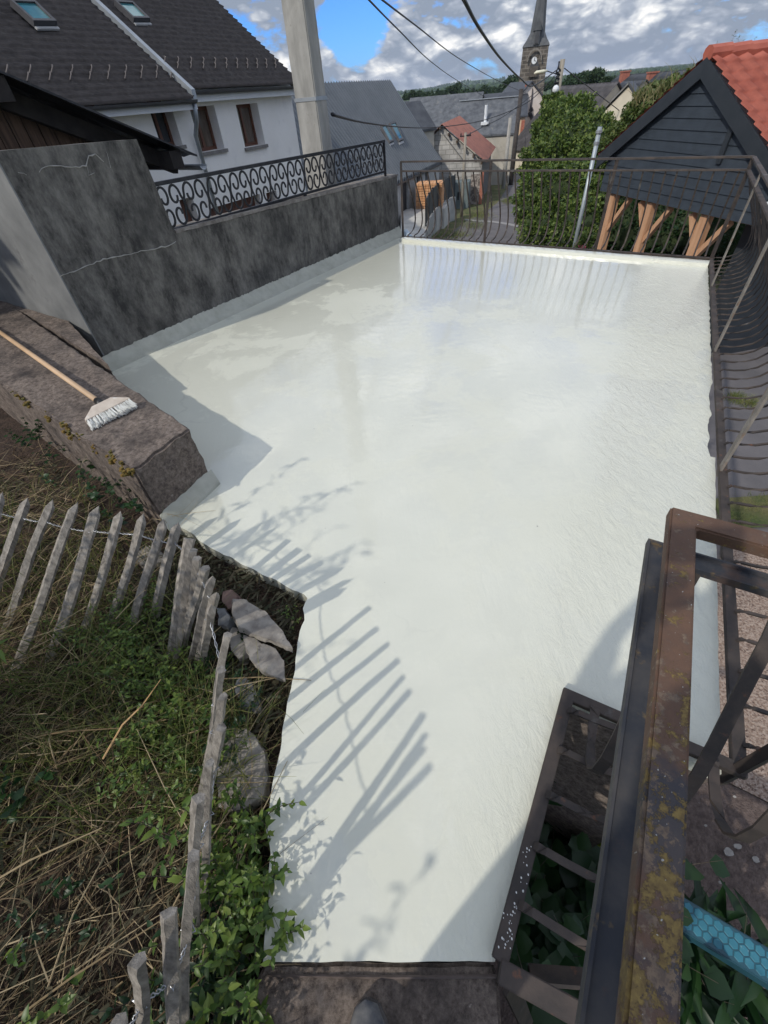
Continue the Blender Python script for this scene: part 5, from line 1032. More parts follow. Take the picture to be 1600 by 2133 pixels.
a = FB(KF); a.sweep([(xr_ + .20, -.3, zle - .12 * sl_ + .0), (xr_ + .20, 5.3, zle - .12 * sl_ + .0)], [(.07 * math.cos(t), .07 * math.sin(t)) for t in np.linspace(math.pi, 2 * math.pi, 7)] + [(.06 * math.cos(t), .06 * math.sin(t)) for t in np.linspace(2 * math.pi, math.pi, 7)]); a.build('gutter', FASCIA, kp)
FB(KF).box(xr_ + .0, xr_ + .25, -.26, 5.2, zle - .34, zle - .30).build('soffit', FASCIA, kp)
OAK = mat('fresh_timber', (0.42, 0.225, 0.125), (0.58, 0.35, 0.21), scale=4, ramp=(0.3, 0.7), rough=0.65, stretch=(5, 5, 0.6), spot=(0.22, 0.10, 0.05), spot_scale=10, spot_ramp=(0.62, 0.75))
zb_ = -3.4; hw2 = .085
posts = [KF.f(1266, 412)[0] + .08, KF.f(1350, 425)[0], KF.f(1462, 452)[0]]
for i_, x in enumerate(posts):
    FB(KF).box(x - hw2, x + hw2, .04, .21, zb_, kz0 - .02).build('post', OAK, kp, bevel=.008)
    for sg in (-1, 1):
        if i_ == 0 and sg < 0: continue
        l_ = .55 if sg > 0 else .36
        FB(KF).bar([(x + sg * .06, .125, kz0 - l_ - .18), (x + sg * l_, .125, kz0 - .06)], .09, .10, up=(0, 1, 0)).build('brace', OAK, kp)
for x in (posts[1] + .2, posts[2]): FB(KF).box(x - hw2, x + hw2, 4.6, 4.77, zb_, kz0 - .02).build('post', OAK, kp, bevel=.008)
FB(KF).box(posts[0] - .1, xr_ - .2, .03, .2, kz0 - .018, kz0 + .14).build('beam', OAK, kp)
FB(KF).box(posts[2] + .55, xr_ - .3, 0.5, 0.6, zb_, kz0 - .05).box(xr_ - .5, xr_ - .4, .602, 5.0, zb_, kz0 - .05).build('side_panel', BARGE, kp)
FB(KF).bar([(KF.f(1535, 242)[0] + .03, -.045, KF.f(1535, 242)[1]), (KF.f(1500, 340)[0], -.045, KF.f(1500, 340)[1])], .10, .03, up=(0, 1, 0)).build('cover_strip', BARGE, kp)
# ---------------------------------------------------------------- timber shed behind the parapet
SF = Frame(K + pn * 1.5, pa, side=-1)       # gable plane almost facing us
sc_, sd_ = SF.f(0, 147), SF.f(408, 322); ss = (sc_[1] - sd_[1]) / (sc_[0] - sd_[0]); print('shed', sc_, sd_, ss)
sh = thing('timber_shed', 'dark timber-boarded shed with a black corrugated roof behind the tall concrete wall', 'shed', SF.w(sd_[0] - 2, 2, -3.2))
TIMB = mat('old_dark_boards', (0.045, 0.028, 0.019), (0.17, 0.105, 0.068), scale=6, ramp=(0.3, 0.72), rough=0.9, stretch=(7, 7, 0.5), bump=0.5, bscale=40, bdist=.005)
ROOFB = mat('black_sheet', (0.013, 0.013, 0.016), (0.03, 0.03, 0.034), scale=5, rough=0.5)
x_e = sd_[0] - .55; x_l = sd_[0] - 6.5
def zr_at(x): return sd_[1] + (x - sd_[0]) * ss
a = FB(SF); nb_ = 44; 
for k in range(nb_):
    xa = x_l + (x_e - x_l) * k / nb_; xb = x_l + (x_e - x_l) * (k + 1) / nb_ - .012; yj = rng.random() * .012
    a.prism([(xa, .45 + yj, -3), (xb, .45 + yj, -3), (xb, .45 + yj, zr_at(xb) - .16), (xa, .45 + yj, zr_at(xa) - .16)], (0, .025, 0))
a.build('boards', TIMB, sh); FB(SF).box(x_e - .06, x_e + .0, .48, 4.5, -3, zr_at(x_e) - .2).build('side_boards', TIMB, sh)
a = FB(SF); nn_ = 36; 
for k in range(nn_):
    y0_ = -.02 + 4.8 * k / nn_; y1_ = -.02 + 4.8 * (k + 1) / nn_; h0 = .02 if k % 2 else 0; h1_v = .02 if (k + 1) % 2 else 0
    a.prism([(x_l, y0_, zr_at(x_l) + h0), (sd_[0], y0_, sd_[1] + h0), (sd_[0], y1_, sd_[1] + h1_v), (x_l, y1_, zr_at(x_l) + h1_v)], (0, 0, -.02))
a.build('roof', ROOFB, sh)
a = FB(SF)
for k in range(4):
    x = sd_[0] - .28 - 1.6 * k; a.box(x - .08, x + .08, .02, 4.6, zr_at(x) - .22, zr_at(x) - .05)
a.build('purlin', mat('black_timber', (0.018, 0.015, 0.014), (0.04, 0.034, 0.03), scale=8, rough=.9), sh)
a = FB(SF); a.bar([(x_l, .34, zr_at(x_l) - .14), (sd_[0] - .1, .34, zr_at(sd_[0] - .1) - .14)], .10, .16, up=(0, 0, 1)); a.build('rafter', mat('black_timber', (0.018, 0.015, 0.014)), sh)
a = FB(SF); gz_ = sd_[1] - .10; a.sweep([(sd_[0] + .02, -.06, gz_), (sd_[0] + .02, 4.7, gz_)], [(.055 * math.cos(t), .055 * math.sin(t)) for t in np.linspace(math.pi, 2 * math.pi, 8)] + [(.048 * math.cos(t), .048 * math.sin(t)) for t in np.linspace(2 * math.pi, math.pi, 8)]); a.build('gutter', ZINC, sh)
# ================================================================== POLES, CABLES, STREET THINGS
# concrete pole right behind the parapet
zp0, zp1 = -3.0, 7.5
pc_ = AD(662, 314, 7.75); up_ = thing('concrete_utility_pole', 'tall square concrete utility pole with a steel band, rising behind the low parapet', 'utility pole', (pc_.x, pc_.y, zp0))
def sq(c, hx, hy, rot, z):
    return [(c.x + hx * sx * math.cos(rot) - hy * sy * math.sin(rot), c.y + hx * sx * math.sin(rot) + hy * sy * math.cos(rot), z) for sx, sy in ((-1, -1), (1, -1), (1, 1), (-1, 1))]
rot = R(-28 + 180); rot = R(22)
def pw_(z): return 0.185 - 0.011 * (z - 0.8)
rot = R(-30)
a = MB(); zs_ = [zp0, 1.0, 3.0, 5.0, zp1]; 
for z in zs_: a.v += sq(pc_, pw_(z) * .92, pw_(z) * .74, rot, z)
for k in range(4):
    for b in range(4): a.f.append((k * 4 + b, k * 4 + (b + 1) % 4, (k + 1) * 4 + (b + 1) % 4, (k + 1) * 4 + b))
a.f.append((3, 2, 1, 0)); a.f.append(tuple(16 + b for b in range(4)))
o = a.build('shaft', CONC_POLE, up_, bevel=0.012); roughen(o, amp=.004, sc=9, maxlen=.12)
zb1 = AD(640, 207, 7.75).z
a = MB(); p_ = sq(pc_, pw_(zb1) * .92 + .006, pw_(zb1) * .74 + .006, rot, zb1 - .018); q_ = sq(pc_, pw_(zb1) * .92 + .006, pw_(zb1) * .74 + .006, rot, zb1 + .018); a.hexa(p_ + q_); a.build('steel_band', ZINC, up_)
a = MB(); 
for zz in (AD(610, 8, 7.75).z, AD(612, 27, 7.75).z):
    c = Vector(sq(pc_, pw_(zz) * .92, pw_(zz) * .66, rot, zz)[0]).lerp(Vector(sq(pc_, pw_(zz) * .92, pw_(zz) * .66, rot, zz)[1]), .45); nn2 = Vector((math.sin(rot), -math.cos(rot), 0)); a.tube([c - nn2 * .01, c + nn2 * .004], .016, 8, up=(0, 0, 1))
a.build('bolt_hole', BLACK, up_)
def sag(A, B, s, n=26): return [A.lerp(B, k / n) + Vector((0, 0, -4 * s * (k / n) * (1 - k / n))) for k in range(n + 1)]
def cable(name, pts, r, label, m_=BLACK):
    a = MB(); a.tube(pts, r, 6); o = a.build(name, m_, smooth=True); tag(o, label, 'cable', None); return o
wpT = AD(1165, 140, 45)
def thru(Alist): return [AD(x, y, D) for x, y, D in Alist]
def spline(P, n=12, ext=0):
    if ext: P = [P[0] + (P[0] - P[1]) * ext] + P
    out_ = []; P = [P[0]] + P + [P[-1]]
    for i in range(1, len(P) - 2):
        for k in range(n):
            t = k / n; out_.append(0.5 * ((2 * P[i]) + (-P[i - 1] + P[i + 1]) * t + (2 * P[i - 1] - 5 * P[i] + 4 * P[i + 1] - P[i + 2]) * t * t + (-P[i - 1] + 3 * P[i] - 3 * P[i + 1] + P[i + 2]) * t ** 3))
    out_.append(P[-2]); return out_
cable('overhead_cable', spline(thru([(925, -80, 9), (967, 0, 11.5), (1002, 64, 16), (1045, 124, 24), (1084, 163, 34), (1112, 178, 40), (1165, 142, 45)]), ext=.7), 0.035, 'thick twisted black cable swooping down to the wooden pole by the church')
cable('overhead_cable', spline(thru([(700, -75, 9), (769, 0, 12), (830, 62, 17), (900, 130, 28), (960, 172, 42), (1046, 222, 60)]), ext=.7), 0.016, 'long thin cable crossing the sky left of the others')
cable('overhead_cable', spline(thru([(715, -65, 9), (797, 0, 12), (865, 52, 17), (960, 124, 30), (1045, 172, 45), (1100, 196, 60)]), ext=.7), 0.016, 'long thin cable crossing the sky just left of the thick twisted one')
cable('overhead_cable', spline(thru([(692, 238, 7.9), (760, 255, 14), (830, 264, 22), (885, 266, 28), (940, 262, 33), (1000, 252, 38), (1060, 232, 42), (1110, 205, 44), (1163, 150, 45)])), 0.022, 'black cable sagging from the concrete pole past the rusty garage roof')
cable('overhead_cable', spline(thru([(972, 282, 30), (1010, 262, 35), (1060, 235, 40), (1160, 158, 45)])), 0.02, 'cable rising from the small wooden post by the garage to the pole near the church')
cable('overhead_cable', spline(thru([(1176, 142, 45), (1225, 180, 50), (1290, 230, 55)])), 0.03, 'black cable sloping right from the wooden pole to the cream gable')
cable('overhead_cable', spline(thru([(1005, 206, 50), (1040, 232, 52), (1080, 252, 58)])), 0.03, 'short cable dropping from the slate barn roof towards the peach house')
PW = mat('grey_pole_wood', (0.20, 0.18, 0.15), (0.34, 0.31, 0.26), scale=4, stretch=(4, 4, .4), rough=.9)
def wpole(px, base_px_dir, D, r, zt, zb, label, m_=PW, name='utility_pole'):
    c = AD(*px, D); t_ = thing(name, label, 'utility pole', (c.x, c.y, zb)); a = MB(); a.tube([(c.x, c.y, zb), (c.x, c.y, zt)], r, 10, scale=[1.25, 1]); a.build('pole', m_, t_, smooth=True); return t_, c
t_, c = wpole((1170, 140), 0, 45, .17, AD(1172, 123, 45).z, -5, 'leaning-looking grey wooden pole with a tangle of cables beside the church')
a = MB(); zt_ = AD(1168, 132, 45).z
for k in range(5): a.tube([(c.x - .25, c.y - .05, zt_ - .25 * k + .1), (c.x - .28 - .1 * (k % 2), c.y - .12, zt_ - .2 - .25 * k), (c.x - .1, c.y - .15, zt_ - .35 - .2 * k)], .06, 6)
a.build('cable_clamp', BLACK, t_)
lh = AD(1128, 150, 44.5); a = MB(); a.tube([(c.x, c.y - .1, AD(1160, 158, 45).z), (lh.x + .3, lh.y, lh.z + .05)], .03, 6); arm = a.build('lamp_arm', BLACK, t_)
a = MB(); a.sweep([(lh.x + .4, lh.y, lh.z + .05), (lh.x + .1, lh.y, lh.z + .02), (lh.x - .35, lh.y, lh.z), (lh.x - .5, lh.y, lh.z - .04)], [(.18 * math.cos(t), .10 * math.sin(t)) for t in np.linspace(0, 2 * math.pi, 9)[:-1]], scale=[.5, 1, 1, .5]); a.build('lamp_head', mat('lamp_cover', (0.62, 0.6, 0.45), (0.7, 0.68, 0.55), scale=3, rough=.4), t_, smooth=True)
# small globe lamp on its own post
g_ = AD(1157, 190, 43); t_ = thing('street_lamp', 'small round white street lamp half hidden in the leaves under the wooden pole', 'street lamp', (g_.x, g_.y, -4.8)); a = MB(); a.tube([(g_.x, g_.y, -4.8), (g_.x, g_.y, g_.z)], .05, 8); a.build('post', IRON, t_)
bm = bmesh.new(); bmesh.ops.create_icosphere(bm, subdivisions=2, radius=.22); me = bpy.data.meshes.new('globe'); bm.to_mesh(me); bm.free(); me.materials.append(FASCIA); q = bpy.data.objects.new('globe', me); COL.objects.link(q); q.parent = t_; q.location = (0, 0, g_.z + 4.8 + .1)
t_, c = wpole((969, 300), 0, 31, .075, AD(970, 276, 31).z, -4.0, 'thin brown wooden post with an insulator in front of the block garage', PW)
a = MB(); zz = AD(970, 283, 31).z; a.bar([(c.x - .3, c.y, zz), (c.x + .3, c.y, zz)], .05, .05).tube([(c.x - .25, c.y, zz), (c.x - .25, c.y, zz + .12)], .03, 6).tube([(c.x + .25, c.y, zz), (c.x + .25, c.y, zz + .12)], .03, 6); a.build('crossarm', BLACK, t_)
t_, c = wpole((1062, 260), 0, 44, .13, AD(1065, 245, 44).z, -5.4, 'pale concrete pole at the corner of the slate-roofed barn', CONC_POLE)
t_, c = wpole((1079, 250), 0, 46, .16, AD(1083, 185, 46).z, -5.4, 'dark pole standing just left of the peach house', mat('dark_pole', (0.035, 0.03, 0.03), (0.07, 0.06, 0.055), scale=5))
# galvanised post
c = AD(1222, 395, 15.5); ztp = AD(1250, 264, 15.5).z; t_ = thing('metal_post', 'slim blue-grey galvanised post with a collar in front of the big hedge', 'post', (c.x, c.y, -3.4)); a = MB(); a.tube([(c.x, c.y, -3.4), (c.x, c.y, ztp)], .055, 10); a.build('tube', mat('galvanised_steel', (0.30, 0.34, 0.37), (0.40, 0.45, 0.48), scale=6, rough=.45, metal=.4), t_, smooth=True)
a = MB(); zc_ = AD(1248, 274, 15.5).z; a.tube([(c.x, c.y, zc_ - .03), (c.x, c.y, zc_ + .03)], .08, 10).tube([(c.x, c.y, zc_ - .25), (c.x, c.y, zc_ - .19)], .07, 10); a.build('collar', ZINC, t_)
# brick stack, curved fence, green tank
bs0, bs1 = G(866, 436, YZ), G(920, 434, YZ); Dn = math.hypot(bs0.x, bs0.y); bfz = math.degrees(math.atan2(bs1.x - bs0.x, bs1.y - bs0.y)); BS = Frame(bs0, bfz, side=-1); bl = (bs1 - bs0).length; btop = BS.f(928, 381)[1]
bk_ = thing('brick_stack', 'stack of orange hollow bricks on pallets in the paved yard', 'bricks', BS.w(bl / 2, .6, bs0.z))
BRK = mat('orange_brick', (0.50, 0.24, 0.11), (0.66, 0.38, 0.20), scale=5, ramp=(.35, .65), rough=.9)
nr_ = 9; nc_ = 8; hrow = (btop - bs0.z - .12) / nr_; a = FB(BS)
for r_ in range(nr_):
    for c_i in range(nc_):
        x0_ = bl * c_i / nc_; a.box(x0_ + .006, x0_ + bl / nc_ - .012, .0 + .02 * rng.random(), 1.1, bs0.z + .13 + hrow * r_ + .006, bs0.z + .13 + hrow * (r_ + 1) - .012)
a.build('bricks', BRK, bk_); FB(BS).box(0, bl, .05, 1.05, bs0.z, bs0.z + .12).build('pallet', OAK, bk_)
fp = [(887, 470), (893, 455), (901, 442), (911, 430), (922, 421), (934, 413), (946, 408)]
FPt = [G(x, y + 6, YZ) for x, y in fp]; 
cw = MB(); 
wallp = [Vector((p.x, p.y, 0)) for p in spline(FPt, 4)]
cw.sweep([up(p, YZ - .1) for p in wallp], [(-.1, -1.1), (.1, -1.1), (.1, .2), (-.1, .2)]); o = cw.build('curved_low_wall', mat('pale_wall_cap', (0.30, 0.30, 0.29), (0.42, 0.42, 0.40), scale=3, rough=.95)); tag(o, 'low curved concrete wall beside the yard with a dark fence on it', 'wall')
ft = thing('curved_fence', 'dark grey panel fence following the curved low wall', 'fence', (FPt[0].x, FPt[0].y, FPt[0].z)); a = MB(); a.sweep([up(p, YZ + .62) for p in wallp], [(-.015, -.48), (.015, -.48), (.015, .45), (-.015, .45)]); a.build('panel', mat('dark_mesh_panel', (0.035, 0.042, 0.047), (0.06, 0.068, 0.072), scale=3, rough=.6), ft)
for p in wallp[::4]: a = MB(); a.box(p.x - .03, p.x + .03, p.y - .03, p.y + .03, YZ + .1, YZ + 1.12); a.build('post', BLACK, ft)
gx = T(950, 436); GT = Frame(gx, 108, side=-1); zt_ = GT.f(950, 380)[1]
gt = thing('storage_box', 'grey-green storage box with vertical slots beside the block garage', 'container', GT.w(0, .6, gx.z)); GTM = mat('grey_green_paint', (0.10, 0.13, 0.14), (0.15, 0.185, 0.19), scale=3, rough=.7)
FB(GT).box(-.95, .75, 0, 1.2, gx.z, zt_).build('body', GTM, gt); a = FB(GT)
for x in (.05, .35): a.box(x, x + .12, -.02, -.001, gx.z + .5, zt_ - .5)
a.build('slot', BLACK, gt)
# car at the end of the street
cb_ = T(1080, 325, .0); c = Vector((cb_.x, cb_.y, tz(cb_.x, cb_.y))); CR = Frame(c, 105, side=-1)
car = thing('parked_car', 'small dark car parked at the far end of the street, facing the camera', 'car', (c.x, c.y, c.z))
CARP = mat('dark_car_paint', (0.018, 0.022, 0.028), rough=.25); zc0 = c.z
a = FB(CR); side = [(0, .3), (0, .75), (.9, .95), (1.5, 1.42), (3.0, 1.48), (3.9, 1.0), (4.1, .9), (4.1, .3)]
a.prism([(-.88, y, zc0 + z) for y, z in side], (1.76, 0, 0)); a.build('body', CARP, car, bevel=.06)
FB(CR).prism([(-.68, .97, zc0 + 1.0), (.68, .97, zc0 + 1.0), (.6, 1.45, zc0 + 1.4), (-.6, 1.45, zc0 + 1.4)], (0, -.03, .02)).build('windscreen', GLASS, car)
for x in (-.6, .6): FB(CR).box(x - .17, x + .17, -.03, 0.02, zc0 + .6, zc0 + .74).build('headlight', FASCIA, car)
FB(CR).box(-.26, .26, -.05, -.01, zc0 + .38, zc0 + .5).build('number_plate', FASCIA, car)
for x in (-.8, .62):
    for y in (.75, 3.2): a = FB(CR); a.tube([(x, y, zc0 + .32), (x + .18, y, zc0 + .32)], .32, 14); a.build('wheel', BLACK, car)
# ================================================================== TEAL HONEYCOMB BAND
zq = -1.25; q = [G(1420, 1866, zq), G(1760, 2068, zq), G(1760, 2140, zq), G(1420, 1938, zq)]; ex = (q[1] - q[0]).normalized(); ey = Vector((ex.y, -ex.x, 0)); Lb = (q[1] - q[0]).length; wb = abs((q[3] - q[0]).dot(ey))
TEALD = mat('teal_board', (0.010, 0.055, 0.085), (0.018, 0.08, 0.11), scale=6, rough=.5); TEAL = mat('teal_cell', (0.017, 0.125, 0.18), (0.035, 0.18, 0.245), scale=9, rough=.6, spot=(0.3, 0.36, 0.36), spot_scale=9, spot_ramp=(0.66, 0.72))
org = q[0] - ex * .2; hb = thing('honeycomb_bench', 'teal-blue plank covered in hexagonal honeycomb cells below the rusty handrail', 'bench', org + ex * .8 + ey * wb / 2 + Vector((0, 0, -.02)))
def hp(x, y, z=0): return org + ex * x + ey * y + Vector((0, 0, z))
a = MB(); a.hexa([hp(0, 0, -.1), hp(Lb + .5, 0, -.1), hp(Lb + .5, wb, -.1), hp(0, wb, -.1), hp(0, 0), hp(Lb + .5, 0), hp(Lb + .5, wb), hp(0, wb)]); a.build('plank', TEALD, hb, bevel=.006)
a = MB(); rr = .0235; dx_ = rr * math.sqrt(3); dy_ = rr * 1.5; j = 0
while (j + .7) * dy_ < wb - .01:
    i = 0
    while (i + 1.2) * dx_ < Lb + .48:
        c = hp((i + .7 + .5 * (j % 2)) * dx_, (j + .85) * dy_); r1 = rr * .88; P0_ = [c + ex * r1 * math.sin(k * math.pi / 3) + ey * r1 * math.cos(k * math.pi / 3) for k in range(6)]; P1_ = [c + (p - c) * .88 + Vector((0, 0, .002)) for p in P0_]
        i0 = len(a.v); a.v += [tuple(p) for p in P0_ + P1_]; 
        for k in range(6): a.f.append((i0 + k, i0 + (k + 1) % 6, i0 + 6 + (k + 1) % 6, i0 + 6 + k))
        a.f.append(tuple(i0 + 6 + k for k in range(6))); i += 1
    j += 1
a.build('honeycomb_cells', TEAL, hb)
for x in (.3, Lb + .2): MB().hexa([hp(x, .04, -1.5), hp(x + .06, .04, -1.5), hp(x + .06, wb - .04, -1.5), hp(x, wb - .04, -1.5), hp(x, .04, -.102), hp(x + .06, .04, -.102), hp(x + .06, wb - .04, -.102), hp(x, wb - .04, -.102)]).build('leg', TEALD, hb)
# stones on the bare earth
for k, (px, py, s) in enumerate([(1516, 1775, .035), (1535, 1763, .026), (1572, 1790, .03), (1560, 1755, .012), (1500, 1838, .014), (1590, 1720, .013), (1470, 1720, .012), (1530, 1660, .012)]):
    p = T(px, py, .09); a = MB(); n_ = 7; pts = [p + Vector((s * (0.8 + .4 * rng.random()) * math.cos(t), s * .7 * (0.8 + .4 * rng.random()) * math.sin(t), 0)) for t in np.linspace(0, 6.28, n_ + 1)[:-1]]; a.prism(pts, (0, 0, s * .5)); o = a.build('pebble', mat('pale_pebble', (0.24, 0.22, 0.2), (0.34, 0.32, 0.3), scale=20)); roughen(o, cuts=2, amp=s * .12, sc=30); tag(o, ('largest-but-one pale pebble, left of the close pair on the bare earth', 'pale pebble touching the upper right of another, middle of the bare earth', 'biggest pale pebble on the bare earth at the right edge', 'tiny pale pebble above the biggest one', 'small pebble on the bare earth just above the teal plank', 'small pebble at the right edge where gravel meets bare earth', 'small pebble on the bare earth nearest the rusty handrail', 'small pebble just below the gravel, under the bowed bars')[k], 'pebble', 'pebbles on the bare earth')
for k in range(5): pass
# ================================================================== PERSON (holding the camera; only a boot tip reaches the frame)
DENIM = mat('dark_denim', (0.02, 0.028, 0.045), (0.035, 0.045, 0.065), scale=60, rough=.95); JACK = mat('dark_jacket', (0.03, 0.032, 0.036), (0.05, 0.052, 0.056), scale=40, rough=.9)
SKIN = mat('skin', (0.42, 0.26, 0.19), (0.48, 0.31, 0.23), scale=12, rough=.55); BOOT = mat('dusty_boot', (0.045, 0.05, 0.062), (0.17, 0.165, 0.16), scale=22, ramp=(.35, .7), rough=.85, bump=.4, bscale=120, bdist=.002); SOLE = mat('boot_sole', (0.05, 0.045, 0.042), (0.1, 0.09, 0.085), scale=30, rough=.9)
px0, py0 = -.26, -.475
pe = thing('person', 'person in dark clothes on the landing, only one dusty boot tip showing', 'person', (px0, py0, -.012))
def skin(name, verts, edges, radii, m_, parent, sub=2):
    me = bpy.data.meshes.new(name); me.from_pydata([tuple(Vector(v) - pe.location) for v in verts], edges, []); o = bpy.data.objects.new(name, me); COL.objects.link(o); o.parent = parent
    s = o.modifiers.new('s', 'SKIN'); 
    for i, r_ in enumerate(radii): me.skin_vertices[0].data[i].radius = (r_, r_) if not isinstance(r_, tuple) else r_
    me.skin_vertices[0].data[0].use_root = True; o.modifiers.new('u', 'SUBSURF').levels = sub; o.modifiers['u'].render_levels = sub; me.materials.append(m_)
    dg = bpy.context.evaluated_depsgraph_get(); me2 = bpy.data.meshes.new_from_object(o.evaluated_get(dg)); o.modifiers.clear(); o.data = me2; me2.polygons.foreach_set('use_smooth', [True] * len(me2.polygons)); return o
X, Y = px0, py0
vs = [(X, Y, .98), (X, Y - .01, 1.12), (X, Y - .01, 1.30), (X, Y, 1.44), (X, Y + .01, 1.52), (X, Y + .03, 1.60), (X, Y + .04, 1.68), (X, Y + .04, 1.76),
      (X - .17, Y, 1.42), (X - .25, Y + .06, 1.20), (X - .08, Y + .28, 1.36), (X + .16, Y + .405, 1.585),
      (X + .17, Y, 1.42), (X + .24, Y + .06, 1.18), (X + .32, Y + .28, 1.34), (X + .36, Y + .405, 1.585)]
es = [(0, 1), (1, 2), (2, 3), (3, 4), (4, 5), (5, 6), (6, 7), (3, 8), (8, 9), (9, 10), (10, 11), (3, 12), (12, 13), (13, 14), (14, 15)]
rs = [(.16, .12), (.14, .11), (.16, .12), (.13, .10), .055, (.075, .09), (.08, .095), (.055, .065), .06, .048, .04, .028, .06, .048, .04, .028]
def body_part():
    b_ = skin('body', vs, es, rs, SKIN, pe, 2); return b_
body_part()
jv = [(X, Y, .95), (X, Y - .01, 1.12), (X, Y - .01, 1.30), (X, Y, 1.44), (X - .17, Y, 1.43), (X - .25, Y + .06, 1.20), (X - .09, Y + .26, 1.35), (X + .17, Y, 1.43), (X + .24, Y + .06, 1.18), (X + .315, Y + .26, 1.32)]
skin('jacket', jv, [(0, 1), (1, 2), (2, 3), (3, 4), (4, 5), (5, 6), (3, 7), (7, 8), (8, 9)], [(.175, .135), (.16, .13), (.175, .135), (.145, .115), .075, .06, .05, .075, .06, .05], JACK, pe)
bx1, bx2 = -.19, -.42
skin('trousers', [(X, Y, 1.02), (X + .09, Y + .02, .9), (bx1, Y + .12, .50), (bx1, Y + .09, .12), (X - .09, Y, .9), (bx2, Y + .02, .50), (bx2, Y - .02, .12)], [(0, 1), (1, 2), (2, 3), (0, 4), (4, 5), (5, 6)], [(.165, .13), .10, .072, .06, .10, .072, .06], DENIM, pe)
bm = bmesh.new(); bmesh.ops.create_icosphere(bm, subdivisions=3, radius=.1); 
for v in bm.verts: v.co = Vector((v.co.x * .9, v.co.y * 1.08, v.co.z * 1.05))
bmesh.ops.delete(bm, geom=[v for v in bm.verts if v.co.z < -.01 and v.co.y > -.03], context='VERTS'); me = bpy.data.meshes.new('hair'); bm.to_mesh(me); bm.free(); me.materials.append(mat('brown_hair', (0.03, 0.02, 0.014), (0.06, 0.04, 0.03), scale=60)); q = bpy.data.objects.new('hair', me); COL.objects.link(q); q.parent = pe; q.location = Vector((X, Y + .03, 1.725)) - pe.location
def fingers(cx0, cy0, cz0, sg):
    V_ = [(cx0, cy0 - .04, cz0 - .06), (cx0, cy0, cz0)]; E_ = [(0, 1)]; Rr = [.022, (.035, .018)]
    for k in range(4):
        ox = sg * .002; b = len(V_); zk = .03 - .02 * k; l = (.030, .034, .031, .025)[k]
        V_ += [(cx0 + sg * .012, cy0 + .012, cz0 + zk), (cx0 + sg * (.016 + l * .6), cy0 - .002, cz0 + zk + .002), (cx0 + sg * (.018 + l), cy0 - .018, cz0 + zk + .002)]; E_ += [(1, b), (b, b + 1), (b + 1, b + 2)]; Rr += [.009, .0085, .007]
    b = len(V_); V_ += [(cx0 + sg * .01, cy0 - .02, cz0 - .02), (cx0 + sg * .04, cy0 - .032, cz0 - .005), (cx0 + sg * .06, cy0 - .034, cz0 + .008)]; E_ += [(0, b), (b, b + 1), (b + 1, b + 2)]; Rr += [.011, .010, .008]
    skin('hand', V_, E_, Rr, SKIN, pe, 1)
fingers(X + .165, Y + .42, 1.60, 1); fingers(X + .355, Y + .42, 1.60, -1)
fw_ = (_Fw); pc2 = O - fw_ * .012
a = MB(); a.hexa([pc2 + _r * sx * .077 + _u * sy * .037 - fw_ * dz for dz in (.008, 0) for sx, sy in ((-1, -1), (1, -1), (1, 1), (-1, 1))]); ph = a.build('phone', BLACK); tag(ph, 'black phone held up in both hands by the person on the landing', 'phone')
def boot(x, ytoe, yaw):
    rowsY = [(0.0, .0, .0), (.010, .028, .034), (.045, .046, .058), (.10, .050, .078), (.15, .044, .098), (.20, .040, .14), (.26, .040, .145), (.295, .030, .13), (.305, .0, .0)]
    c0, s0_ = math.cos(yaw), math.sin(yaw); z0_ = -.002; V_ = []; n_ = 14
    for d, w_, h_ in rowsY:
        for k in range(n_):
            t = 2 * math.pi * k / n_; xx = max(w_, .002) * math.cos(t); zz = max(h_, .02) * .5 * (1 + math.sin(t)) if h_ else .03; lx, ly = xx, -d; V_.append((x + lx * c0 - ly * s0_, ytoe + lx * s0_ + ly * c0, z0_ + .012 + zz))
    F_ = [(a_ * n_ + k, a_ * n_ + (k + 1) % n_, (a_ + 1) * n_ + (k + 1) % n_, (a_ + 1) * n_ + k) for a_ in range(len(rowsY) - 1) for k in range(n_)]
    b_ = raw('boot', V_, F_, BOOT, pe, smooth=True); so = []; 
    outl = [(0.0, -.0), (.030, -.012), (.048, -.045), (.053, -.10), (.046, -.16), (.042, -.25), (.030, -.30), (-.030, -.30), (-.040, -.25), (-.042, -.16), (-.050, -.10), (-.047, -.045), (-.030, -.012)]
    sm = MB(); sm.prism([(x + lx * c0 - ly * s0_, ytoe + .004 + lx * s0_ + ly * c0, -.012) for lx, ly in outl], (0, 0, .026)); sm.build('sole', SOLE, b_, bevel=.004)
    lc = MB(); 
    for q_ in range(4):
        d = .12 + .022 * q_; hz = .092 + .012 * q_; pts = [(-.02, d), (0, d + .004), (.02, d)]; lc.tube([(x + lx * c0 + ly * s0_, ytoe + lx * s0_ - ly * c0, hz + .004) for lx, ly in pts], .0022, 5)
    lc.build('laces', BLACK, b_)
tt = G(762, 2082, .035); boot(tt.x, tt.y, R(2)); boot(bx2, tt.y - .13, R(12))

ga = MB(); ga.tube([G(846, 484, -.12), G(858, 502, -.14)], .05, 12); o = ga.build('pipe_end', mat('pale_blue_pipe', (0.30, 0.38, 0.45), (0.42, 0.50, 0.56), scale=8, rough=.4), smooth=True); tag(o, 'short pale blue pipe end beside the far left corner post of the railing', 'pipe')
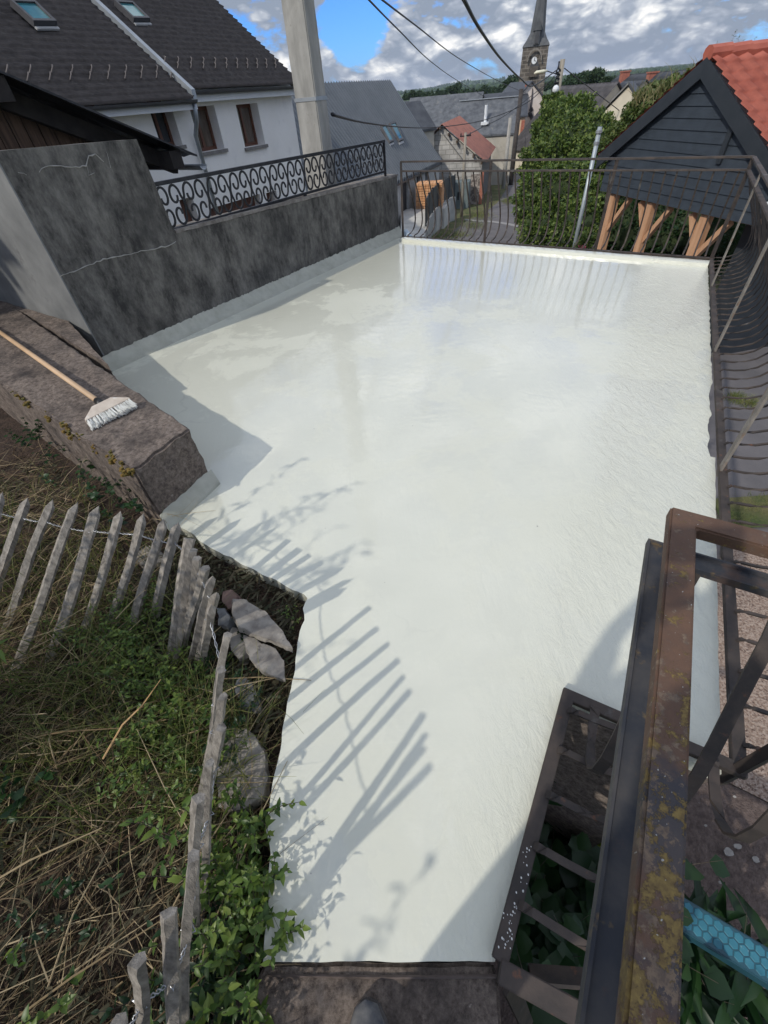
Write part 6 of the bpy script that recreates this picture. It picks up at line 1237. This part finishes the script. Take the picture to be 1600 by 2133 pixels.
# ================================================================== VEGETATION
GREEN1 = leaf_mat('fresh_leaf', [(0.035, 0.075, 0.014), (0.07, 0.13, 0.024), (0.12, 0.19, 0.035), (0.19, 0.25, 0.05)], rough=.42)
GREEN2 = leaf_mat('dark_leaf', [(0.010, 0.034, 0.011), (0.018, 0.052, 0.016), (0.03, 0.075, 0.022)], rough=.42)
GREENH = leaf_mat('hedge_leaf', [(0.03, 0.06, 0.012), (0.065, 0.12, 0.022), (0.13, 0.19, 0.04), (0.22, 0.27, 0.075)], rough=.5)
GREENB = leaf_mat('bank_leaf', [(0.035, 0.065, 0.014), (0.075, 0.12, 0.025), (0.12, 0.17, 0.045), (0.20, 0.22, 0.08)], rough=.55)
YEL = leaf_mat('lime_leaf', [(0.14, 0.20, 0.02), (0.24, 0.30, 0.035), (0.10, 0.17, 0.03)], rough=.45)
DRY = leaf_mat('dry_stalk', [(0.09, 0.055, 0.03), (0.20, 0.14, 0.075), (0.33, 0.25, 0.14), (0.46, 0.37, 0.23), (0.13, 0.085, 0.045)], rough=.8, trans=.15)
MATT = leaf_mat('withered_leaf', [(0.035, 0.028, 0.018), (0.06, 0.055, 0.03), (0.10, 0.09, 0.055), (0.045, 0.055, 0.028)], rough=.85, trans=.1)
GRS = leaf_mat('grass_blade', [(0.05, 0.085, 0.018), (0.11, 0.15, 0.035), (0.20, 0.22, 0.065), (0.30, 0.27, 0.12)], rough=.55)
BARK = mat('bark', (0.05, 0.04, 0.03), (0.11, 0.09, 0.07), scale=12, stretch=(3, 3, .6), rough=.95, bump=.5)
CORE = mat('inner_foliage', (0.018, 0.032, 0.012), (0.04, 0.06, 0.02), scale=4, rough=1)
# ---- garden soil
def gz(x, y):
    z = -0.10 + .05 * smooth_noise((x * 1.3, y * 1.3, 2)) + .018 * smooth_noise((x * 6, y * 6, 4))
    z += 0.22 * max(0, min(1, (-x - 1.1) / 2.5)) * max(0, min(1, (1.6 - y) / 2)) + 0.10 * max(0, min(1, (.4 - y))) * max(0, min(1, (-x - .65) / .5))
    return z
gx_ = np.arange(-8, -.2, .08); gy_ = np.arange(-5.0, 6.5, .08)
def inside_left(x, y): return True
P = [];
for y in gy_:
    for x in gx_: P.append((x, y, gz(x, y)))
lb = [G(*p) for p in left]
def left_edge_x(y):
    if y < lb[0].y: return -.44
    best = None
    for a_, b_ in zip(lb[:-1], lb[1:]):
        if (a_.y - y) * (b_.y - y) <= 0 and abs(a_.y - b_.y) > 1e-6:
            x = a_.x + (b_.x - a_.x) * (y - a_.y) / (b_.y - a_.y); best = x if best is None else min(best, x)
    return best if best is not None else -1.24 - (y - 1.8)
rows_ = []; NXg = 110
for y in gy_:
    xe = left_edge_x(y) - .004; 
    if y > 1.8: xe = -1.05 - (y - 1.9) * 1.0
    rows_.append([(xe - 7.5 * (k / NXg) ** 1.35, y) for k in range(NXg + 1)])
V = [(x, y, gz(x, y)) for r_ in rows_ for x, y in r_]
Fq = [(j * (NXg + 1) + i, j * (NXg + 1) + i + 1, (j + 1) * (NXg + 1) + i + 1, (j + 1) * (NXg + 1) + i) for j in range(len(rows_) - 1) for i in range(NXg)]
o = raw('garden_soil', V, Fq, SOIL, smooth=True); o['kind'] = 'structure'
sk = MB(); sk.prism([Vector((-.75, -5, 0)), Vector((-.75, -.1, 0)), Vector((-1.3, 1.75, 0)), Vector((-5.3, 6.0, 0)), Vector((-8.5, 6, 0)), Vector((-8.5, -5, 0))], (0, 0, -2.7)); 
for i, v in enumerate(sk.v): sk.v[i] = (v[0], v[1], v[2] - .22)
sk.build('garden_bank', SOIL, structure=True)
def in_garden(x, y):
    if y > 1.8: return x < -1.25 - (y - 1.8) * 1.0 - .25
    return x < left_edge_x(y) - .01
def scatter(n, boxes):
    out_ = []
    while len(out_) < n:
        b = boxes[int(rng.random() * len(boxes))]; x = b[0] + (b[1] - b[0]) * rng.random(); y = b[2] + (b[3] - b[2]) * rng.random()
        if in_garden(x, y): out_.append((x, y, gz(x, y)))
    return np.array(out_)
def mk(name, V, Fq, m_, label=None, cat=None, kind=None, parent=None, group=None):
    o = raw(name, V, Fq, m_, parent=parent); tag(o, label, cat, group, kind); return o
# ---- matted withered grass (nobody could count it)
def mat_grass(n, boxes, Lr, wr_, zr, flat=.25, m_=DRY):
    P = scatter(n, boxes); P[:, 2] += zr[0] + (zr[1] - zr[0]) * rng.random(n) ** 1.4; an = rng.normal(size=n) * .9 + 1.0; D = np.stack([np.cos(an), np.sin(an), (rng.random(n) - .3) * flat], 1)
    D[rng.random(n) < .5, :2] *= -1
    return blades(P, D, Lr[0] + (Lr[1] - Lr[0]) * rng.random(n) ** 1.5, wr_[0] + (wr_[1] - wr_[0]) * rng.random(n), droop=.25, seg=4)
A1 = mat_grass(6500, [(-1.9, -.5, -.5, .75), (-3.2, -1.2, -.4, 1.4)], (.08, .42), (.002, .0042), (0.0, .11))
A2 = mat_grass(1500, [(-3.0, -1.15, 1.0, 2.7)], (.12, .45), (.0025, .005), (0.0, .16), .9)
V, Fq = join_vf([A1, A2]); mk('dry_grass', V, Fq, DRY, 'matted straw-coloured dry grass', 'grass', 'stuff')
A1 = mat_grass(11000, [(-1.9, -.5, -.5, .8), (-3.4, -1.2, -.4, 2.6), (-1.2, -.45, .6, 1.7)], (.025, .12), (.006, .016), (0, .07), .5)
mk('withered_litter', *A1, MATT, 'dark withered leaves and litter covering the garden soil', 'litter', 'stuff')
# litter on the soil strip by the terrace
A1 = mat_grass(2600, [(-.75, -.40, .6, 1.7), (-1.1, -.5, 1.1, 1.8)], (.015, .05), (.002, .005), (0, .03), .3)
mk('soil_litter', *A1, leaf_mat('brown_twig', [(0.05, 0.03, 0.02), (0.12, 0.075, 0.05), (0.2, 0.14, 0.1)], rough=.9, trans=0), 'thin brown twigs and needles on the soil strip', 'litter', 'stuff')
# upright green grass tufts
n = 3600; P = scatter(n, [(-1.45, -.75, .3, .95), (-2.2, -1.1, .8, 1.7), (-.85, -.55, .35, .75), (-2.9, -1.4, 1.3, 2.4), (-1.7, -.9, .5, 1.3)]); D = np.stack([rng.normal(size=n) * .35, rng.normal(size=n) * .35, np.ones(n)], 1)
mk('green_grass', *blades(P, D, .10 + .28 * rng.random(n), .0025 + .004 * rng.random(n), droop=.35, seg=5), GRS, 'long thin green grass blades behind and among the pickets', 'grass', 'stuff')
def seg_tube(P0, D, L, r, bend, seg=5, k=4):
    """batch of thin curved stems -> mesh, returns point function"""
    pass
def leafy_plant(name, label, cat, base, nst, hgt, spread, leafL, m_, group=None, lean=(0, 0), dens=16, asp=.5, stem_m=None, up_=.6, droopl=.3):
    """stems fanning out of a base area with ovate leaves along them: thing > stems, foliage"""
    t_ = thing(name, label, cat, (base[0][0], base[0][1], gz(base[0][0], base[0][1]) if len(base[0]) < 3 else base[0][2]), group)
    sp_, lP, lD, lN, lL = MB(), [], [], [], []
    for s in range(nst):
        b = base[int(rng.random() * len(base))]; bz = gz(b[0], b[1]) if len(b) < 3 else b[2]; an = rng.random() * 6.283; rad = .05 * rng.random(); p = Vector((b[0] + rad * math.cos(an) * 2, b[1] + rad * math.sin(an) * 2, bz))
        d = Vector((math.cos(an) * spread * rng.random() + lean[0], math.sin(an) * spread * rng.random() + lean[1], 1)).normalized(); h_ = hgt * (.55 + .55 * rng.random()); pts = [p]; n_ = 7
        for k in range(n_):
            d = (d + Vector((rng.normal() * .13, rng.normal() * .13, -.05))).normalized(); p = p + d * (h_ / n_); pts.append(p)
        sp_.tube(pts, .0022 + h_ * .002, 4, scale=[1 - .75 * k / n_ for k in range(n_ + 1)])
        for q in range(dens):
            t = (.12 + .88 * (q + rng.random() * .6) / dens) * n_; k = min(int(t), n_ - 1); c = pts[k].lerp(pts[k + 1], t - k); ax = (pts[k + 1] - pts[k]).normalized(); az_ = q * 2.4 + rng.random(); o_ = Vector((math.cos(az_), math.sin(az_), 0)); ld_ = (o_ + ax * .45 + Vector((0, 0, rng.normal() * .2))).normalized()
            lP.append(c); lD.append(ld_); lN.append((ax + Vector((0, 0, up_)) + Vector(rng.normal(size=3) * .35)).normalized()); lL.append(leafL * (.55 + .7 * rng.random()) * (1.05 - .35 * t / n_))
    sp_.build('stems', stem_m or BARK, t_)
    V, Fq = ovate(lP, lD, lN, lL, asp=asp, curl=droopl); raw('foliage', V, Fq, m_, parent=t_); return t_
# privet-like shrub along the terrace edge at the bottom
bs_ = [(-.55 + .05 * rng.random(), y) for y in np.linspace(-.22, .30, 9)]
leafy_plant('leafy_shrub', 'glossy green privet shrub spilling against the white terrace at the bottom edge', 'shrub', bs_, 95, .30, .40, .034, GREEN1, lean=(-.06, 0), dens=19)
leafy_plant('leafy_shrub', 'dark green shrub growing at the foot of the nearest pickets and the landing', 'shrub', [(-.60, -.22), (-.62, -.12), (-.60, -.02), (-.54, -.16)], 60, .22, .5, .036, GREEN2, dens=15)
leafy_plant('leafy_shrub', 'bushy green plant in front of the pointed pickets', 'shrub', [G(x, y, -.1) for x, y in ((230, 1330), (290, 1310), (340, 1340), (310, 1380), (250, 1380))], 120, .22, .8, .026, GREEN1, dens=18)
leafy_plant('leafy_shrub', 'fresh green low plant left of the leaning picket row, mid-left', 'shrub', [G(x, y, -.1) for x, y in ((330, 1500), (380, 1520), (300, 1580), (400, 1450), (350, 1440), (420, 1600))], 120, .22, .8, .028, GREEN1, dens=16)
leafy_plant('leafy_shrub', 'sparse shrub between the pickets and the flat stones', 'shrub', [G(x, y, -.08) for x, y in ((470, 1420), (490, 1380), (500, 1500), (470, 1560))], 40, .16, .7, .022, GREEN2, dens=13)
leafy_plant('leafy_shrub', 'small seedling shoots at the inner corner of the soil strip by the white floor', 'shrub', [G(x, y, -.05) for x, y in ((612, 1285), (618, 1300), (600, 1320))], 9, .09, .8, .016, GREEN1, dens=9)
leafy_plant('leafy_shrub', 'young upright shoot growing beside the third nearest picket', 'shrub', [G(400, 1790, .1)[:]], 5, .24, .2, .04, GREEN1, dens=10)
leafy_plant('weed', 'broad-leaved weed in the dry grass at the left', 'weed', [G(x, y, -.0) for x, y in ((20, 1700), (45, 1660))], 6, .10, 1.0, .045, GREEN2, dens=5, asp=.6)
leafy_plant('weed', 'broad-leaved weed in the dry grass near the bottom left', 'weed', [G(x, y, .0) for x, y in ((140, 1880), (170, 1900), (240, 1850))], 9, .10, 1.0, .034, GREEN2, dens=6, asp=.5)
leafy_plant('weed', 'large pale-leaved weed in the bottom left corner', 'weed', [G(x, y, .05) for x, y in ((70, 2070), (90, 2090))], 7, .08, 1.0, .034, GREEN1, dens=5, asp=.6)
leafy_plant('ivy_patch', 'dark ivy climbing the outer side of the low brown wall', 'ivy', [tuple(O0 + od * t + Vector((-.08, -.06, -.3))) for t in (.15, .4, .7, 1.0, 1.4)], 30, .18, 1.0, .035, GREEN2, dens=10, asp=.8)
# tall dry stalks
a = MB()
for k in range(60):
    p = scatter(1, [(-1.6, -.55, -.3, .9)])[0]; an = rng.normal() * .8 + 1.0; L = .18 + .35 * rng.random(); z = .06 + .14 * rng.random(); d = Vector((math.cos(an), math.sin(an), .25 * rng.random())) * L
    a.tube([Vector(p) + Vector((0, 0, z * .4)), Vector(p) + d * .5 + Vector((0, 0, z * .5 + .02 * rng.random())), Vector(p) + d + Vector((0, 0, z * .3))], .0014 + .0016 * rng.random(), 5, scale=[1, .9, .5])
tag(a.build('dry_stalks', DRY), 'thicker pale dry stalks lying across the withered grass', 'grass', kind='stuff')
a = MB(); a.tube([G(215, 1580, .10), G(255, 1510, .2), G(296, 1470, .28), G(335, 1415, .36)], .003, 6, scale=[1.2, 1, .8, .3]); tag(a.build('dry_stalk', mat('orange_straw', (0.42, 0.25, 0.11), (0.5, 0.33, 0.17), scale=10)), 'long orange dry stalk standing out of the green plants left of the pickets', 'stalk')
# out-of-frame shrub on the left (its shadow falls over the white floor)
leafy_plant('tall_shrub', 'tall loose shrub beyond the left edge of the view', 'shrub', [(-1.92, .62), (-1.88, .70), (-1.94, .5)], 46, 1.48, .32, .13, GREEN1, lean=(.17, .02), dens=32, asp=.22)
leafy_plant('tall_shrub', 'tall narrow-leaved shrub behind the photographer on the left', 'shrub', [(-1.35, -.80), (-1.5, -.65), (-1.2, -.95), (-1.05, -.8)], 60, 1.0, .45, .06, GREEN1, lean=(0, 0), dens=34, asp=.5)
# ---- plants below the bowed rail (seen through the gap)
def zz(px, py, z): g_ = G(px, py, z); return (g_.x, g_.y, g_.z)
leafy_plant('broad_leaf_plant', 'dark heart-leaved plant growing up under the bowed bars', 'plant', [zz(x, y, -1.9) for x, y in ((1190, 1560), (1230, 1600), (1170, 1700), (1150, 1800), (1200, 1650))], 46, 1.0, .45, .12, GREEN2, dens=11, asp=1.25, lean=(-.05, 0))
leafy_plant('broad_leaf_plant', 'dark broad-leaved plant low down near the side beam', 'plant', [zz(x, y, -1.9) for x, y in ((1120, 1900), (1150, 1960), (1200, 1900), (1230, 1980), (1130, 2060))], 46, .9, .5, .115, GREEN2, dens=11, asp=1.2)
leafy_plant('lime_plant', 'bright lime-green leafy plant between the bowed bars and the handrail', 'plant', [zz(x, y, -1.9) for x, y in ((1238, 1735), (1250, 1775))], 12, .7, .3, .085, YEL, dens=10, asp=1.0)
leafy_plant('broad_leaf_plant', 'dark dock plant with long leaves below the teal plank', 'plant', [zz(x, y, -2.0) for x, y in ((1440, 2010), (1450, 2080), (1420, 1960))], 16, .5, .9, .30, GREEN2, dens=5, asp=.26, droopl=.5)
leafy_plant('broad_leaf_plant', 'dark dock plant in the bottom right corner', 'plant', [zz(x, y, -2.0) for x, y in ((1540, 2100), (1590, 2060), (1500, 2150))], 16, .5, .9, .28, GREEN2, dens=5, asp=.28, droopl=.5)
def ground_tufts(name, label, pxs, n, L, m_=GRS):
    P = []
    for _ in range(n):
        a_, b_, t = pxs[int(rng.random() * len(pxs))], None, 0; g_ = T(a_[0] + rng.normal() * a_[2], a_[1] + rng.normal() * a_[3], .05); P.append((g_.x, g_.y, g_.z))
    P = np.array(P); D = np.stack([rng.normal(size=n) * .5, rng.normal(size=n) * .5, np.ones(n)], 1); mk(name, *blades(P, D, L * (.5 + rng.random(n)), np.full(n, L * .05), droop=.4, seg=3), m_, label, 'grass', 'stuff')
ground_tufts('roadside_tufts', 'grass tufts at the edge of the gravel on the right', [(1545, 1062, 25, 10), (1600, 1055, 25, 12), (1530, 1090, 20, 6)], 2600, .09)
ground_tufts('roadside_tufts', 'dry grass verge below the far railing', [(900, 498, 16, 4), (950, 490, 14, 5), (985, 470, 14, 5), (1000, 450, 12, 4), (1060, 420, 8, 3), (1100, 405, 8, 5), (870, 500, 12, 4)], 5000, .22)
ground_tufts('roadside_tufts', 'grass verge at the right of the balcony shadow', [(1560, 840, 14, 5), (1530, 830, 10, 5), (1565, 700, 20, 6)], 900, .14)
# ---- dense foliage masses
def foliage_mass(name, label, cat, blobs, nleaf, size, m_, trunk=True, group=None, core=.78, asp=.55, shell=.35, extra=None, zbase=None):
    c0 = blobs[0][0]; zb_ = zbase if zbase is not None else tz(c0[0], c0[1]); t_ = thing(name, label, cat, (c0[0], c0[1], zb_), group)
    vol = np.array([b[1][0] * b[1][1] + b[1][1] * b[1][2] + b[1][0] * b[1][2] for b in blobs]); vol = vol / vol.sum(); Ps, Ns = [], []
    for (c, r_), f_ in zip(blobs, vol):
        n = int(nleaf * f_); u = rng.normal(size=(n, 3)); u /= np.linalg.norm(u, axis=1)[:, None]; rad = 1 - shell * rng.random(n) ** 1.6 + .10 * rng.normal(size=n) * .6
        lump = 1 + .16 * np.sin(u[:, 0] * 5 + c[0]) * np.sin(u[:, 1] * 6 + c[1]) + .12 * np.sin(u[:, 2] * 9 + c[2] * 3) + .08 * np.sin(u[:, 0] * 17 + u[:, 2] * 13)
        Ps.append(np.array(c) + u * np.array(r_) * (rad * lump)[:, None]); Ns.append(u)
    P = np.concatenate(Ps); N_ = np.concatenate(Ns)
    V, Fq = leaf_cloud(P, size, N_, asp=asp, spread=1.3); raw('crown', V, Fq, m_, parent=t_)
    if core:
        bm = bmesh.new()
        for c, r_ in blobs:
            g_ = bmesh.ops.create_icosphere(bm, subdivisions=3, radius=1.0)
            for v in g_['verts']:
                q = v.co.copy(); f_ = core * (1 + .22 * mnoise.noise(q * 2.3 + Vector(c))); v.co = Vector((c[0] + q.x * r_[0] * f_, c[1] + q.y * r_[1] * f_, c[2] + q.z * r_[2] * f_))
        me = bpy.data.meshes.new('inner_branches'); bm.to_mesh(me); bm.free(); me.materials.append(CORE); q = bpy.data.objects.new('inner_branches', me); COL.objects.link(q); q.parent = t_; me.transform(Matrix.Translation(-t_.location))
    if trunk:
        a = MB()
        for c, r_ in blobs[:4]: a.tube([(c[0], c[1], zb_ - .2), (c[0] + .1, c[1], (zb_ + c[2]) / 2), (c[0], c[1], c[2] + r_[2] * .3)], .05 + r_[0] * .05, 6, scale=[1.4, 1, .4])
        a.build('trunk', BARK, t_)
    return t_
def B(px, py, D, rx, ry, rz_): p = AD(px, py, D); return ((p.x, p.y, p.z), (rx, ry, rz_))
def Bp(px, py, D, r, f=1.0, g=1.0):
    p = AD(px, py, D); q = AD(px + 10, py, D); m_ = r * (q - p).length / 10; return ((p.x, p.y, p.z), (m_, m_ * f, m_ * g))
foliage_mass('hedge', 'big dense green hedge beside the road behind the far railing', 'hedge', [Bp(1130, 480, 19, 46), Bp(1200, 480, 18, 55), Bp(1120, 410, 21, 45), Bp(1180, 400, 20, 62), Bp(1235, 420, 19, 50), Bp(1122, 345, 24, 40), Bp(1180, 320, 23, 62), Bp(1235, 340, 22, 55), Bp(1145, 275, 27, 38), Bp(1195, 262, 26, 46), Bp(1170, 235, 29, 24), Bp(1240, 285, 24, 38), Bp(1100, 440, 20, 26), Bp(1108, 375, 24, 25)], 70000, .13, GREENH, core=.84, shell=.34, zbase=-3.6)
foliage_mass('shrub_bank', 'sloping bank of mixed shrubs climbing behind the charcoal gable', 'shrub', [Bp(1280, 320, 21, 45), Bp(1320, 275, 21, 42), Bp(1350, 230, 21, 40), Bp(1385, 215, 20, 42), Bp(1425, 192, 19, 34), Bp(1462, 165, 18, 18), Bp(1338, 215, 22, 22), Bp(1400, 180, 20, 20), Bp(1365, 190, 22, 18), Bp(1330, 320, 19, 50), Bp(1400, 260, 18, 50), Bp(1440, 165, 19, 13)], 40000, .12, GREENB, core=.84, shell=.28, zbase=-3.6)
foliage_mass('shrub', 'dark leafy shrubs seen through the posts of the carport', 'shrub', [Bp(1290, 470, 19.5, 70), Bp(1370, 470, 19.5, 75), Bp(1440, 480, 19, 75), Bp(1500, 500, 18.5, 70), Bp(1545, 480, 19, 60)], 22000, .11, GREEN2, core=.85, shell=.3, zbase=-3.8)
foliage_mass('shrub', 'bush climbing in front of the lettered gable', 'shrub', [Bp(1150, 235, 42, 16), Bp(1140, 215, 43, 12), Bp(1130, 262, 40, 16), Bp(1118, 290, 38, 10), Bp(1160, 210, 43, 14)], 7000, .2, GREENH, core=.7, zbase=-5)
fb_ = foliage_mass('flower_bush', 'small low bush with pink flowers at the foot of the metal post', 'bush', [Bp(1225, 515, 15, 28)], 2600, .07, GREENH, core=.7, zbase=-3.6, trunk=False)
p_ = AD(1213, 519, 14.6); V, Fq = leaf_cloud(np.array([tuple(p_)] * 60) + rng.normal(size=(60, 3)) * .055, .07); raw('flowers', V, Fq, leaf_mat('pink_petal', [(0.5, 0.05, 0.12), (0.6, 0.12, 0.2)]), parent=fb_)
# wispy tall grass heads above the bank, and buddleia-like sprays above the red roof
n = 130; Pb_ = []
for k in range(n):
    t = rng.random(); p = AD(1315 + 155 * t, 205 - 52 * t + rng.random() * 30, 18.5 - 1.0 * t); Pb_.append(tuple(p))
D = np.stack([rng.normal(size=n) * .3, rng.normal(size=n) * .3, np.ones(n)], 1); mk('tall_grass', *blades(np.array(Pb_), D, .25 + .5 * rng.random(n), np.full(n, .022), droop=.25, seg=3), leaf_mat('seed_head', [(0.16, 0.14, 0.06), (0.28, 0.24, 0.12), (0.10, 0.12, 0.04)]), 'tall seeding grasses sticking up along the top of the shrub bank', 'grass', 'stuff')
def spray(label, px, py, D, n, h_):
    p = AD(px, py, D); leafy_plant('sapling', label, 'sapling', [(p.x, p.y, p.z - h_ * .6), (p.x + .3, p.y, p.z - h_ * .6)], n, h_, .45, .09, GREENB, dens=22, asp=.3)
spray('wispy sapling top rising behind the orange-red roof, left of the other', 1530, 108, 15.5, 9, .9); spray('wispy sapling top rising behind the orange-red roof at the right edge', 1582, 100, 15, 7, .9); spray('thin sapling beside the apex of the charcoal gable', 1478, 122, 16, 4, .7)
# ---- far trees
def tree(px, ytop, ybase, D, wpx, m_, label, kind='round', group='trees on the skyline'):
    top = AD(px, ytop, D); base = AD(px, ybase, D); sc_ = (AD(px + wpx, ybase, D) - base).length / 2; h_ = max(top.z - base.z, sc_ * .8); cz = (top.z + base.z) / 2; bl_ = [((base.x, base.y, cz), (sc_, sc_, h_ / 2))]
    if kind == 'round':
        for k in range(5): bl_.append(((base.x + rng.normal() * sc_ * .5, base.y + rng.normal() * sc_ * .4, cz + rng.normal() * h_ * .2), (sc_ * .55, sc_ * .5, h_ * .3)))
    else: bl_ = [((base.x, base.y, base.z + h_ * (.2 + .2 * k)), (sc_ * (1 - .2 * k), sc_ * (1 - .2 * k), h_ * .16)) for k in range(5)]
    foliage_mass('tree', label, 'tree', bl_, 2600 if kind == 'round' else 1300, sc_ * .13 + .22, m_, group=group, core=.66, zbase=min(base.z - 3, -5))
FARG = leaf_mat('far_leaf', [(0.014, 0.035, 0.012), (0.025, 0.055, 0.018), (0.04, 0.075, 0.025)], rough=.6, trans=.1)
tree(1236, 143, 178, 130, 40, FARG, 'big dark round tree left of the dark roofed house, tallest on the right skyline', group=None); tree(1215, 148, 178, 140, 36, FARG, 'dark tree just left of the tallest one beyond the pantiled roof', group=None)
tree(1258, 160, 178, 120, 18, FARG, 'small dark tree beside the antenna of the pantiled roof', group=None); tree(1190, 160, 182, 150, 36, FARG, 'low dark tree between the wooden pole and the taller trees', group=None)
tree(947, 176, 197, 260, 26, FARG, 'dark round tree in the middle of the skyline before the hill', group=None); tree(912, 186, 202, 240, 14, FARG, 'dark conifer left of the middle skyline tree', 'con', None)
tree(874, 188, 204, 260, 12, FARG, 'small skyline tree nearest to the metal barn roof', group=None)
tree(1070, 160, 196, 170, 40, FARG, 'broad dark tree just left of the church tower', group=None)
ORD = ('first', 'second', 'third', 'fourth', 'fifth', 'sixth', 'seventh', 'eighth', 'ninth', 'tenth', 'eleventh', 'twelfth')
for k, (px, yt) in enumerate([(845, 193), (858, 191), (888, 192), (900, 190), (925, 190), (968, 187), (985, 186), (1000, 184), (1014, 182), (1028, 182), (1044, 178), (1056, 174)]):
    tree(px, yt, yt + 16, 220 + 60 * rng.random(), 17 + 6 * rng.random(), FARG, 'dark skyline tree, ' + ORD[k] + ' in the tree line counting right from the metal barn roof', 'con' if k % 3 == 0 else 'round')
for px, yt, lb_ in ((1150, 168, 'low dark tree just right of the church tower'), (1138, 172, 'dark tree touching the right side of the church tower'), (1275, 160, 'dark tree left of the red chimney on the skyline'), (1172, 172, 'dark tree behind the wooden pole near the church')): tree(px, yt, yt + 16, 240, 18, FARG, lb_, 'round')
# far woodland on the ridges
n = 12000; xx = rng.random(n) * 2600 - 500; yy = 950 + 2300 * rng.random(n) ** 1.1; keep = np.array([mnoise.noise(Vector((x / 180, y / 260, 1))) > -.02 for x, y in zip(xx, yy)]); xx, yy = xx[keep], yy[keep]
gobj = bpy.data.objects['ground']; from mathutils.bvhtree import BVHTree
bvh = BVHTree.FromObject(gobj, bpy.context.evaluated_depsgraph_get()); V = []; Fq = []
ico = bmesh.new(); bmesh.ops.create_icosphere(ico, subdivisions=1, radius=1); iv = np.array([v.co[:] for v in ico.verts]); ifc = np.array([[v.index for v in f.verts] for f in ico.faces]); ico.free()
for x, y in zip(xx, yy):
    h_ = bvh.ray_cast(Vector((x, y, 900)), Vector((0, 0, -1)))[0]
    if h_ is None: continue
    s = 2.2 + 2.4 * rng.random(); V.append(iv * np.array([s, s, s * 1.3]) * (1 + .35 * (rng.random((len(iv), 1)) - .5)) + np.array([x, y, h_.z + s * .7])); Fq.append(ifc + (len(V) - 1) * len(iv))
mk('distant_woodland', np.concatenate(V), np.concatenate(Fq), leaf_mat('woodland', [(0.018, 0.04, 0.014), (0.03, 0.06, 0.02), (0.045, 0.08, 0.028)], rough=.8, trans=0), 'dark woodland scattered over the far hills', 'woodland', 'stuff')
# ================================================================== HAZE
hm = bpy.data.materials.new('haze'); hm.use_nodes = True; hn = hm.node_tree; hn.nodes.clear(); ho = hn.nodes.new('ShaderNodeOutputMaterial'); pv = hn.nodes.new('ShaderNodeVolumePrincipled')
pv.inputs['Color'].default_value = (0.72, 0.82, 1.0, 1); pv.inputs['Density'].default_value = 0.00013; pv.inputs['Anisotropy'].default_value = 0.2; hn.links.new(pv.outputs[0], ho.inputs['Volume'])
hz_ = MB().box(-2600, 2600, -120, 4400, -70, 62).build('haze', hm); hz_['kind'] = 'stuff'
